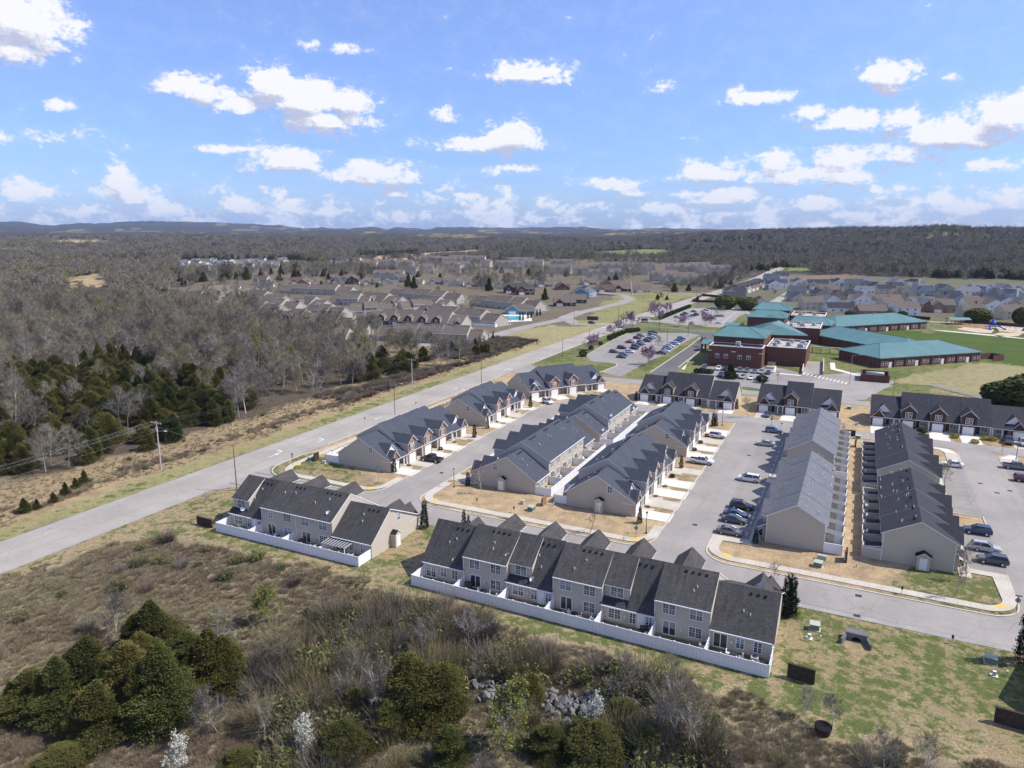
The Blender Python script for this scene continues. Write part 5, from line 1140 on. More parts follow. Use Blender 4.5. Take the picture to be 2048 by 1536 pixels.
for i, a in enumerate([((968,654),(766,646),1,13,'long taupe roofed estate row nearest the main road, backs to the wood'), ((934,626),(742,618),0,12,'taupe roofed row with brick gables facing the nearest estate row'),
  ((1003,624),(842,608),1,10,'taupe roofed row with white fence just left of the swimming pool'), ((903,597),(838,592),0,4,'short taupe roofed row with two pale gables behind the pool row'),
  ((924,585),(786,575),1,9,'grey green backed row in the middle of the left estate'), ((806,590),(680,580),0,8,'taupe roofed row with four front gables in the middle of the left estate'),
  ((781,602),(700,604),1,5,'pair stepped taupe roofed row left of the front gabled row'), ((706,571),(568,567),1,9,'long grey green backed row along the far side of the left estate'),
  ((738,642),(640,640),1,7,'taupe roofed row half hidden by bare trees, pale gable at its right end'), ((706,632),(600,628),1,7,'taupe roofed row deep in the bare trees behind the pale gable row'),
  ((1081,599),(955,588),1,9,'dark grey row with white back fence beside the estate entrance'), ((572,588),(470,576),0,6,'taupe roofed row stepping down behind the bare trees'),
  ((512,572),(462,585),0,4,'short light taupe row between the trees on the left'), ((470,566),(380,580),0,5,'light taupe roofed row with sunlit gables on the left of the estate'),
  ((430,584),(360,580),0,4,'leftmost taupe roofed row of the estate, mostly behind bare trees'), ((600,600),(520,596),1,5,'low taupe row behind the wood edge'), ((690,612),(620,606),1,5,'taupe roofed row between the two tree belts'), ((905,612),(850,606),0,6,'taupe row with brick gables just left of the pool row'), ((742,588),(665,586),1,7,'taupe row under the two dark evergreens, left part'), ((655,597),(590,591),0,6,'taupe row half way along the left edge of the estate'), ((862,597),(800,600),1,6,'short taupe row between the grey green row and the gabled rows'), ((640,622),(560,616),0,6,'taupe row glimpsed through the left tree belt'), ((560,606),(480,598),1,6,'light taupe row low among the left trees'), ((730,660),(640,658),1,6,'taupe row behind the wood, left of the nearest estate row')]):
    est_row(i, *a, wall='siding_light' if i in (13, 12, 14) else 'siding_grey')
fence('estate_fence', 'white vinyl fence behind the estate row nearest the main road', [[(-167, 306.5), (-167, 301.2), (-238, 298.6)]], 'white fences of the estate', 4)
fence('estate_fence', 'white vinyl fence behind the row left of the swimming pool', [[(-189.6, 372), (-189.6, 366.3), (-236, 366)]], 'white fences of the estate', 4)
a, b = G(1064, 608), G(952, 600); fence('estate_fence', 'white vinyl fence behind the dark grey row beside the entrance', [[a, b]], 'white fences of the estate', 4)
a, b = G(845, 601), G(800, 598); fence('estate_fence', 'white vinyl fence beside the short two gabled row', [[a, b]], 'white fences of the estate', 4)
x, y = G(1040, 629); rect_house('pool_pavilion', 'hip roofed pool pavilion with open sides beside the turquoise pool', x, y, 20, 20, 9, 3.2, 6.6, 'siding_teal', 'roof_taupe', hip=True, bays=1, cat='pavilion', wins=False)
sheet('pool_deck', [PX((1003,629),(1062,630),(1064,642),(1003,645))], .06, 'conc_new'); o = sheet('swimming_pool', [PX((1009,632),(1042,632.5),(1040,640),(1010,640))], .09, 'pool_water'); del o['kind']; tag(o, 'turquoise swimming pool behind the end of the estate row', 'swimming pool')
# ---------------------------------------------------------------- school
SCH = empty('school', (-40, 320, 0), 0, 'red brick school with teal standing seam roofs and flat roofed blocks', 'school'); _o = (-40, 320)
def rl(p): return (p[0]-_o[0], p[1]-_o[1])
def quad_roof(name, pts, ze, ridge, zr, wall=True, base=0, seams=True, m='roof_teal', over=.8):
    """pts four eave corners (plan), ridge two points, faces: 0-1 side, 1-2 end, 2-3 side, 3-0 end"""
    c = [Vector((*rl(p), ze)) for p in pts]; r = [Vector((*rl(p), zr)) for p in ridge]
    b = MB(); F = [[c[0], c[1], r[1], r[0]], [c[1], c[2], r[1]], [c[2], c[3], r[0], r[1]], [c[3], c[0], r[0]]]
    for f in F: b.face(f, m)
    lo = [v-Vector((0, 0, .3)) for v in c]
    for i in range(4): b.face([c[(i+1) % 4], c[i], lo[i], lo[(i+1) % 4]], 'seam_teal')
    b.face(lo, 'conc_grey'); o = b.build(name, SCH)
    s = MB()
    for f in F:
        e = f[1]-f[0]; n = int(e.length/1.1); up = None
        nr = (f[1]-f[0]).cross(f[-1]-f[0]).normalized(); slope = nr.cross(e).normalized()
        if slope.z < 0: slope = -slope
        for k in range(1, n):
            p = f[0]+e*k/n
            # length up the slope until leaving the polygon
            L = 0; best = 0
            for a, c2 in zip(f[1:], f[2:]+[f[0]]):
                ed = c2-a; den = slope.cross(ed).dot(nr)
                if abs(den) < 1e-6: continue
                t = (a-p).cross(ed).dot(nr)/den; u = (a-p).cross(slope).dot(nr)/den
                if t > .1 and -.001 <= u <= 1.001: best = max(best, 0) or t
            if best > .5:
                side = e.normalized()*.05; q = p+slope*best; h = nr*.06 if nr.z > 0 else -nr*.06
                s.face([p-side+h, p+side+h, q+side+h, q-side+h], 'seam_teal'); s.face([p-side, p-side+h, q-side+h, q-side], 'seam_teal'); s.face([p+side, p+side+h, q+side+h, q+side], 'seam_teal')
    x = s.build('roof_seams', o); x['kind'] = 'stuff'
    h = MB()
    for i, k in ((0, 0), (1, 1), (2, 1), (3, 0)): h.tube([c[i], r[k]], [.14, .14], 4, 'seam_teal')
    h.tube([r[0], r[1]], [.16, .16], 4, 'seam_teal'); h.build('ridge_cap', o)
    if wall:
        cen = sum(c, Vector())/4; w = MB(); q = [cen+(v-cen)*(1-over/(v-cen).length*1.4) for v in c]; w.prism([(v.x, v.y) for v in q][::1], base, ze-.3, 'z', 'brick_red'); w.build('wall', SCH); return o, q
    return o, c
def wing(A, ang, L, Wd, ze, zr, nwin, windows_side=True):
    d = Vector((math.cos(R(ang)), math.sin(R(ang)))); n = Vector((-d.y, d.x)); A = Vector(A)
    c = [A, A+d*L, A+d*L+n*Wd, A+n*Wd]; o, q = quad_roof('roof', c, ze, [A+d*(Wd*.45)+n*Wd/2, A+d*(L-Wd*.5)+n*Wd/2], zr)
    a, b = q[0], q[1]; e = b-a
    for i in range(nwin):
        p = a+e*((i+.5)/nwin); t = i % 7
        if t in (0, 1, 4, 5): window(SCH, p.x, p.y, 1.1, 'f', .9, 1.5, 1, 2); SCH.children[-1].rotation_euler = (0, 0, R(ang))
        elif t == 2: x = inst('door', DOOR, SCH, (p.x, p.y, .02), R(ang), (1.4, 1, 1.1))
        else:
            k = MB(); k.box(-.25, -.35, 0, .25, -.02, 3.6, 'brick_red'); k.build('pilaster', SCH, (p.x, p.y, 0), R(ang))
    return c
wing((9.9, 322.3), 43, 55, 24.5, 4.2, 8.2, 27); wing((-10, 421.5), 46, 68, 25, 4.2, 8.4, 30)
# link wing from the hall to the corner of the front wing
_d = Vector((math.cos(R(-46)), math.sin(R(-46)))); _n = Vector((-_d.y, _d.x)); _A = Vector((-22.5, 388)); quad_roof('roof', [_A, _A+_d*62, _A+_d*62+_n*24, _A+_n*24], 4.25, [_A+_d*8+_n*12, _A+_d*50+_n*12], 8.25)
for i in range(9):
    p = _A+_d*(4+i*4.1)+_n*1.05; 
    if i % 3 != 2: window(SCH, p.x-_o[0], p.y-_o[1], 1.1, 'f', .9, 1.5, 1, 2); SCH.children[-1].rotation_euler = (0, 0, R(-46))
def block(x0, y0, x1, y1, z, top='roof_flat', par=.7, m='brick_red'):
    x0, y0 = rl((x0, y0)); x1, y1 = rl((x1, y1)); b = MB(); b.box(x0, y0, 0, x1, y1, z, m, top); t = .35
    for a in ((x0, y0, x1, y0+t), (x0, y1-t, x1, y1), (x0, y0+t, x0+t, y1-t), (x1-t, y0+t, x1, y1-t)): b.box(a[0], a[1], z, a[2], a[3], z+par, m); b.box(a[0]-.05, a[1]-.05, z+par, a[2]+.05, a[3]+.05, z+par+.12, 'trim')
    b.build('wall', SCH)
block(-54.5, 299.5, -33.3, 309.5, 7.7, 'roof_flat_dark')
for i, u in enumerate((-51, -47.5, -42, -38.5)): window(SCH, *rl((u, 299.5)), 3.6, 'f', 1.5, 1.5, 2, 1)
for u in (-54.3, -44.5, -33.6): b = MB(); b.box(-.9, -.12, 0, .9, -.005, .35, 'conc_new'); b.build('stone_band', SCH, (*rl((u, 299.5)), 6.2))
block(-33.2, 312, -17.6, 337, 6.9, 'roof_flat'); 
quad_roof('roof', [(-55.4, 309.3), (-33.5, 309.3), (-33.5, 337.5), (-55.4, 337.5)], 11.2, [(-50.2, 317.5), (-41.5, 317.5)], 14.8)
quad_roof('roof', [(-45.5, 345), (-19.5, 352), (-30, 380), (-50, 366)], 7.8, [(-36, 352), (-34, 366)], 12.5)
quad_roof('roof', [(-53, 391), (-33, 391), (-33, 413), (-53, 413)], 10.8, [(-48.5, 398), (-37.5, 398)], 14)
quad_roof('roof', [(-54, 421), (-33.5, 421), (-33.5, 444), (-54, 444)], 11.8, [(-49.5, 430), (-41, 430)], 15.3)
block(-33, 381, -16, 406, 7.2, 'roof_flat', .5); block(-33.5, 424, -16, 446, 8.2, 'roof_flat', .8)
quad_roof('roof', [(-33, 406), (-12, 406), (-10, 424), (-33, 424)], 6.5, [(-30, 415), (-16, 415)], 9.8, over=.5)
for i, (u, v, z) in enumerate(((-43.5, 303.5, 7.7),(-30.5, 318, 6.9),(-30.3, 326, 6.9),(-25.5, 322, 6.9),(-25, 331, 6.9),(-20.5, 319, 6.9),(-20.2, 328, 6.9),(-30, 387, 7.2),(-25, 391, 7.2),(-27, 398, 7.2),(-20, 395, 7.2),(-29, 430, 8.2),(-22, 436, 8.2),(-28, 440, 8.2))):
    b = MB(); s = (1.5, 1.3, 1.9)[i % 3]*.62; b.box(-s, -s*.8, .2, s, s*.8, 1.7 if i else 2.4, 'ac_metal'); b.box(-s*.8, -s*.8-.02, .5, s*.8, -s*.8, 1.4, 'conc_grey'); b.cyl(0, 0, 1.7 if i else 2.4, 1.9 if i else 2.6, s*.5, s*.5, 10, 'metal_grey'); b.box(s, -.3, .2, s+.9, .3, .8, 'trim'); b.build('rooftop_unit', SCH, (*rl((u, v)), z))
for (u, v), z in (((-60, 338), 3.6), ((-61, 405), 4.)):
    x, y = rl((u, v)); b = MB(); b.slab((x-4.5, y-4.5, z), (x+5, y-4.5, z+.1), (x+5, y, z+1.6), (x-4.5, y, z+1.5), .15, 'roof_teal', 'seam_teal'); b.slab((x-4.5, y, z+1.5), (x+5, y, z+1.6), (x+5, y+4.5, z+.1), (x-4.5, y+4.5, z), .15, 'roof_teal', 'seam_teal'); b.build('canopy_roof', SCH)
    for dx, dy in ((-4, -4), (-4, 4), (3.5, -4), (3.5, 4)): b = MB(); b.box(-.4, -.4, 0, .4, .4, z-.05, 'brick_red'); b.build('canopy_pillar', SCH, (x+dx, y+dy, 0))
b = MB(); b.box(-22-_o[0], 352-_o[1], 2.7, 6-_o[0], 353.6-_o[1], 2.9, 'conc_grey'); b.build('walkway_roof', SCH)
for k in range(8): b = MB(); b.box(-.1, -.1, 0, .1, .1, 2.7, 'iron'); b.build('walkway_post', SCH, (-21+k*3.7-_o[0], 352.8-_o[1], 0))
# brick enclosure with tank
e = empty('brick_enclosure', (8, 297, 0), 0, 'roofless red brick enclosure with a long pale tank inside, right of the school service drive', 'enclosure')
for a in ((-4.8,-5.4,4.8,-5.0),(-4.8,5.,4.8,5.4),(-4.8,-5,-4.4,5),(4.4,-5,4.8,5)): b = MB(); b.box(a[0],a[1],0,a[2],a[3],2.5,'brick_red'); b.box(a[0]-.05,a[1]-.05,2.5,a[2]+.05,a[3]+.05,2.6,'brick_dark'); b.build('wall', e)
b = MB(); b.tube([Vector((-3.2, 2, 1.9)), Vector((-3, 2, 1.9)), Vector((3, 2, 1.9)), Vector((3.2, 2, 1.9))], [.3, .8, .8, .3], 14, 'tank'); b.build('tank', e, smooth=True); b = MB(); b.box(-2.3,1.6,0,-1.9,2.4,1.2,'conc'); b.box(1.9,1.6,0,2.3,2.4,1.2,'conc'); b.build('tank_saddle', e)
e = empty('brick_screen', (54.5, 366, 0), R(43), 'small red brick screen at the right end of the front school wing', 'enclosure')
for a in ((-3,-3,3,-2.7),(2.7,-2.7,3,3),(-3,2.7,2.7,3)): b = MB(); b.box(a[0],a[1],0,a[2],a[3],2.6,'brick_red'); b.build('wall', e)
# retaining walls of the service drive
for pts, lb in (((PX((1604,749),(1609,722))), 'left'), ((PX((1646,750),(1647,724))), 'right')):
    a, c = pts; b = MB(); b.prism([(a[0]-.2, a[1]), (a[0]+.2, a[1]), (c[0]+.2, c[1]), (c[0]-.2, c[1])], 0, 1.5, 'z', 'conc'); tag(b.build('retaining_wall'), 'low concrete retaining wall on the %s side of the sunken service drive' % lb, 'wall')
for i, (px, py) in enumerate(((1540, 745), (1541, 737), (1543, 730))):
    x, y = G(px, py); b = MB(); b.box(-1.5, -1.2, 0, 1.5, 1.2, .5+.4*i, 'conc'); tag(b.build('concrete_step', None, (x, y, 0)), '%s concrete landing of the steps beside the school block' % ('lowest', 'middle', 'highest')[i], 'steps', 'steps beside the school')
# signs by the school and estate
def mono(name, label, px, py, w, h, ang, m='brick_dark', face='conc_new'):
    x, y = G(px, py); e = empty(name, (x, y, 0), R(ang), label, 'sign'); b = MB(); b.box(-w/2, -.35, 0, w/2, .35, h, m); b.box(-w/2-.1, -.42, h, w/2+.1, .42, h+.15, 'conc'); b.build('body', e)
    b = MB(); b.box(-w*.36, -.38, h*.15, w*.36, -.355, h*.5, face); b.build('sign_face', e); return e
mono('school_sign', 'brick school sign with pale lower panel on the island at the entrance', 1289, 645, 3.6, 2.4, 26); mono('estate_sign', 'dark brick entrance sign in a planting bed across the main road', 1185, 640, 7, 2.4, 12, 'brick_dark', 'brick_dark')
# playground
x, y = G(1985, 658); e = empty('play_structure', (x, y, 0), R(30), 'blue playground tower with slides beyond the school field', 'playground equipment')
b = MB(); b.cyl(0, 0, 3.6, 6.0, 1.8, .1, 6, 'play_blue'); b.build('tower_roof', e); 
for s in range(5): b = MB(); b.cyl(1.5*math.cos(s*1.257), 1.5*math.sin(s*1.257), 0, 3.7, .12, .12, 6, 'play_blue'); b.build('post', e)
b = MB(); b.box(-1.6,-1.6,1.8,1.6,1.6,2,'play_blue'); b.box(-4.5,-1,1.4,-1.6,1,1.6,'play_blue'); b.box(1.6,-1,1.4,4.6,1,1.6,'play_blue'); b.build('deck', e)
for s in (-1, 1): b = MB(); b.tube([Vector((s*2,-1,2)), Vector((s*3,-2.5,1.5)), Vector((s*4,-3.6,.6)), Vector((s*4.6,-4.4,.3))], [.45,.45,.45,.45], 8, 'play_blue'); b.build('slide', e)
x, y = G(2052, 662); b = MB(); b.tube([Vector((-2,0,.2)), Vector((-1,0,1.8)), Vector((1,0,1.8)), Vector((2,0,.2))], [.6]*4, 8, 'play_blue'); tag(b.build('play_tunnel', None, (x, y, 0), R(30)), 'blue climbing arch at the right edge of the playground', 'playground equipment')
x, y = G(1915, 648); e = empty('shade_shelter', (x, y, 0), R(20), 'grey green flat roofed picnic shelter beside the playground', 'shelter'); b = MB(); b.slab((-6,-4,3),(6,-4,3),(6,0,4),(-6,0,4),.12,'shade_green','shade_green'); b.slab((-6,0,4),(6,0,4),(6,4,3),(-6,4,3),.12,'shade_green','shade_green'); b.build('roof', e)
for dx in (-5, 0, 5):
    for dy in (-3.4, 3.4): b = MB(); b.box(-.12,-.12,0,.12,.12,3.1,'iron'); b.build('post', e, (dx, dy, 0))
for i, (px, py) in enumerate(((2000,652),(2010,654),(2022,655),(2034,656),(2015,663),(2030,665),(1940,654),(1950,656))):
    x, y = G(px, py); e = empty('swing_frame', (x, y, 0), R(rr.uniform(0, 90)), 'thin dark swing frame on the pale playground', 'playground equipment', 'swing frames')
    b = MB(); b.tube([Vector((-2.2,-1,0)), Vector((-2,0,2.6)), Vector((-2.2,1,0))], [.05]*3, 4, 'iron'); b.tube([Vector((2.2,-1,0)), Vector((2,0,2.6)), Vector((2.2,1,0))], [.05]*3, 4, 'iron'); b.tube([Vector((-2,0,2.6)), Vector((2,0,2.6))], [.05]*2, 4, 'iron'); b.build('frame', e); b = MB(); b.box(-.8,-.15,.6,-.3,.15,.65,'play_blue'); b.box(.4,-.15,.6,.9,.15,.65,'play_blue'); b.build('seat', e)
for i in range(9):
    x, y = G(1862+i*13.3, 772+i*3.4); b = MB()
    for k in range(5): b.box(-1.6+k*.8-.03,-.03,0,-1.6+k*.8+.03,.03,1.1,'trim')
    b.box(-1.65,-.02,1.0,1.65,.02,1.06,'trim'); b.box(-1.6,-.5,.35,1.6,.5,.4,'sign_back'); tag(b.build('folding_bench', None, (x, y, 0), R(-6)), 'white framed bleacher bench in the line at the edge of the school field', 'bench', 'line of white bleacher benches')
# ---------------------------------------------------------------- street furniture
def upole(label, x, y, h, arms=0, light=0, m='wood', r=.16, wood=True, name='utility_pole', lean=0):
    e = empty(name, (x, y, 0), 0, label, 'pole'); b = MB(); b.cyl(0, 0, 0, h, r, r*.6, 10, m); b.build('pole', e, smooth=False)
    if arms: b = MB(); b.box(-1.6,-.07,h-.55,1.6,.07,h-.4,'wood'); b.build('crossarm', e)
    if arms:
        for dx in (-1.5, -.7, .7, 1.5): b = MB(); b.cyl(dx, 0, h-.4, h-.15, .05, .04, 6, 'trim'); b.build('insulator', e)
    if arms > 1: b = MB(); b.cyl(.35, -.3, h-2.2, h-1.2, .25, .25, 10, 'ac_metal'); b.build('transformer', e)
    if light:
        b = MB(); b.tube([Vector((0, 0, h*light)), Vector((1.3, 0, h*light+.45)), Vector((2.6, 0, h*light+.6))], [.06,.05,.05], 6, 'metal_grey'); b.build('lamp_arm', e); b = MB(); b.box(2.4, -.16, h*light+.48, 3.2, .16, h*light+.66, 'ac_metal'); b.build('lamp_head', e)
    return e
P1 = (-144.6*1.0, 107.3)
upole('tall grey utility pole with crossarm and lamp arm on the verge at left', -144.6, 107.3, 11.6, 2, .78, 'pole_grey', .2)
upole('utility pole with crossarm at the scrub edge left of the road', *G(825, 782), 11.5, 1, 0, 'pole_grey', .18)
upole('wooden pole standing behind the left end of the four unit row', *G(474, 981), 10.4, 0, 0, 'wood', .15)
upole('thin dark street light pole between the road and the black pickup row', *G(790, 829), 9.5, 0, .98, 'iron', .09, name='street_light')
upole('dark street light pole beside the road above the second row', *G(963, 777), 10, 0, .97, 'iron', .1, name='street_light')
for i, (px, py, h) in enumerate(((1125,714,9),(1148,648,12),(1246,658,10),(1127,703,11.5)[:0] or (1318,661,11),(1178,692,9),(1237,640,9),(1422,648,9),(1334,690,8),(1376,673,8),(1322,640,10),(1466,590,11),(1485,575,11),(1392,604,11),(1421,604,10),(1335,600,10))):
    upole(['thin pole on the right verge above the hatched road ticks','tall dark pole beside the estate entrance street','pole beside the pink tree at the crosswalk','thin lamp pole on the entrance island','pole by the road right of the far lawn','slim pole just past the crosswalk','slim lamp pole beside the far car park','lamp pole among the cars of the near car park','lamp pole on the strip beside the dark school drive','slim lamp pole by the far hedge','pole left of the narrow houses','pole on the far main road verge','pole where the side road meets the main road','pole beside the fenced corner of the estate','far pole left of the main road'][i], *G(px, py), h, 1 if i in (1, 10) else 0, .97 if i in (2, 3, 6, 8, 9) else 0, 'wood' if i in (0, 1, 10, 11, 12) else 'iron', .12)
upole('thin grey flagpole like mast before the enclosure', *G(1699, 769), 11, 0, .97, 'metal_grey', .1, name='street_light'); upole('thin post at the field edge right of the enclosure', *G(1786, 792), 7, 0, 0, 'wood', .1)
# wires
def wire(a, b, sag, name='power_line', r=.007):
    m = MB(); n = 14; A = Vector(a); B_ = Vector(b); pts = []
    for i in range(n+1):
        t = i/n; p = A.lerp(B_, t); p.z -= sag*4*t*(1-t); pts.append(p)
    m.tube(pts, [r]*(n+1), 3, 'metal_grey'); tag(m.build(name), 'one of the thin power lines strung between the utility poles along the verge', 'power line', 'power lines along the verge')
q2 = G(825, 782); prv = (-151, 10, 0)
for dx in (-1.5, -.7, .7, 1.5):
    wire((-144.6+dx, 107.3, 11.5), (q2[0]+dx, q2[1], 11.4), 1.6); wire((-144.6+dx, 107.3, 11.5), (prv[0]+dx, prv[1], 11.3), 1.6)
    wire((q2[0]+dx, q2[1], 11.4), (-141+dx, 330, 11.3), 2.2)
wire((-144.4, 107.3, 9.3), (q2[0], q2[1], 9.2), 1.8); wire((-144.4, 107.3, 9.3), (-151, 10, 9.2), 1.8); wire((-144.4, 107.3, 10.5), (-117.7, 105, 10.3), .8, r=.015)
def lamppost(label, x, y, h=4.3):
    e = empty('street_lamp', (x, y, 0), 0, label, 'street lamp', 'black street lamps of the estate'); b = MB(); b.cyl(0,0,0,.35,.2,.16,10,'iron'); b.cyl(0,0,.35,h-.6,.075,.055,10,'iron'); b.build('post', e)
    b = MB(); b.cyl(0,0,h-.6,h-.15,.13,.2,8,'lamp_glass'); b.build('lamp', e); b = MB(); b.cyl(0,0,h-.15,h+.1,.26,.04,8,'iron'); b.build('cap', e)
lamppost('black street lamp beside the small bare tree left of the near cream backed row', -76.2, 127.2); lamppost('black street lamp at the corner by the near middle street row', -31.6, 121.7); lamppost('black street lamp on the grass island at the far end of the middle street', -32.3, 204.9); lamppost('black street lamp near the right edge at the far end of the east street', 38.3, 204.3, 4.8)
def signpost(label, x, y, ang, kind):
    e = empty({'stop': 'stop_sign', 'street': 'street_name_sign', 'warn': 'warning_sign', 'box': 'pedestal_sign'}[kind], (x, y, 0), R(ang), label, 'sign'); b = MB(); b.cyl(0,0,0,2.9 if kind != 'box' else 1.1,.04,.04,6,'metal_grey' if kind != 'stop' else 'iron'); b.build('post', e)
    if kind == 'stop':
        o8 = [(.38*math.cos(R(22.5+45*i)), 2.15+.38*math.sin(R(22.5+45*i))) for i in range(8)]; b = MB(); b.prism(o8, -.08, -.05, 'y', 'sign_back', None); b.mats = b.mats; b.face([(x_, -.082, z_) for x_, z_ in o8], 'sign_red'); p = b.build('sign_plate', e)
        c = bpy.data.curves.new('lettering', 'FONT'); c.body = 'STOP'; c.size = .27; c.align_x = 'CENTER'; c.align_y = 'CENTER'; c.extrude = .002; c.materials.append(MAT['trim']); t = bpy.data.objects.new('lettering', c); me = bpy.data.meshes.new_from_object(t); bpy.data.objects.remove(t); me.materials.clear(); me.materials.append(MAT['trim']); inst('lettering', me, p, (0, -.09, 2.15), rot=(R(90), 0, 0))
    if kind in ('stop', 'street'):
        b = MB(); b.box(-.02,-.45,2.62,.02,.45,2.8,'sign_green'); b.build('name_blade', e); b = MB(); b.box(-.45,-.02,2.82,.45,.02,3.0,'sign_green'); b.build('name_blade', e)
    if kind == 'warn': b = MB(); b.prism([(0,1.9),(.42,2.32),(0,2.74),(-.42,2.32)], -.06, -.03, 'y', 'sign_yellow'); b.build('sign_plate', e)
    if kind == 'box': b = MB(); b.box(-.14,-.1,.8,.14,.1,1.25,'iron'); b.build('sign_plate', e)
    return e
signpost('red stop sign at the main road corner behind the four unit row', *G(585, 930), 90, 'stop'); signpost('green street name sign on the dry lawn of the black pickup row', *G(758, 958), 20, 'street'); signpost('street name sign on the lawn corner below the near middle street row', *G(1271.5, 1078), 200, 'stop')
signpost('red stop sign at the far end of the middle street', *G(1542.5, 852), 0, 'stop'); signpost('stop sign seen from behind at the right edge of the cross street', *G(2032, 1228), 180, 'stop'); signpost('red stop sign at the far end of the east street', *G(2004, 906), 0, 'stop')
signpost('yellow warning sign on the road verge above the black pickup row', *G(730, 852), 200, 'warn'); signpost('small yellow sign beside the road near the car park', *G(1198, 674), 200, 'warn')
for i, (px, py) in enumerate(((1803,1188),(1904,1287),(954,1008),(1028,1025),(1563,854),(832,812))): signpost(['short post with dark box on the lawn below the charcoal flats','short post with box at the kerb of the cross street','small post on the lawn under the bare sapling','slim brown marker post on the lawn between the two middle rows','short post at the far corner by the light blue suv','small sign post on the verge behind the pickup row'][i], *G(px, py), -20, 'box')
def utility(label, x, y, ang, kind):
    b = MB()
    if kind == 'trans': b.box(-.85,-.75,0,.85,.75,1.0,'utilgreen'); b.slab((-.95,-.85,1.1),(.95,-.85,1.1),(.95,.85,1.25),(-.95,.85,1.25),.12,'utilpale','utilgreen'); b.box(-1.1,-1.0,0,1.1,1.0,.08,'conc')
    elif kind == 'pale': b.box(-.5,-.4,0,.5,.4,.9,'utilpale'); b.box(-.54,-.44,.9,.54,.44,1.0,'utilpale'); b.box(-.6,-.5,0,.6,.5,.06,'conc')
    elif kind == 'ped': b.cyl(0,0,0,.85,.16,.15,8,'utilpale'); b.cyl(0,0,.85,.95,.18,.12,8,'trim')
    elif kind == 'pad': b.box(-.6,-.5,0,.6,.5,.1,'conc_new'); b.box(-.25,-.2,.1,.25,.2,.8,'utilpale'); b.box(-.28,-.23,.8,.28,.23,.86,'trim')
    tag(b.build({'trans': 'transformer_box', 'pale': 'cable_box', 'ped': 'cable_pedestal', 'pad': 'meter_pedestal'}[kind], None, (x, y, .01), R(ang)), label, 'utility box', 'utility boxes on the lawns').scale = (.72, .72, .8)
for px, py, k, lb in ((1063,1021,'trans','green transformer box on the lawn between the two middle rows'),(1045,1008,'pale','pale cable box left of the brick meter screen'),(1107,1012,'ped','green pedestal at the end of the fence alley'),(622,921,'trans','green transformer box beside the meter rack at the main road corner'),(648,927,'pale','pale box beside the meter rack at the corner'),
  (1639,1118,'pale','left one of two pale green boxes on the lawn by the grey flats'),(1648,1120,'pale','right one of two pale green boxes on the lawn by the grey flats'),(1636,1133,'trans','dark green transformer box nearest the pavement below the grey flats'),(1713,1134,'ped','pale green pedestal right of the brick meter screen'),
  (1629,1258,'trans','grey green transformer box on the lawn beside the long dark row'),(1618,1277,'pad','pale pedestal on a slab below the transformer box'),(1640,1281,'ped','lone pale pedestal on the green lawn right of the slab'),(1981,1325,'trans','green transformer box near the right edge of the green lawn'),(1988,1352,'pad','pale pedestal on a slab near the right edge'),(2013,1352,'ped','short pale pedestal at the right edge beside the building shadow'),
  (1713,850,'pale','pale box on the grass between the three unit and the long brick row'),(1716,877,'trans','box on the grass behind the far grey flats'),(1236,802,'trans','dark box on the brown lawn left of the four unit brick row'),(1698,818,'trans','twin dark boxes on the grass below the school field')):
    x, y = G(px, py); utility(lb, x, y, rr.uniform(-12, 12), k)
def meterwall(label, x, y, ang, w=1.9, h=1.75, m='brick_tan', boxes=True):
    e = empty('meter_screen', (x, y, 0), R(ang), label, 'utility wall'); b = MB(); b.box(-w/2, -.14, 0, w/2, .14, h, m); b.box(-w/2-.04,-.18,h,w/2+.04,.18,h+.09,m); b.build('brick_wall', e)
    if boxes:
        for k in range(3): b = MB(); b.box(-w/2+.15+k*w*.32, .15, .5, -w/2+.15+k*w*.32+w*.24, .34, 1.45, 'ac_metal'); b.build('meter_box', e)
meterwall('tan brick meter screen between the fences of the two middle rows', *G(1088, 1010), 90); meterwall('brick meter screen at the end of the grass alley between the flats', *G(1692, 1121), 90, 2.2, 1.9, 'brick_dark'); meterwall('far brick meter screen in the alley between the flats', *G(1711, 893), 90, 2, 1.9, 'brick_dark'); meterwall('brown meter rack with grey boxes at the main road corner', *G(633, 921), 90, 1.7, 1.9, 'fence_dark')
meterwall('dark brick screen wall on the grass left of the four unit row', *G(410, 1052), -1, 4.0, 1.6, 'fence_dark', False); meterwall('dark brick screen wall on the lawn right of the long white fence', *G(1601, 1361), -4, 3.2, 1.9, 'fence_dark'); meterwall('dark brick screen wall at the lower right edge', *G(2040, 1458), -4, 5, 1.9, 'fence_dark'); meterwall('curved top dark brick screen at the far end of the alley', *G(1700, 872), 0, 2.6, 1.6, 'fence_dark', False); meterwall('small dark screen wall by the end of the nearest estate row', -163, 300.5, 0, 4, 2.4, 'fence_dark', False)
# culvert with headwall, tub, drains
x, y = G(1712, 1283); e = empty('culvert', (x, y, 0), R(-2), 'concrete culvert headwall with dark arched opening below the cross street', 'culvert'); b = MB(); N = 10; rr_ = .75
top = [(-1.7, 0), (-1.7, 1.5), (1.7, 1.5), (1.7, 0), (rr_, 0)]+[(rr_*math.cos(math.pi*i/N), .1+rr_*math.sin(math.pi*i/N)) for i in range(N+1)]+[(-rr_, 0)]
b.prism(top, 0, .35, 'y', 'roof_flat_dark'); b.box(-1.75,.35,1.3,1.75,1.6,1.52,'roof_flat_dark'); b.prism([(-1.75,0),(-1.45,0),(-2.1,-1.9),(-2.4,-1.9)], 0, 1.1, 'z', 'roof_flat_dark'); b.prism([(1.45,0),(1.75,0),(2.4,-1.9),(2.1,-1.9)], 0, 1.1, 'z', 'roof_flat_dark'); b.build('headwall', e)
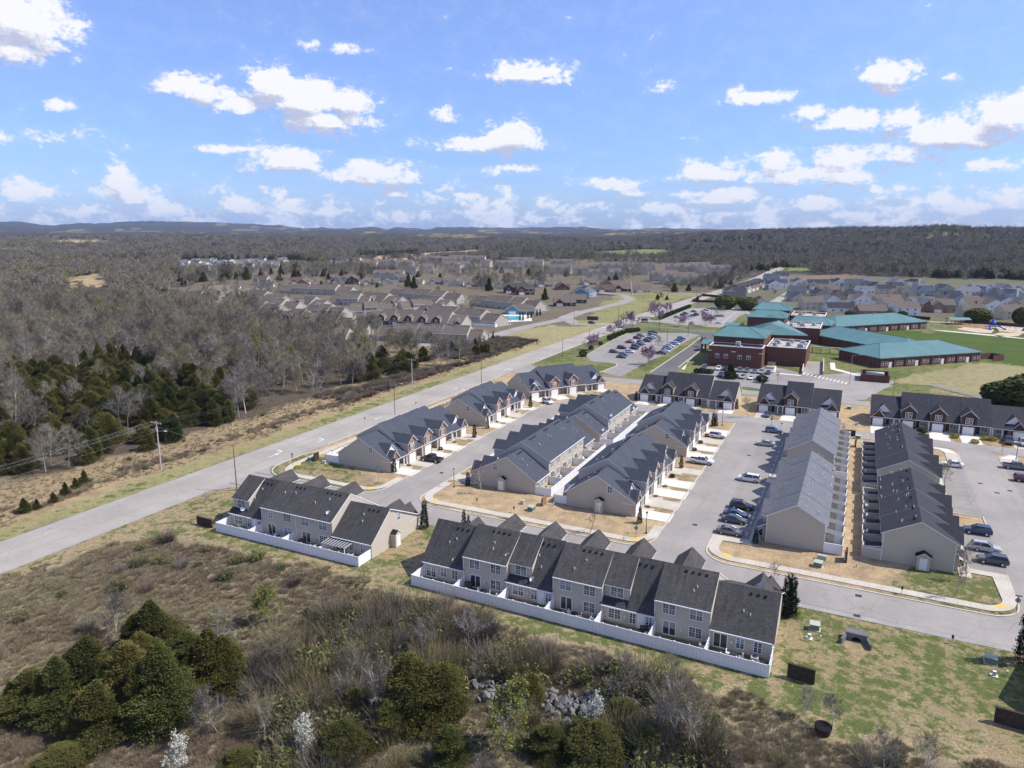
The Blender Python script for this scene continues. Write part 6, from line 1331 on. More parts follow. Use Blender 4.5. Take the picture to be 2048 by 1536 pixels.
b = MB(); b.face([(-.78,.3,0),(.78,.3,0),(.78,.3,.9),(-.78,.3,.9)], 'shadow_box'); b.box(-.8,.36,0,.8,1.5,1.2,'shadow_box'); b.build('pipe_mouth', e); e.scale = (.8, .8, .75)
sheet('culvert_apron', [[(x-1.6, y-.1), (x+1.6, y-.1), (x+1.2, y-2.6), (x+.4, y-5), (x-.6, y-4), (x-1.4, y-2)]], .03, 'rowgrass')
x, y = G(1645, 1467); b = MB(); b.cyl(0,0,0,.9,.75,.9,18,'clay','shadow_box'); b.cyl(0,0,.3,.36,.84,.85,18,'rubber'); b.cyl(0,0,.62,.68,.9,.9,18,'rubber')
for k in range(18):
    t0, t1 = k*math.pi/9, (k+1)*math.pi/9; b.face([(.95*math.cos(t0),.95*math.sin(t0),.9),(.95*math.cos(t1),.95*math.sin(t1),.9),(.95*math.cos(t1),.95*math.sin(t1),1.02),(.95*math.cos(t0),.95*math.sin(t0),1.02)],'clay'); b.face([(.84*math.cos(t0),.84*math.sin(t0),.7),(.84*math.cos(t1),.84*math.sin(t1),.7),(.95*math.cos(t1),.95*math.sin(t1),1.02),(.95*math.cos(t0),.95*math.sin(t0),1.02)],'clay')
b = b; tag(b.build('planter_tub', None, (x, y, 0)), 'big dark brown tub lying in the rough grass below the lawn', 'tub')
for i, (px, py) in enumerate(((1498,911),(1390,1050),(1714,1232),(1717,1192),(883,946),(993,893),(1960,967),(1994,986),(2020,982))):
    x, y = G(px, py); b = MB(); b.box(-.45,-.4,0,.45,.4,.012,'iron'); tag(b.build('drain_grate', None, (x, y, .046)), ['dark drain grate in the middle street near the silver sedan','drain grate in the middle street near the bronze sedan','drain inlet on the near side of the cross street','drain inlet on the far side of the cross street','manhole in the west street corner','manhole in the west street','left grate of the far east street','middle grate of the east street','right grate of the east street'][i], 'drain')
# dishes, air conditioners and patio things
def put(mesh, x, y, z, rz, label, cat, group, sc=None): tag(inst(mesh.name, mesh, None, (x, y, z), rz, sc), label, cat, group)
for i, (x, y, z, lb) in enumerate(((-101.2,91.2,2.9,'leftmost white dish on the four unit row, above the half roof'),(-81.2,92.,5.5,'white dish at the eave of the third unit of the four unit row'),(-54.4,90.4,2.9,'leftmost white dish on the long dark row'),(-45.2,91,5.4,'white dish high on the second unit of the long dark row'),(-40.6,90,2.9,'white dish above the black porch roof of the long dark row'),
   (-57.6,173,3.1,'white dish at the near eave of the far cream backed row'),(-57.6,179.5,5.5,'white dish at the high eave of the far cream backed row'),(-57,199,3.2,'white dish at the far end of the far cream backed row'),(-112.2,129.6,1.8,'white dish on the fence end of the black pickup row'),
   (5.,134.5,1.9,'white dish nearest the camera on the patio wall of the charcoal flats'),(5.,143,1.9,'second white dish on the patio wall of the near charcoal flats'),(5,148.6,1.9,'third white dish on the patio wall of the near charcoal flats'),(4.7,170.5,1.9,'white dish on the patio wall of the far charcoal flats'),(4.7,177,1.9,'farther white dish on the patio wall of the far charcoal flats'))):
    put(DISH, x, y, z, R(rr.uniform(45, 70)), lb, 'satellite dish', 'satellite dishes')
for i in range(7): put(ACM, -7.5-i*7.5+rr.uniform(-.5, .5), 88.4, .1, 0, 'small grey air conditioner on a patio of the long dark row', 'air conditioner', 'air conditioners behind the long dark row')
for i in range(4): put(ACM, -74.5-i*8.2, 89.6, .1, 0, 'small grey air conditioner on a patio of the four unit row', 'air conditioner', 'air conditioners behind the four unit row')
for i in range(5): put(ACM, -57.2, 134+i*7.2, .1, 0, 'small grey air conditioner behind the near cream backed row', 'air conditioner', 'air conditioners behind the near cream backed row')
b = MB(); b.box(-.6,-.35,.75,.6,.35,1.15,'iron'); b.box(-.5,-.3,0,.5,.3,.75,'iron'); b.tube([Vector((-.6,-.38,1.2)), Vector((.6,-.38,1.2))],[.03]*2,5,'iron'); GRL = b.mesh('barbecue_grill')
for x, y, lb in ((-50.8,88.6,'black barbecue grill on the second patio of the long dark row'),(-22.6,88.2,'round black barbecue grill on the patio beside the glazed back door'),(-85.2,89.5,'black grill on a patio of the four unit row')): put(GRL, x, y, .2, .3, lb, 'barbecue', None)
b = MB(); b.slab((-2.6,-1.4,2.15),(2.6,-1.4,2.15),(2.6,1.4,2.3),(-2.6,1.4,2.3),.06,'roof_char','trim')
for k in range(9): b.slab((-2.5+k*.6,-1.4,2.22),(-2.3+k*.6,-1.4,2.22),(-2.3+k*.6,1.4,2.37),(-2.5+k*.6,1.4,2.37),.05,'metal_grey','trim')
for sx in (-2.4,2.4):
    for sy in (-1.2,1.2): b.box(sx-.05,sy-.05,0,sx+.05,sy+.05,2.15,'trim')
tag(b.build('pergola', None, (-77.3,89.6,.1)), 'dark slatted pergola on the patio at the right end of the four unit row', 'pergola')
for x, y, m, lb in ((-92.6,89.2,'play_blue','blue plastic bin on a patio of the four unit row'),(-.6,129.2,'sign_green','green bin inside the near patio of the grey flats'),(.7,129.,'woodchip','brown box inside the near patio of the grey flats'),(-55.9,202.6,'sign_yellow','yellow item on the last patio of the far cream backed row')):
    b = MB(); b.box(-.4,-.35,0,.4,.35,.8,m); b.box(-.44,-.39,.8,.44,.39,.88,m); b.cyl(-.35,.36,0,.2,.1,.1,8,'rubber'); tag(b.build('patio_box', None, (x, y, .1), .3), lb, 'storage box')
# black picket fence along the main road pavement, dark board fences of the lane corner
_s = MB(); _s.box(0,-.02,1.0,1,.02,1.06,'iron'); _s.box(0,-.02,.15,1,.02,.2,'iron')
for k in range(10): _s.box(.05+k*.1-.008,-.01,.1,.05+k*.1+.008,.01,1.1,'iron')
BP = _s.mesh('fence_panel'); _s = MB(); _s.box(-.04,-.04,0,.04,.04,1.25,'iron'); BPP = _s.mesh('fence_post')
fence('railing', 'black railing beside the main road pavement behind the rows', [[(-116.6,164),(-116.6,200)],[(-116.6,205),(-116.6,228)]], None, 2.2, BP, BPP)
_s = MB(); _s.box(0,-.03,.05,1,.03,1.9,'fence_dark'); DP = _s.mesh('fence_panel'); _s = MB(); _s.box(-.06,-.06,0,.06,.06,2,'fence_dark'); DPP = _s.mesh('fence_post')
a, b_, c, d = G(1384,604), G(1440,606), G(1405,592), G(1449,596); fence('board_fence', 'dark wooden board fence around the corner lot left of the lane', [[a, b_], [a, c, d]], None, 3, DP, DPP)
a, b_ = G(1640,640), G(2048,656); fence('board_fence', 'dark board fence behind the back gardens facing the school', [[G(1790,634), G(1860,640)], [G(1930,645), G(2048,655)]], None, 3.5, DP, DPP)
a = G(1236,801)

b = MB(); b.box(-.25,-.25,.38,.25,.25,.43,'trim'); b.box(-.25,.2,.43,.25,.25,.9,'trim')
for dx in (-.22,.22):
    for dy in (-.22,.22): b.box(dx-.02,dy-.02,0,dx+.02,dy+.02,.4,'metal_grey')
CH = b.mesh('patio_chair')
b = MB(); b.cyl(0,0,.68,.72,.5,.5,14,'iron'); b.cyl(0,0,0,.68,.04,.04,6,'iron'); b.cyl(0,0,0,.03,.3,.3,10,'iron'); TB = b.mesh('patio_table')
for x, y, lb in ((-48.,88.2,'second patio of the long dark row'),(-33.,88.2,'fourth patio of the long dark row'),(-10.5,88.,'last patio of the long dark row'),(-100,89.6,'first patio of the four unit row'),(-91.,89.5,'second patio of the four unit row'),(-56.2,142,'second patio of the near cream backed row'),(-56.3,157,'fourth patio of the near cream backed row')):
    put(TB, x, y, .1, 0, 'round dark table on the '+lb, 'table', 'patio tables'); put(CH, x+.9, y+.1, .1, -1.2, 'pale chair right of the table on the '+lb, 'chair', 'patio chairs'); put(CH, x-.8, y+.3, .1, 1.4, 'pale chair left of the table on the '+lb, 'chair', 'patio chairs')
# ---------------------------------------------------------------- vegetation
def np_mesh(name, V, Fq, mats, mi=None, smooth=False):
    V = np.asarray(V, np.float32); Fq = np.asarray(Fq, np.int32); me = bpy.data.meshes.new(name); k = Fq.shape[1]
    me.vertices.add(len(V)); me.vertices.foreach_set('co', V.ravel()); me.loops.add(Fq.size); me.loops.foreach_set('vertex_index', Fq.ravel())
    me.polygons.add(len(Fq)); me.polygons.foreach_set('loop_start', np.arange(0, Fq.size, k, dtype=np.int32))
    if mi is not None: me.polygons.foreach_set('material_index', np.asarray(mi, np.int32))
    for m in mats: me.materials.append(MAT[m])
    me.update(calc_edges=True); return me
def bare_tree(seed, H, spread, nl=9, sub=5, sub2=4, tw=4, tww=.035, r0=None, trunkfrac=.25, up=.55, leaf=None, leafn=0, leafs=.22, twl=(.7, 1.5), n3=3):
    """returns (limb mesh, crown mesh); bare deciduous tree of height H with real twigs, leaf: material of buds or blossom"""
    g = np.random.default_rng(seed); r0 = r0 or H*.013
    segs = []                                # (p0, p1, r0, r1)
    tips = []
    def grow(p, d, L, r, lev):
        n = 3 if lev < 2 else 2; pts = [p]; q = p.copy(); dd = d.copy()
        for i in range(n):
            dd = dd+g.normal(0, .13+.05*lev, 3); dd[2] += .10*(1 if lev else 0); dd /= np.linalg.norm(dd); q = q+dd*L/n; pts.append(q.copy())
        rs = np.linspace(r, r*.45, n+1)
        for i in range(n): segs.append((pts[i], pts[i+1], rs[i], rs[i+1], lev))
        return pts, dd
    tp, td = grow(np.array([0., 0, 0]), np.array([g.normal(0, .04), g.normal(0, .04), 1.]), H*.82, r0, 0)
    def at(pts, t):
        t = t*(len(pts)-1); i = min(int(t), len(pts)-2); return pts[i]+(pts[i+1]-pts[i])*(t-i)
    for i in range(nl):
        t = trunkfrac+(1-trunkfrac)*(i+g.random()*.6)/nl; a = i*2.4+g.normal(0, .4); p = at(tp, min(t, .99))
        e = up+.5*(t-.5)+g.normal(0, .12); d = np.array([math.cos(a)*math.cos(e), math.sin(a)*math.cos(e), math.sin(e)])
        L = spread*(1.15-.55*t)*(.8+.4*g.random()); p1, _ = grow(p, d, L, r0*(.55-.35*t), 1)
        for j in range(sub):
            t2 = .25+.75*(j+g.random()*.7)/sub; q = at(p1, min(t2, .99)); d2 = d+g.normal(0, .55, 3); d2[2] += .35; d2 /= np.linalg.norm(d2)
            p2, _ = grow(q, d2, L*.5*(.7+.5*g.random()), r0*.16, 2)
            for k in range(sub2):
                q3 = at(p2, .2+.8*g.random()*.99); d3 = d2+g.normal(0, .6, 3); d3[2] += .3; d3 /= np.linalg.norm(d3)
                L3 = L*.26*(.6+.6*g.random()); q4 = q3+d3*L3; segs.append((q3, q4, r0*.06, r0*.03, 3)); tips.append((q3, q4, d3))
    tips_all = list(tips)
    # limbs
    V, Fc = [], []
    for (a, b, ra, rb, lev) in segs:
        n = 6 if lev == 0 else (4 if lev == 1 else n3); d = (b-a)/max(1e-6, np.linalg.norm(b-a)); o = np.cross(d, [.3, .9, .2]); o /= np.linalg.norm(o); c = np.cross(d, o); base = len(V)
        ra = max(ra, tww*.6); rb = max(rb, tww*.5)
        for P, r in ((a, ra), (b, rb)):
            for j in range(n): t = 2*math.pi*j/n; V.append(P+(o*math.cos(t)+c*math.sin(t))*r)
        for j in range(n): Fc.append((base+j, base+(j+1) % n, base+n+(j+1) % n, base+n+j))
    limb = np_mesh('trunk', V, Fc, ['limb'])
    # twigs : thin crossed strips
    A = np.array([t[0] for t in tips_all]); B = np.array([t[1] for t in tips_all]); D = np.array([t[2] for t in tips_all]); m = len(A)
    rep = tw; u = g.random((m, rep, 1))*.9+.1; P = (A[:, None]+(B-A)[:, None]*u).reshape(-1, 3)
    dd = (D[:, None]+g.normal(0, .65, (m, rep, 3))+np.array([0, 0, .25])).reshape(-1, 3); dd /= np.linalg.norm(dd, axis=1)[:, None]
    ln = g.uniform(*twl, len(P))[:, None]*H/12.; Q = P+dd*ln; sd = np.cross(dd, g.normal(0, 1, dd.shape)); sd /= np.linalg.norm(sd, axis=1)[:, None]; w = tww
    VV = np.stack([P-sd*w*.5, P+sd*w*.5, Q+sd*w*.22, Q-sd*w*.22], 1).reshape(-1, 3); FF = np.arange(len(VV)).reshape(-1, 4); mats = ['twig']; mi = np.zeros(len(FF), int)
    if leaf:
        k = leafn; ix = g.integers(0, len(P), k); c = P[ix]+(Q-P)[ix]*g.random((k, 1)); a = g.normal(0, 1, (k, 3)); a /= np.linalg.norm(a, axis=1)[:, None]; b = np.cross(a, g.normal(0, 1, (k, 3))); b /= np.linalg.norm(b, axis=1)[:, None]
        s = leafs*g.uniform(.6, 1.3, (k, 1)); LV = np.stack([c-a*s*.5, c+b*s*.5, c+a*s*.5, c-b*s*.5], 1).reshape(-1, 3)
        FF = np.vstack([FF, np.arange(len(LV)).reshape(-1, 4)+len(VV)]); VV = np.vstack([VV, LV]); mats.append(leaf); mi = np.concatenate([mi, np.ones(k, int)])
    return limb, np_mesh('crown', VV, FF, mats, mi)
def conifer(seed, H, Rr, m='cedar', n=1500, leaf=.30, shape=.85, base=.03, per=5):
    """cedar: feathery upswept sprays in a broad uneven cone"""
    g = np.random.default_rng(seed); z = g.beta(1.15, 1.5, n); 
    lob = 1+.16*np.sin(3*g.random()*6+z*7)+0
    prof = np.power(np.clip(1-z, 0, 1), shape)*np.clip(z*9+.45, 0, 1); a = g.random(n)*2*math.pi
    bump = 1+.9*vnoise(a*1.3*np.maximum(prof, .25)+seed*3, z*5.5+seed, seed, 3)*.62; z = np.clip(z+.05*vnoise(a*2.2, z*4, seed+5, 2), 0, 1.03)
    r = Rr*prof*bump*np.sqrt(g.uniform(.35, 1.05, n)); P = np.stack([r*np.cos(a), r*np.sin(a), base*H+z*H*(1-base)], 1)
    out = np.stack([np.cos(a), np.sin(a), np.full(n, .75)], 1); out /= np.linalg.norm(out, axis=1)[:, None]
    P = np.repeat(P, per, 0); out = np.repeat(out, per, 0); N = len(P)
    P = P+g.normal(0, leaf*.55, (N, 3)); d = out+g.normal(0, .45, (N, 3)); d /= np.linalg.norm(d, axis=1)[:, None]; s = np.cross(d, g.normal(0, 1, (N, 3))); s /= np.linalg.norm(s, axis=1)[:, None]
    L = leaf*g.uniform(.8, 1.9, (N, 1)); w = leaf*g.uniform(.16, .34, (N, 1))
    V = np.stack([P-s*w*.4, P+d*L*.5-s*w, P+d*L, P+d*L*.5+s*w], 1).reshape(-1, 3)
    return np_mesh('foliage', V, np.arange(len(V)).reshape(-1, 4), [m])
def trunk_mesh(h, r, m='bark'):
    b = MB(); b.tube([Vector((0, 0, -.1)), Vector((.03, 0, h*.5)), Vector((0, .04, h))], [r, r*.75, r*.15], 6, m); return b.mesh('trunk')
def shrub_mesh(seed, m, Rr, Hh, n=700, leaf=.10):
    g = np.random.default_rng(seed); v = g.normal(0, 1, (n, 3)); v /= np.linalg.norm(v, axis=1)[:, None]; v *= g.uniform(.75, 1.04, (n, 1)); P = v*np.array([Rr, Rr, Hh/2])+np.array([0, 0, Hh/2]); N = n
    d = v+g.normal(0, .5, (N, 3)); d /= np.linalg.norm(d, axis=1)[:, None]; s = np.cross(d, g.normal(0, 1, (N, 3))); s /= np.linalg.norm(s, axis=1)[:, None]; t = np.cross(d, s)
    V = np.stack([P-s*leaf, P-t*leaf+d*leaf*.6, P+s*leaf, P+t*leaf+d*leaf*.3], 1).reshape(-1, 3); return np_mesh('foliage', V, np.arange(len(V)).reshape(-1, 4), [m])
def brush_mesh(seed, m, Rr, Hh, n=260, w=.03, leaf=None, ln=0):
    """leafless multi-stem bush"""
    g = np.random.default_rng(seed); a = g.random(n)*2*math.pi; rr0 = np.sqrt(g.random(n))*Rr*.45; P = np.stack([rr0*np.cos(a), rr0*np.sin(a), np.zeros(n)], 1)
    d = np.stack([np.cos(a)*.45, np.sin(a)*.45, np.ones(n)], 1)+g.normal(0, .22, (n, 3)); d /= np.linalg.norm(d, axis=1)[:, None]; L = Hh*g.uniform(.55, 1.05, (n, 1))
    st = g.random((n, 1))*.55; P2 = P+d*L*st; d2 = d+g.normal(0, .38, (n, 3)); d2 /= np.linalg.norm(d2, axis=1)[:, None]; P = np.vstack([P, P2]); d = np.vstack([d, d2]); L = np.vstack([L, L*.55])
    s = np.cross(d, g.normal(0, 1, d.shape)); s /= np.linalg.norm(s, axis=1)[:, None]
    V = np.stack([P-s*w/2, P+s*w/2, P+d*L+s*w*.2, P+d*L-s*w*.2], 1).reshape(-1, 3); mats = [m]; F_ = np.arange(len(V)).reshape(-1, 4); mi = np.zeros(len(F_), int)
    if leaf:
        ix = g.integers(0, len(P), ln); c = P[ix]+d[ix]*L[ix]*g.uniform(.3, 1, (ln, 1)); A = g.normal(0, .09, (ln, 3)); B = g.normal(0, .09, (ln, 3)); LV = np.stack([c-A, c+B, c+A, c-B], 1).reshape(-1, 3); F_ = np.vstack([F_, np.arange(len(LV)).reshape(-1, 4)+len(V)]); V = np.vstack([V, LV]); mats.append(leaf); mi = np.concatenate([mi, np.ones(ln, int)])
    return np_mesh('brush', V, F_, mats, mi)
# prototypes (mesh pairs)
BT = [bare_tree(10+i, (13, 15, 12, 16, 11, 14)[i], (4.6, 5.2, 4.8, 5.0, 4.2, 4.4)[i], nl=11, sub=6, sub2=5, tw=5, tww=.045, trunkfrac=(.2, .3, .18, .35, .2, .4)[i]) for i in range(6)]
YT = [bare_tree(30+i, 12, 4.2, nl=9, sub=5, sub2=4, tw=4, tww=.05, leaf='bud_yellow', leafn=1500, leafs=.34) for i in range(2)]
RB_ = [bare_tree(40+i, 6.0, 4.4, nl=11, sub=5, sub2=4, tw=5, tww=.04, trunkfrac=.12, up=.75, leaf='blossom_pink', leafn=5200, leafs=.24, twl=(1.0, 1.9)) for i in range(2)]
WT = [bare_tree(50+i, 7.5, 2.2, nl=12, sub=5, sub2=4, tw=4, tww=.03, trunkfrac=.1, up=1.0, leaf='blossom_white', leafn=3200, leafs=.16) for i in range(2)]
SAP = [bare_tree(60+i, 4.2, 1.2, nl=8, sub=4, sub2=3, tw=3, tww=.022, trunkfrac=.3, r0=.05, up=.9, twl=(.6, 1.4)) for i in range(2)]
CD = [conifer(70+i, 9.5, (3.1, 3.6, 2.8, 3.3)[i], 'cedar' if i != 2 else 'cedar_green', 8500, .17, (.85, .72, 1.0, .8)[i]) for i in range(4)]
CW = [conifer(170+i, 9.0, (3.3, 3.7, 3.0, 3.5)[i], 'cedar' if i != 2 else 'cedar_green', 6500, .18, (.62, .5, .72, .55)[i]) for i in range(4)]
HT_ = {}
def mh(me):
    if me.name not in HT_:
        a = np.empty(len(me.vertices)*3, np.float32); me.vertices.foreach_get('co', a); HT_[me.name] = float(np.percentile(a[2::3], 99.5))
    return HT_[me.name]
CDF = [conifer(80+i, 10, 3.2, 'cedar' if i else 'cedar_green', 330, .85, .7, per=3) for i in range(2)]
FAR = [bare_tree(90+i, 13, 5.4, nl=7, sub=4, sub2=2, tw=5, tww=.17, n3=3, trunkfrac=.3, twl=(1.3, 2.4)) for i in range(3)]
FYT = [bare_tree(96, 12, 4.8, nl=7, sub=4, sub2=2, tw=4, tww=.16, leaf='bud_yellow', leafn=260, leafs=.9)]
ARB = [conifer(100+i, 5.2, .95, 'arbor', 900, .16, .42, .0) for i in range(2)]
TRK = trunk_mesh(4, .16)
def tree(kind, pair, x, y, s, label, cat='tree', group=None, rz=None, z=0, names=('trunk', 'crown'), sz=None):
    e = empty(kind, (x, y, z), rnd.random()*6.28 if rz is None else rz, label, cat, group); e.scale = (s, s, s*(sz or 1))
    inst(names[0], pair[0], e); inst(names[1], pair[1], e); return e
CT = (TRK,)
# surveyed trees ---------------------------------------------------
Lc = [ # cedars of the foreground: photo x, y of the foot, height of the crown in photo pixels, width
 (310,1322,118,110,'tall dark cedar topping the big clump in the lower left'),(65,1448,105,110,'leftmost green cedar of the big clump in the lower left'),(125,1458,140,120,'second green cedar from the left in the lower left clump'),(185,1430,150,130,'broad olive cedar in the middle of the lower left clump'),
 (205,1500,135,120,'front cedar of the lower left clump with its shadow on the dry grass'),(260,1450,160,130,'olive cedar behind the front cedar of the lower left clump'),(330,1475,190,150,'largest olive cedar in the lower left clump'),(290,1400,130,110,'olive cedar directly below the tall dark one'),
 (425,1400,140,110,'cedar at the right end of the lower left clump'),(455,1395,120,80,'small right hand cedar beside the end of the lower left clump'),(380,1340,80,70,'small green cedar behind the right of the clump'),(660,1455,60,60,'small round cedar left of the stones'),(820,1470,165,120,'tall dark cedar beneath the bright green bush'),(885,1460,135,110,'broad cedar left of the stone pile'),(780,1490,90,80,'dark cedar in the bottom middle thicket'),
 (1065,1420,70,70,'small dark cedar standing among the grey stones'),(1100,1525,75,80,'round cedar at the bottom right of the track'),(1185,1545,100,130,'wide cedar at the bottom edge right of the middle'),(1290,1540,90,90,'cedar at the bottom edge below the large bare tree'),(1245,1470,70,80,'cedar right of the white flowering shrub'),(715,1450,75,70,'cedar at the edge of the bottom middle thicket'), (690,1540,100,90,'cedar at the bottom edge left of the middle'),(900,1540,90,80,'cedar at the bottom edge in the middle'),(480,1545,45,60,'low cedar top at the bottom edge'),(120,1555,60,90,'cedar top at the bottom edge near the left')]
def pxm(x, y): X, Y = G(x, y); return X, Y, 1420/(math.hypot(X, Y, CAMH))
def grow_to(x, yb, h, w=0):
    """foot position, height and radius of a plant surveyed as (bottom of crown, height, width) on the photograph"""
    d = math.atan(306/1420.)+math.atan((yb-CY_)/F_); X, Y = G(x, yb-.42*w*math.sin(d)); Xc = X*math.cos(YAW)+Y*math.sin(YAW); Yc = -X*math.sin(YAW)+Y*math.cos(YAW); z = 0
    while z < 30:
        z += .05; fw = Yc*_c-(z-CAMH)*_sn; dn = -(z-CAMH)*_c-Yc*_sn
        if CY_+F_*dn/fw <= yb-h: break
    return X, Y, z, w/2*math.hypot(X, Y, CAMH)/1420
_ex = []
for i, (x, y, h, w, lb) in enumerate(Lc[:10]):
    _ex.append((x-w*.33, y-6, h*.72, w*.5, 'shorter leader growing against the left side of the '+'the '+' '.join(w_ for w_ in lb.split()[:7] if w_ not in ('in','the','of'))))
for i, (x, y, h, w, lb) in enumerate(Lc+_ex):
    w *= .86; X, Y, hm, wm = grow_to(x, y, h, w); m = (CD[i % 4] if i < 10 or i in (11, 15) or i >= len(Lc) else CW[i % 4]); e = empty('cedar_tree', (X, Y, 0), rnd.random()*6.28, lb, 'cedar'); e.scale = (wm/3.0*1.02, wm/3.0*1.02, hm/9.5)
    inst('trunk', TRK, e); inst('foliage', m, e)
fd = [(532,1255,'bud_yellow',90,'yellow green budding tree on the brown slope below the four unit row'),(615,1262,'bud_green',45,'small yellow green bush right of the budding tree'),(1000,1510,'bud_yellow',150,'tall yellow green budding tree at the bottom middle'),(905,1400,'bud_green',75,'bright green bush beside the tall dark cedar'),
      (1020,1380,'bud_green',55,'pale green bush just above the stone pile'),(340,1330,'bud_green',50,'bright green bush in front of the tall dark cedar')]
for x, y, m, h, lb in fd:
    X, Y, hm, _ = grow_to(x, y, h, 50); p = bare_tree(int(x), 7, 2.5, nl=12, sub=5, sub2=4, tw=4, tww=.03, trunkfrac=.08, up=.85, leaf=m, leafn=8000, leafs=.15); tree('budding_tree', p, X, Y, hm/mh(p[1]), lb)
for x, y, h, lb, j in ((355,1565,95,'white flowering tree cut off at the bottom left',0),(620,1530,100,'white flowering slender tree at the bottom left of the middle',1),(1185,1480,95,'cream flowering tree in front of the stone pile',0)):
    X, Y, hm, _ = grow_to(x, y, h, 40); tree('flowering_tree', WT[j], X, Y, hm/mh(WT[j][1]), lb)
for x, y, h, lb in ((435,1465,110,'bare grey sapling below the right end of the cedar clump'),(232,1290,100,'tall bare tree behind the cedar clump'),(440,1290,85,'bare tree above the cedar clump on the brown slope'),(565,1350,110,'bare thin tree left of the grey thicket'),(530,1480,90,'leaning bare shrub tree in the dry grass'),(1340,1500,150,'large dark bare tree right of the stone pile'),(1390,1520,160,'second large bare tree right of the stone pile'),
   (1250,1420,110,'bare tree above the right end of the stones'),(1605,1430,62,'bare tree below the dark brick screen'),(1665,1452,70,'bare sapling beside the brown tub'),(1075,1330,60,'pale bare sapling above the stones'),(940,1300,90,'bare tree near the long white fence'),(1850,1560,100,'spreading bare bush tree at the bottom right'),(1770,1570,110,'bare bush tree at the bottom edge right'),(420,1340,90,'bare tree beside the small green cedar'),
   (755,1440,130,'grey bare tree in the bottom middle thicket'),(850,1320,90,'pinkish bare tree in the thicket'),(700,1370,90,'grey bare tree left in the thicket'),(1345,1395,85,'thin dark bare tree before the white fence')):
    X, Y, h2, _ = grow_to(x, y, h, 0); p = SAP[0] if h2 < 4 else BT[rnd.randrange(6)]; tree('bare_tree', p, X, Y, h2/mh(p[1]), lb)
for x, y, h, lb in ((963,989,52,'small bare sapling on the lawn below the near cream backed row'),(1180,1066,56,'small bare sapling on the lawn below the near middle street row'),(1552,1172,48,'small bare sapling on the lawn below the grey flats'),(1908,1194,58,'bare sapling on the lawn below the charcoal flats'),(1932,1166,60,'bare sapling by the pavement corner of the east street'),(418,1015,30,'tiny bare sapling left of the four unit row'),
   (1888,975,50,'bare reddish sapling beside the bays of the east street'),(1688,880,26,'small sapling in the grass alley'),(1558,770,26,'bare tree beside the small school car park'),(1497,835,38,'bare sapling between the brick rows'),(905,1001,1,'')):
    if h < 2: continue
    X, Y, k = pxm(x, y); tree('sapling', SAP[rnd.randrange(2)], X, Y, h/k/.88/4.2, lb)
for i, (x, y, h, lb) in enumerate(((1295,730,30,'pink blossoming redbud on the strip beside the school drive'),(1186,700,26,'pink redbud on the road verge by the car park'),(1257,655,26,'pink redbud beside the crosswalk'),(1236,662,18,'small pink redbud behind the hedge'),(1220,668,14,'smallest pink redbud by the yellow sign'),(1312,636,26,'large pink redbud at the corner of the far car park'),(1335,628,18,'pink redbud at the far end of the hedge'),
   (1365,653,18,'pink redbud on the island below the far car park'),(1383,656,10,'tiny pink redbud on the long island'),(1411,652,22,'pink redbud at the end of the far car park'),(1408,694,16,'pink redbud by the school canopy'),(1322,640,16,'pink redbud between hedge and road'))):
    X, Y, k = pxm(x, y); tree('redbud_tree', RB_[i % 2], X, Y, h/k/.93/6.9, lb)
for x, y, h, lb in ((1317,697,26,'bare tree in the middle of the near school car park'),(1432,634,18,'bare tree in the far school car park'),(1446,632,18,'second bare tree in the far school car park'),(1264,590,80,'tall bare tree standing alone on the lawn left of the main road'),(1550,592,16,'bare street tree beside the lane of narrow houses')):
    X, Y, k = pxm(x, y); tree('bare_tree', BT[rnd.randrange(6)], X, Y, h/k/.96/14, lb)
X, Y, k = pxm(1461, 757); e = empty('evergreen_tree', (X, Y, 0), 0, 'dark evergreen tree among the cars of the small car park', 'tree'); e.scale = (.95, .95, .62); inst('trunk', TRK, e); inst('foliage', CD[2], e)
for i, (x, y, w, h, lb) in enumerate(((2015,812,78,34,'big dark pine at the right edge beside the school field'),(2060,820,90,48,'dark pine cut off by the right edge'),(1450,618,40,22,'dark evergreen at the corner of the narrow houses'),(1495,620,34,20,'round dark evergreen left of the teal roofs'),(1955,645,40,20,'round dark evergreen behind the playground'),(1475,608,20,12,'small evergreen between the two round ones'),(1700,633,18,9,'small evergreen behind the far wing'),(1780,634,18,10,'evergreen by the houses behind the far wing'),(1804,634,16,9,'small evergreen beside the far wing'),(2044,650,30,24,'evergreen at the right edge behind the playground'))):
    X, Y, k = pxm(x, y); e = empty('evergreen_tree', (X, Y, 0), rnd.random()*6, lb, 'tree'); e.scale = (w/k/2/3.2, w/k/2/3.2, h/k/.96/9.5*1.15); inst('trunk', TRK, e); inst('foliage', shrub_mesh(900+i, 'cedar_green', 3.2, 9.5, 2600, .34), e)
ag = 'clipped arborvitae beside the houses'
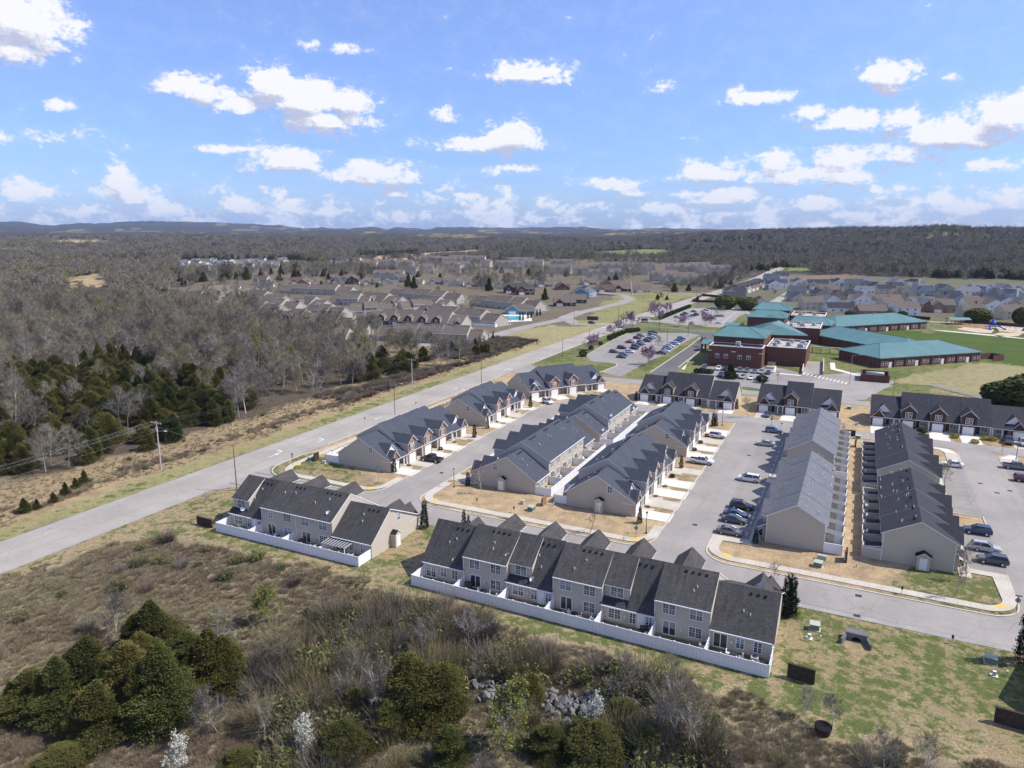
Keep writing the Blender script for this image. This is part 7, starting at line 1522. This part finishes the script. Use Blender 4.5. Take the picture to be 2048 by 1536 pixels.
for i, (x, y, h, lb) in enumerate(((849,1056,50,'tall arborvitae at the right gable of the four unit row'),(928,1048,26,'left of the two small arborvitae behind the long dark row'),(937,1051,20,'right of the two small arborvitae behind the long dark row'),(1572,1232,72,'left of the twin arborvitae at the right end of the long dark row'),(1582,1230,66,'right of the twin arborvitae at the right end of the long dark row'),
   (789,945,26,'arborvitae at the near corner of the black pickup row'),(975,857,22,'arborvitae at the near corner of the second row'),(949,875,24,'arborvitae at the far corner of the black pickup row'),(1061,815,22,'arborvitae between the second row and the row across the bend'),(936,972,26,'arborvitae at the near corner of the near cream backed row'),(1279,1046,30,'arborvitae at the near corner of the near middle street row'),(1362,936,22,'arborvitae between the two middle street rows'),
   (1426,852,24,'left of the twin arborvitae at the far middle street row'),(1431,852,22,'right of the twin arborvitae at the far middle street row'),(1272,800,16,'arborvitae left of the four unit brick row'),(1473,818,18,'arborvitae right of the four unit brick row'),(1510,1088,30,'arborvitae at the near corner of the grey flats'),(2052,1325,90,'huge arborvitae cut by the right edge above the shadow'),
   (986,681,16,'arborvitae at the gable of the nearest estate row'),(1040,641,12,'first of the dark arborvitae by the pool'),(1046,641,12,'second of the dark arborvitae by the pool'),(1056,637,12,'third of the dark arborvitae by the pool'),(1062,636,12,'fourth of the dark arborvitae by the pool'),(1074,632,12,'fifth of the dark arborvitae by the pool'),(1080,631,12,'last of the dark arborvitae by the pool'))):
    X, Y, k = pxm(x, y); e = empty('arborvitae', (X, Y, 0), rnd.random()*6, lb, 'shrub', ag); s = h/k/.9/5.2; e.scale = (s*.82, s*.82, s); inst('foliage', ARB[i % 2], e); inst('stem', TRK, e, sc=(.5, .5, .8))
BOX_ = shrub_mesh(5, 'boxwood', 1.0, 1.5, 520, .11); GSH = shrub_mesh(6, 'gold_shrub', .8, .9, 380, .09); RSH = brush_mesh(7, 'twig_red', 1.1, 1.0, 200, .03)
def shrub(me, x, y, s, lb, grp): o = inst('shrub', me, None, (x, y, 0), rnd.random()*6, (s, s, s)); tag(o, lb, 'shrub', grp)
for i, (x, y, w) in enumerate(((1166,713,13),(1182,699,9),(1201,690,8),(1220,680,11),(1229,676,11),(1237,672,9),(1245,669,9),(1255,666,10),(1262,665,10),(1269,664,9),(1275,663,9))):
    X, Y, k = pxm(x, y); shrub(BOX_, X, Y, w/k/2*1.25, ('leftmost round dark shrub' if i == 0 else ORD[i]+' round dark shrub from the left')+' along the near car park', 'round shrubs beside the near car park')
for i in range(16): X, Y = G(1321+i*3.8, 639-i*1.55); shrub(BOX_, X, Y, 1.7, 'one of the dark shrubs in the long hedge left of the far car park', 'hedge shrubs left of the far car park')
for i in range(5): X, Y = G(1393+i*7, 746+i*.4); shrub(BOX_, X, Y, 1.3, 'one of the clipped dark shrubs in the block hedge by the small car park', 'block hedge by the small car park')
X, Y = G(1524, 765); shrub(BOX_, X, Y, 2.0, 'round dark shrub below the small car park beside the silver sedan', None)
for i, (x, y) in enumerate(((1909,876),(1949,887),(1969,880),(1985,882),(1841,870))): X, Y = G(x, y); shrub(GSH if i < 4 else BOX_, X, Y, 1.3, ['golden shrub between the drives of the long brick row','first golden shrub beside the right garages','second golden shrub beside the right garages','third golden shrub beside the right garages','round dark shrub at the third garage of the long brick row'][i], None)
g_ = random.Random(3); cnt = 0
for (ox, oy, rot, ws, bays, nm) in ((-94.2,128.8,90,[7.2,6.9,7.1,7.2],'LLLL','the black pickup row'),(-93.3,173.5,90,[6.9,6.6,6.6],'LLL','the second row'),(-35.8,128.4,90,[6.9,6.6,6.7,6.7],'LLLL','the near middle street row'),(-35.2,170.8,90,[7.2,7.1,7.1],'LLL','the far middle street row'),(-62.7,224.5,0,[7.6,7.5,7.5],'LLL','the four unit brick row')):
    x0 = 0
    for w in ws:
        lx = x0+w-1.1; ly = -.8-g_.random()*.6; a = R(rot); X = ox+lx*math.cos(a)-ly*math.sin(a); Y = oy+lx*math.sin(a)+ly*math.cos(a); shrub(g_.choice([BOX_, RSH, BOX_, GSH]), X, Y, .62, 'low shrub in the planting strip before %s' % nm, 'porch shrubs before '+nm)
        x0 += w
for i in range(7): shrub(BOX_, -12.0, 130.5+i*5.2, .75, 'low dark shrub at the foot of the near grey flats', 'foundation shrubs of the grey flats')
for i in range(5): shrub(RSH if i % 2 else BOX_, 19.2, 132+i*5.6, .7, 'small shrub in the bed before the near charcoal flats', 'bed shrubs of the charcoal flats')
for i, y in enumerate((131, 136.5, 142, 147.5, 153)): tag(sheet('planting_bed', [[(18.05, y), (18.8, y), (18.8, y+3.6), (18.05, y+3.6)]], .05, 'mulch'))
# ---------------------------------------------------------------- stones
RK = []
for i in range(5):
    g = np.random.default_rng(200+i); b = MB(); V = []
    import itertools
    v = g.normal(0, 1, (14, 3)); v /= np.linalg.norm(v, axis=1)[:, None]; v *= g.uniform(.75, 1.1, (14, 1))*np.array([.6, .5, .42])
    import bmesh
    bm = bmesh.new(); [bm.verts.new(p) for p in v]; r = bmesh.ops.convex_hull(bm, input=bm.verts); bmesh.ops.delete(bm, geom=[x for x in bm.verts if not x.link_faces], context='VERTS'); me = bpy.data.meshes.new('stone'); bm.to_mesh(me); bm.free(); me.materials.append(MAT['rock']); RK.append(me)
rk = random.Random(21)
for i in range(250):
    t = rk.random(); px = 945+t*330+rk.gauss(0, 6); py = 1378+38*math.sin(t*3.1)*.45+rk.gauss(0, 14)+(t*34)
    if i < 40: px, py = rk.uniform(470, 640), 1395+rk.gauss(0, 16)
    X, Y = G(px, py); s = rk.uniform(.5, 1.45)*(.6 if i < 40 else 1); o = inst('stone', RK[i % 5], None, (X, Y, .15*s+rk.random()*(.7 if i >= 40 else .1)), 0, (s, s, s*.9), rot=(rk.random()*6, rk.random()*6, rk.random()*6)); tag(o, 'grey angular stone in the long rubble pile' if i >= 40 else 'small grey stone scattered near the grey thicket', 'stone', 'stones of the rubble pile' if i >= 40 else 'scattered stones')
# ---------------------------------------------------------------- scattering
def stuff_points(name, protos, P, rot, scl, idx, mats_label=None, sclz=None):
    """ONE object of uncountable growth: geometry nodes place the given meshes on points"""
    me = bpy.data.meshes.new(name); me.vertices.add(len(P)); me.vertices.foreach_set('co', np.asarray(P, np.float32).ravel())
    for nm, a in (('rz', rot), ('sc', scl), ('sz', scl if sclz is None else sclz)):
        t = me.attributes.new(nm, 'FLOAT', 'POINT'); t.data.foreach_set('value', np.asarray(a, np.float32))
    t = me.attributes.new('ix', 'INT', 'POINT'); t.data.foreach_set('value', np.asarray(idx, np.int32)); me.update()
    ng = bpy.data.node_groups.new(name, 'GeometryNodeTree'); ng.interface.new_socket('Geometry', in_out='INPUT', socket_type='NodeSocketGeometry'); ng.interface.new_socket('Geometry', in_out='OUTPUT', socket_type='NodeSocketGeometry')
    q = NT(ng); gi = q.new('NodeGroupInput'); go = q.new('NodeGroupOutput'); jn = q.new('GeometryNodeJoinGeometry')
    def attr(n, ty='FLOAT'):
        a = q.new('GeometryNodeInputNamedAttribute', data_type=ty); a.inputs['Name'].default_value = n; return a.outputs[0]
    rz, sc, sz, ix = attr('rz'), attr('sc'), attr('sz'), attr('ix', 'INT')
    cr = q.new('ShaderNodeCombineXYZ'); q.l.new(rz, cr.inputs[2]); cs = q.new('ShaderNodeCombineXYZ'); q.l.new(sc, cs.inputs[0]); q.l.new(sc, cs.inputs[1]); q.l.new(sz, cs.inputs[2])
    for k, pr in enumerate(protos):
        mi = None; jj = q.new('GeometryNodeJoinGeometry')
        for m in pr:
            ob = bpy.data.objects.new('source', m); oi = q.new('GeometryNodeObjectInfo'); oi.inputs['Object'].default_value = ob; q.l.new(oi.outputs['Geometry'], jj.inputs[0])
        cp = q.new('FunctionNodeCompare', data_type='INT', operation='EQUAL'); q.l.new(ix, cp.inputs[2]); cp.inputs[3].default_value = k
        ip = q.new('GeometryNodeInstanceOnPoints'); q.l.new(gi.outputs[0], ip.inputs['Points']); q.l.new(cp.outputs[0], ip.inputs['Selection']); q.l.new(jj.outputs[0], ip.inputs['Instance']); q.l.new(cr.outputs[0], ip.inputs['Rotation']); q.l.new(cs.outputs[0], ip.inputs['Scale']); q.l.new(ip.outputs[0], jn.inputs[0])
    q.l.new(jn.outputs[0], go.inputs[0]); o = inst(name, me); md = o.modifiers.new('scatter', 'NODES'); md.node_group = ng; o['kind'] = 'stuff'; return o
G_ = np.random.default_rng(77)
def camframe(x, y): return np.hypot(x, y), np.degrees(np.arctan2(x*math.cos(YAW)+y*math.sin(YAW), -x*math.sin(YAW)+y*math.cos(YAW)))
CLEARP = [ROADCOR, ESTATE, SCHOOL, LAWN_FIELD, LAWN_TRI, BARE1]+[f[0] for f in FIELDS]
# left wood: bare trees, cedar front
def fill(poly, dens, n_try):
    p = np.array(poly); x = G_.uniform(p[:, 0].min(), p[:, 0].max(), n_try); y = G_.uniform(p[:, 1].min(), p[:, 1].max(), n_try); return x, y
bx = np.array(WOOD); area = (bx[:, 0].max()-bx[:, 0].min())*(bx[:, 1].max()-bx[:, 1].min())
n = int(area/26); x, y = fill(WOOD, 0, n); k = inpoly(x, y, WOOD) & (x < -150); x, y = x[k], y[k]
r, az = camframe(x, y); k = (az > -41) & (r < 900) & (r > 100); x, y, r, az = x[k], y[k], r[k], az[k]
# photo coordinates for local character
def topx(x, y):
    Xc = x*math.cos(YAW)+y*math.sin(YAW); Yc = -x*math.sin(YAW)+y*math.cos(YAW); fw = Yc*_c+CAMH*_sn; dn = CAMH*_c-Yc*_sn; return CX_+F_*Xc/fw, CY_+F_*dn/fw
px, py = topx(x, y)
CEDZ = [(-60,960),(-60,760),(120,745),(230,720),(300,735),(330,760),(420,765),(470,770),(490,800),(440,870),(330,905),(200,930)]; CEDZ2 = [(730,770),(740,735),(860,720),(880,742)]
ced = inpoly(px, py, CEDZ) | inpoly(px, py, CEDZ2); rr2 = G_.random(len(x))
kind = np.where(ced & (rr2 < .86), 1, np.where(rr2 > .965, 1, 0)); kind = np.where((kind == 0) & (G_.random(len(x)) > .945), 2, kind)
keep = np.where(kind == 1, G_.random(len(x)) < .95, np.where(r < 330, G_.random(len(x)) < .58, G_.random(len(x)) < .52)); clear = inpoly(px, py, [(300,790),(330,768),(410,775),(400,800)]); keep &= ~clear
x, y, r, kind, px, py = x[keep], y[keep], r[keep], kind[keep], px[keep], py[keep]
order = np.argsort(r); n_bare = n_ced = 0; S = {0: [], 1: [], 2: []}
for i in order:
    kd = kind[i]; s = G_.uniform(.7, 1.12)
    if kd == 0 and n_bare < 300:
        n_bare += 1; e = tree('bare_tree', BT[i % 6], x[i], y[i], s*.88, 'leafless grey brown tree in the wood left of the main road', 'tree', 'bare trees of the left wood', names=('trunk', 'crown'))
    elif kd == 1 and n_ced < 290:
        n_ced += 1; e = empty('cedar_tree', (x[i], y[i], 0), G_.random()*6, 'dark olive cedar in the front of the wood left of the main road', 'cedar', 'cedars of the left wood'); s = G_.uniform(.5, .95); e.scale = (s*G_.uniform(1.0, 1.5), s*G_.uniform(1.0, 1.5), s); inst('trunk', TRK, e); inst('foliage', CW[i % 4], e)
    else: S[kd].append(i)
ids = S[0]+S[1]+S[2]
ix = np.array([i % 6 if kind[i] == 0 else (6+i % 4 if kind[i] == 1 else 10+i % 2) for i in ids])
stuff_points('woodland', [p for p in BT]+[(TRK, c) for c in CD]+[p for p in YT], [(x[i], y[i], 0) for i in ids], G_.uniform(0, 6.28, len(ids)), G_.uniform(.65, 1.0, len(ids)), ix)
# tree belts inside the estates, seen over the roofs
bel = []
def belt(poly, n, ids_, smin, smax, lab=None):
    poly = [G(*p) for p in poly]; p = np.array(poly); c = 0
    while c < n:
        X = G_.uniform(p[:, 0].min(), p[:, 0].max()); Y = G_.uniform(p[:, 1].min(), p[:, 1].max())
        if inpoly(np.array([X]), np.array([Y]), poly)[0]: bel.append((X, Y, G_.choice(ids_), G_.uniform(smin, smax))); c += 1
B0 = [0, 1, 2, 3, 4, 5]
belt([(300,640),(420,668),(600,676),(620,660),(560,640),(480,610),(330,600)], 110, B0, .7, 1.0); belt([(640,690),(760,700),(760,668),(640,660)], 26, B0, .7, 1.0); belt([(770,705),(870,710),(860,700),(780,690)], 8, B0, .6, .9)
belt([(560,560),(760,560),(780,545),(560,540)], 110, B0+[7, 7, 6], .8, 1.2); belt([(300,575),(360,575),(500,556),(560,548),(300,552)], 190, B0+[6, 7, 10], .8, 1.2); belt([(560,545),(900,560),(1180,562),(1380,572),(1450,566),(1450,556),(1180,548),(560,532)], 230, B0+[7, 11], .6, 1.0)
belt([(700,532),(1460,536),(1460,528),(700,524)], 130, B0, .6, .9); belt([(1340,585),(1440,580),(1480,566),(1500,556),(1470,556),(1330,575)], 90, B0+[7, 10], .5, .9); belt([(950,580),(1100,575),(1100,568),(950,570)], 40, B0+[7], .7, 1.0)
belt([(1480,560),(1720,556),(2048,566),(2048,556),(1720,546),(1550,550)], 10, B0, .5, .9); belt([(1560,600),(1980,622),(1980,590),(1560,580)], 45, [7, 4, 10, 0], .3, .6); belt([(1300,612),(1340,600),(1330,590),(1290,600)], 3, [7, 10], .4, .6)
belt([(362,548),(600,545),(600,522),(362,526)], 45, B0+[10], .5, .8); belt([(640,640),(960,640),(1000,600),(700,565),(480,575)], 55, [0,2,4,7,10,0], .35, .6); belt([(420,600),(560,600),(560,572),(420,572)], 25, B0, .5, .9)
belt([(860,715),(985,712),(975,695),(900,690)], 40, [4, 2, 7, 10], .3, .55); belt([(780,560),(830,560),(840,552),(780,552)], 4, [6, 7], .9, 1.1)
b_ = np.array([(a[0], a[1]) for a in bel]); stuff_points('tree_belt', [p for p in BT]+[(TRK, c) for c in CD]+[p for p in YT], [(a, b, 0) for a, b in b_], G_.uniform(0, 6.28, len(bel)), [a[3] for a in bel], [a[2] for a in bel])
for i, (xx, yy, h) in enumerate(((817,574,26),(828,577,24),(978,582,26),(1090,600,24),(494,560,24),(560,562,18),(1395,604,12))):
    X, Y, k = pxm(xx, yy); e = empty('evergreen_tree', (X, Y, 0), 0, ['left of the two dark evergreens among the estate roofs','right of the two dark evergreens among the estate roofs','lone dark evergreen above the dark grey row','dark evergreen right of the brick houses','dark evergreen behind the brown roofed house','evergreen behind the long grey green row','small evergreen by the far corner fence'][i], 'tree'); s = h/k/.97/9.5; e.scale = (s, s, s); inst('trunk', TRK, e); inst('foliage', CD[2], e)
# far forest
def forest(r0, r1, area_per, sc):
    n = int(math.radians(84)/2*(r1**2-r0**2)/area_per); rr_ = np.sqrt(G_.uniform(r0**2, r1**2, n)); a = np.radians(G_.uniform(-42, 42, n)); xc, yc = rr_*np.sin(a), rr_*np.cos(a); X = xc*math.cos(YAW)-yc*math.sin(YAW); Y = xc*math.sin(YAW)+yc*math.cos(YAW)
    m = np.zeros(n, bool)
    for p in CLEARP+[WOOD, TOWNL, TOWNR]: m |= inpoly(X, Y, p)
    m |= (X > -140) & (X < -60) & (Y < 1060); m |= (rr_ < 600)
    X, Y, rr_ = X[~m], Y[~m], rr_[~m]; ev = vnoise(X/160, Y/160, 44, 4) > .36; ye = vnoise(X/240, Y/240, 47, 4) > .6; u = G_.random(len(X))
    idx = np.where((ev & (u < .6)) | (u > .965), 3, np.where((ye & (u < .5)) | ((u > .93) & (u < .945)), 4, (u*997).astype(int) % 3))
    return X, Y, idx, G_.uniform(.75, 1.15, len(X))*sc
xs = [forest(560, 1300, 62, 1.0), forest(1300, 2100, 125, 1.12), forest(2100, 3300, 300, 1.45)]
X = np.concatenate([a[0] for a in xs]); Y = np.concatenate([a[1] for a in xs]); ix = np.concatenate([a[2] for a in xs]); sc = np.concatenate([a[3] for a in xs])
CDX = CDF[0]; stuff_points('far_forest', [p for p in FAR]+[(CDF[1],)]+[p for p in FYT], np.stack([X, Y, terr(X, Y)-.3], 1), G_.uniform(0, 6.28, len(X)), sc, ix, sclz=sc*.95)
print('forest', len(X), 'belt', len(bel), 'wood', len(ids), n_bare, n_ced)
# scrub of the foreground and the verge: dry tufts, weeds, leafless bushes
TF = [brush_mesh(300, 'drygrass', 1.6, 1.1, 90, .035), brush_mesh(301, 'drygrass_red', 1.7, 1.2, 100, .035), brush_mesh(302, 'weed', 1.1, .6, 70, .05), brush_mesh(303, 'drygrass', 1.5, .7, 80, .035),
      brush_mesh(304, 'twig', 1.9, 3.2, 330, .03), brush_mesh(305, 'twig_red', 1.9, 2.6, 330, .03), brush_mesh(306, 'twig', 1.6, 2.4, 220, .03, 'bud_green', 420), brush_mesh(307, 'twig', 1.7, 2.2, 240, .03, 'weed', 700)]
SCRUB = PX((-250,1165),(0,1165),(170,1110),(330,1075),(420,1095),(560,1130),(700,1160),(790,1195),(900,1215),(1010,1250),(1150,1290),(1300,1345),(1440,1390),(1540,1420),(1650,1470),(1800,1500),(2048,1560),(2300,1700),(2300,2300),(-700,2300),(-700,1400))
sp = np.array(SCRUB); n = 150000; x = G_.uniform(-190, 60, n); y = G_.uniform(5, 118, n); k = inpoly(x+2*vnoise(x/4, y/4, 5, 2), y+2*vnoise(x/4, y/4, 6, 2), SCRUB); r, az = camframe(x, y); k &= (r > 28) & (np.abs(az) < 46); x, y, r = x[k], y[k], r[k]; px, py = topx(x, y)
nz = vnoise(x/9, y/9, 60, 4); nz2 = vnoise(x/5, y/5, 61, 3); u = G_.random(len(x))
idx = np.where(nz > .35, 1, np.where((nz < -.5) & (u < .35), 2, np.where(nz2 > 0, 0, 3)))
THK = [(640,1230),(760,1210),(900,1230),(1000,1290),(1120,1330),(1320,1370),(1420,1430),(1450,1540),(1250,1600),(1180,1440),(940,1370),(700,1540),(560,1600),(500,1400),(560,1290)]
RED = [(80,1130),(330,1080),(560,1130),(760,1200),(900,1240),(700,1260),(480,1200),(200,1200)]
th = inpoly(px, py, THK); rd = inpoly(px, py, RED); idx = np.where(rd & (u < .32), 1, idx)
bush = (u < np.where(th, .06, np.where(rd, .006, .004))); idx = np.where(bush, np.array([4,5,6,7,4,7,6,4])[(G_.random(len(x))*8).astype(int)], idx)
op = inpoly(px, py, [(940,1360),(1300,1420),(1290,1450),(930,1420)]); k = ~(op & bush) & (bush | (G_.random(len(x)) < .9)); x, y, idx, bush = x[k], y[k], idx[k], bush[k]
s = np.where(bush, G_.uniform(.35, 1.0, len(x)), G_.uniform(.25, .62, len(x)))
s = np.where(bush & inpoly(topx(x, y)[0], topx(x, y)[1], THK), s*1.35+.1, s)
stuff_points('scrub_growth', [(m,) for m in TF], np.stack([x, y, x*0], 1), G_.uniform(0, 6.28, len(x)), s, idx)
# verge left of the road
n = 26000; x = G_.uniform(-185, -137.5, n); y = G_.uniform(40, 330, n); edge = -143.5+2.5*vnoise(y/10, y*0, 70, 3)
inw = inpoly(x, y, WOOD); k = (x < edge) & (~inw | (G_.random(n) < .3)) & (G_.random(n) < .55+.4*vnoise(x/7, y/7, 71, 3)); x, y = x[k], y[k]; u = G_.random(len(x)); dd = vnoise(x/6, y/6, 72, 3)
bandn = np.abs(x+149+2*vnoise(y/12, y*0, 73, 2)) < 2.5; idx = np.where((u < .05) & bandn, 5, np.where(u < .006, 7, np.where(bandn & (dd > -.2), 1, np.where(dd < -.55, 2, 0)))); stuff_points('verge_growth', [(m,) for m in TF], np.stack([x, y, x*0], 1), G_.uniform(0, 6.28, len(x)), np.where(idx > 3, G_.uniform(.25, .5, len(x)), np.where(bandn, G_.uniform(.4, .8, len(x)), G_.uniform(.2, .4, len(x)))), idx)
n = 5000; x = G_.uniform(-170, -143, n); y = G_.uniform(180, 330, n); k = ~inpoly(x, y, WOOD) & (x < -146) & (G_.random(n) < .4); x, y = x[k], y[k]; stuff_points('hedgerow_growth', [(TF[5],), (TF[4],), (TF[1],)], np.stack([x, y, x*0], 1), G_.uniform(0, 6, len(x)), G_.uniform(.3, .8, len(x)), (G_.random(len(x))*3).astype(int))
# roadside cedar saplings on the verge at the left
for i, (xx, yy, h) in enumerate(((50,1025,22),(75,1018,16),(108,1005,16),(132,990,20),(152,976,16),(170,968,22))):
    X, Y, k = pxm(xx, yy); e = empty('cedar_sapling', (X, Y, 0), 0, ['leftmost','second','third','fourth','fifth','rightmost'][i]+' of the small young cedars in a line on the left verge', 'cedar', 'young cedars on the left verge'); s = h/k/.9/9.5; e.scale = (s*1.3, s*1.3, s); inst('trunk', TRK, e); inst('foliage', CD[2 if i % 2 else 0], e)
# ---------------------------------------------------------------- haze
def haze():
    b = MB(); b.box(-16500, -16500, -30, 16500, 16500, 420, 'glass'); me = b.mesh('haze'); me.materials.clear(); m = bpy.data.materials.new('haze'); m.use_nodes = True; q = NT(m.node_tree)
    q.n.remove(q.n['Principled BSDF']); v = q.new('ShaderNodeVolumePrincipled'); v.inputs['Color'].default_value = (.42,.60,.95,1); v.inputs['Density'].default_value = HAZE; v.inputs['Anisotropy'].default_value = 0
    o = [n for n in q.n if n.type == 'OUTPUT_MATERIAL'][0]; q.l.new(v.outputs[0], o.inputs['Volume']); me.materials.append(m); inst('haze', me)['kind'] = 'stuff'
HAZE = 3.6e-5
haze()
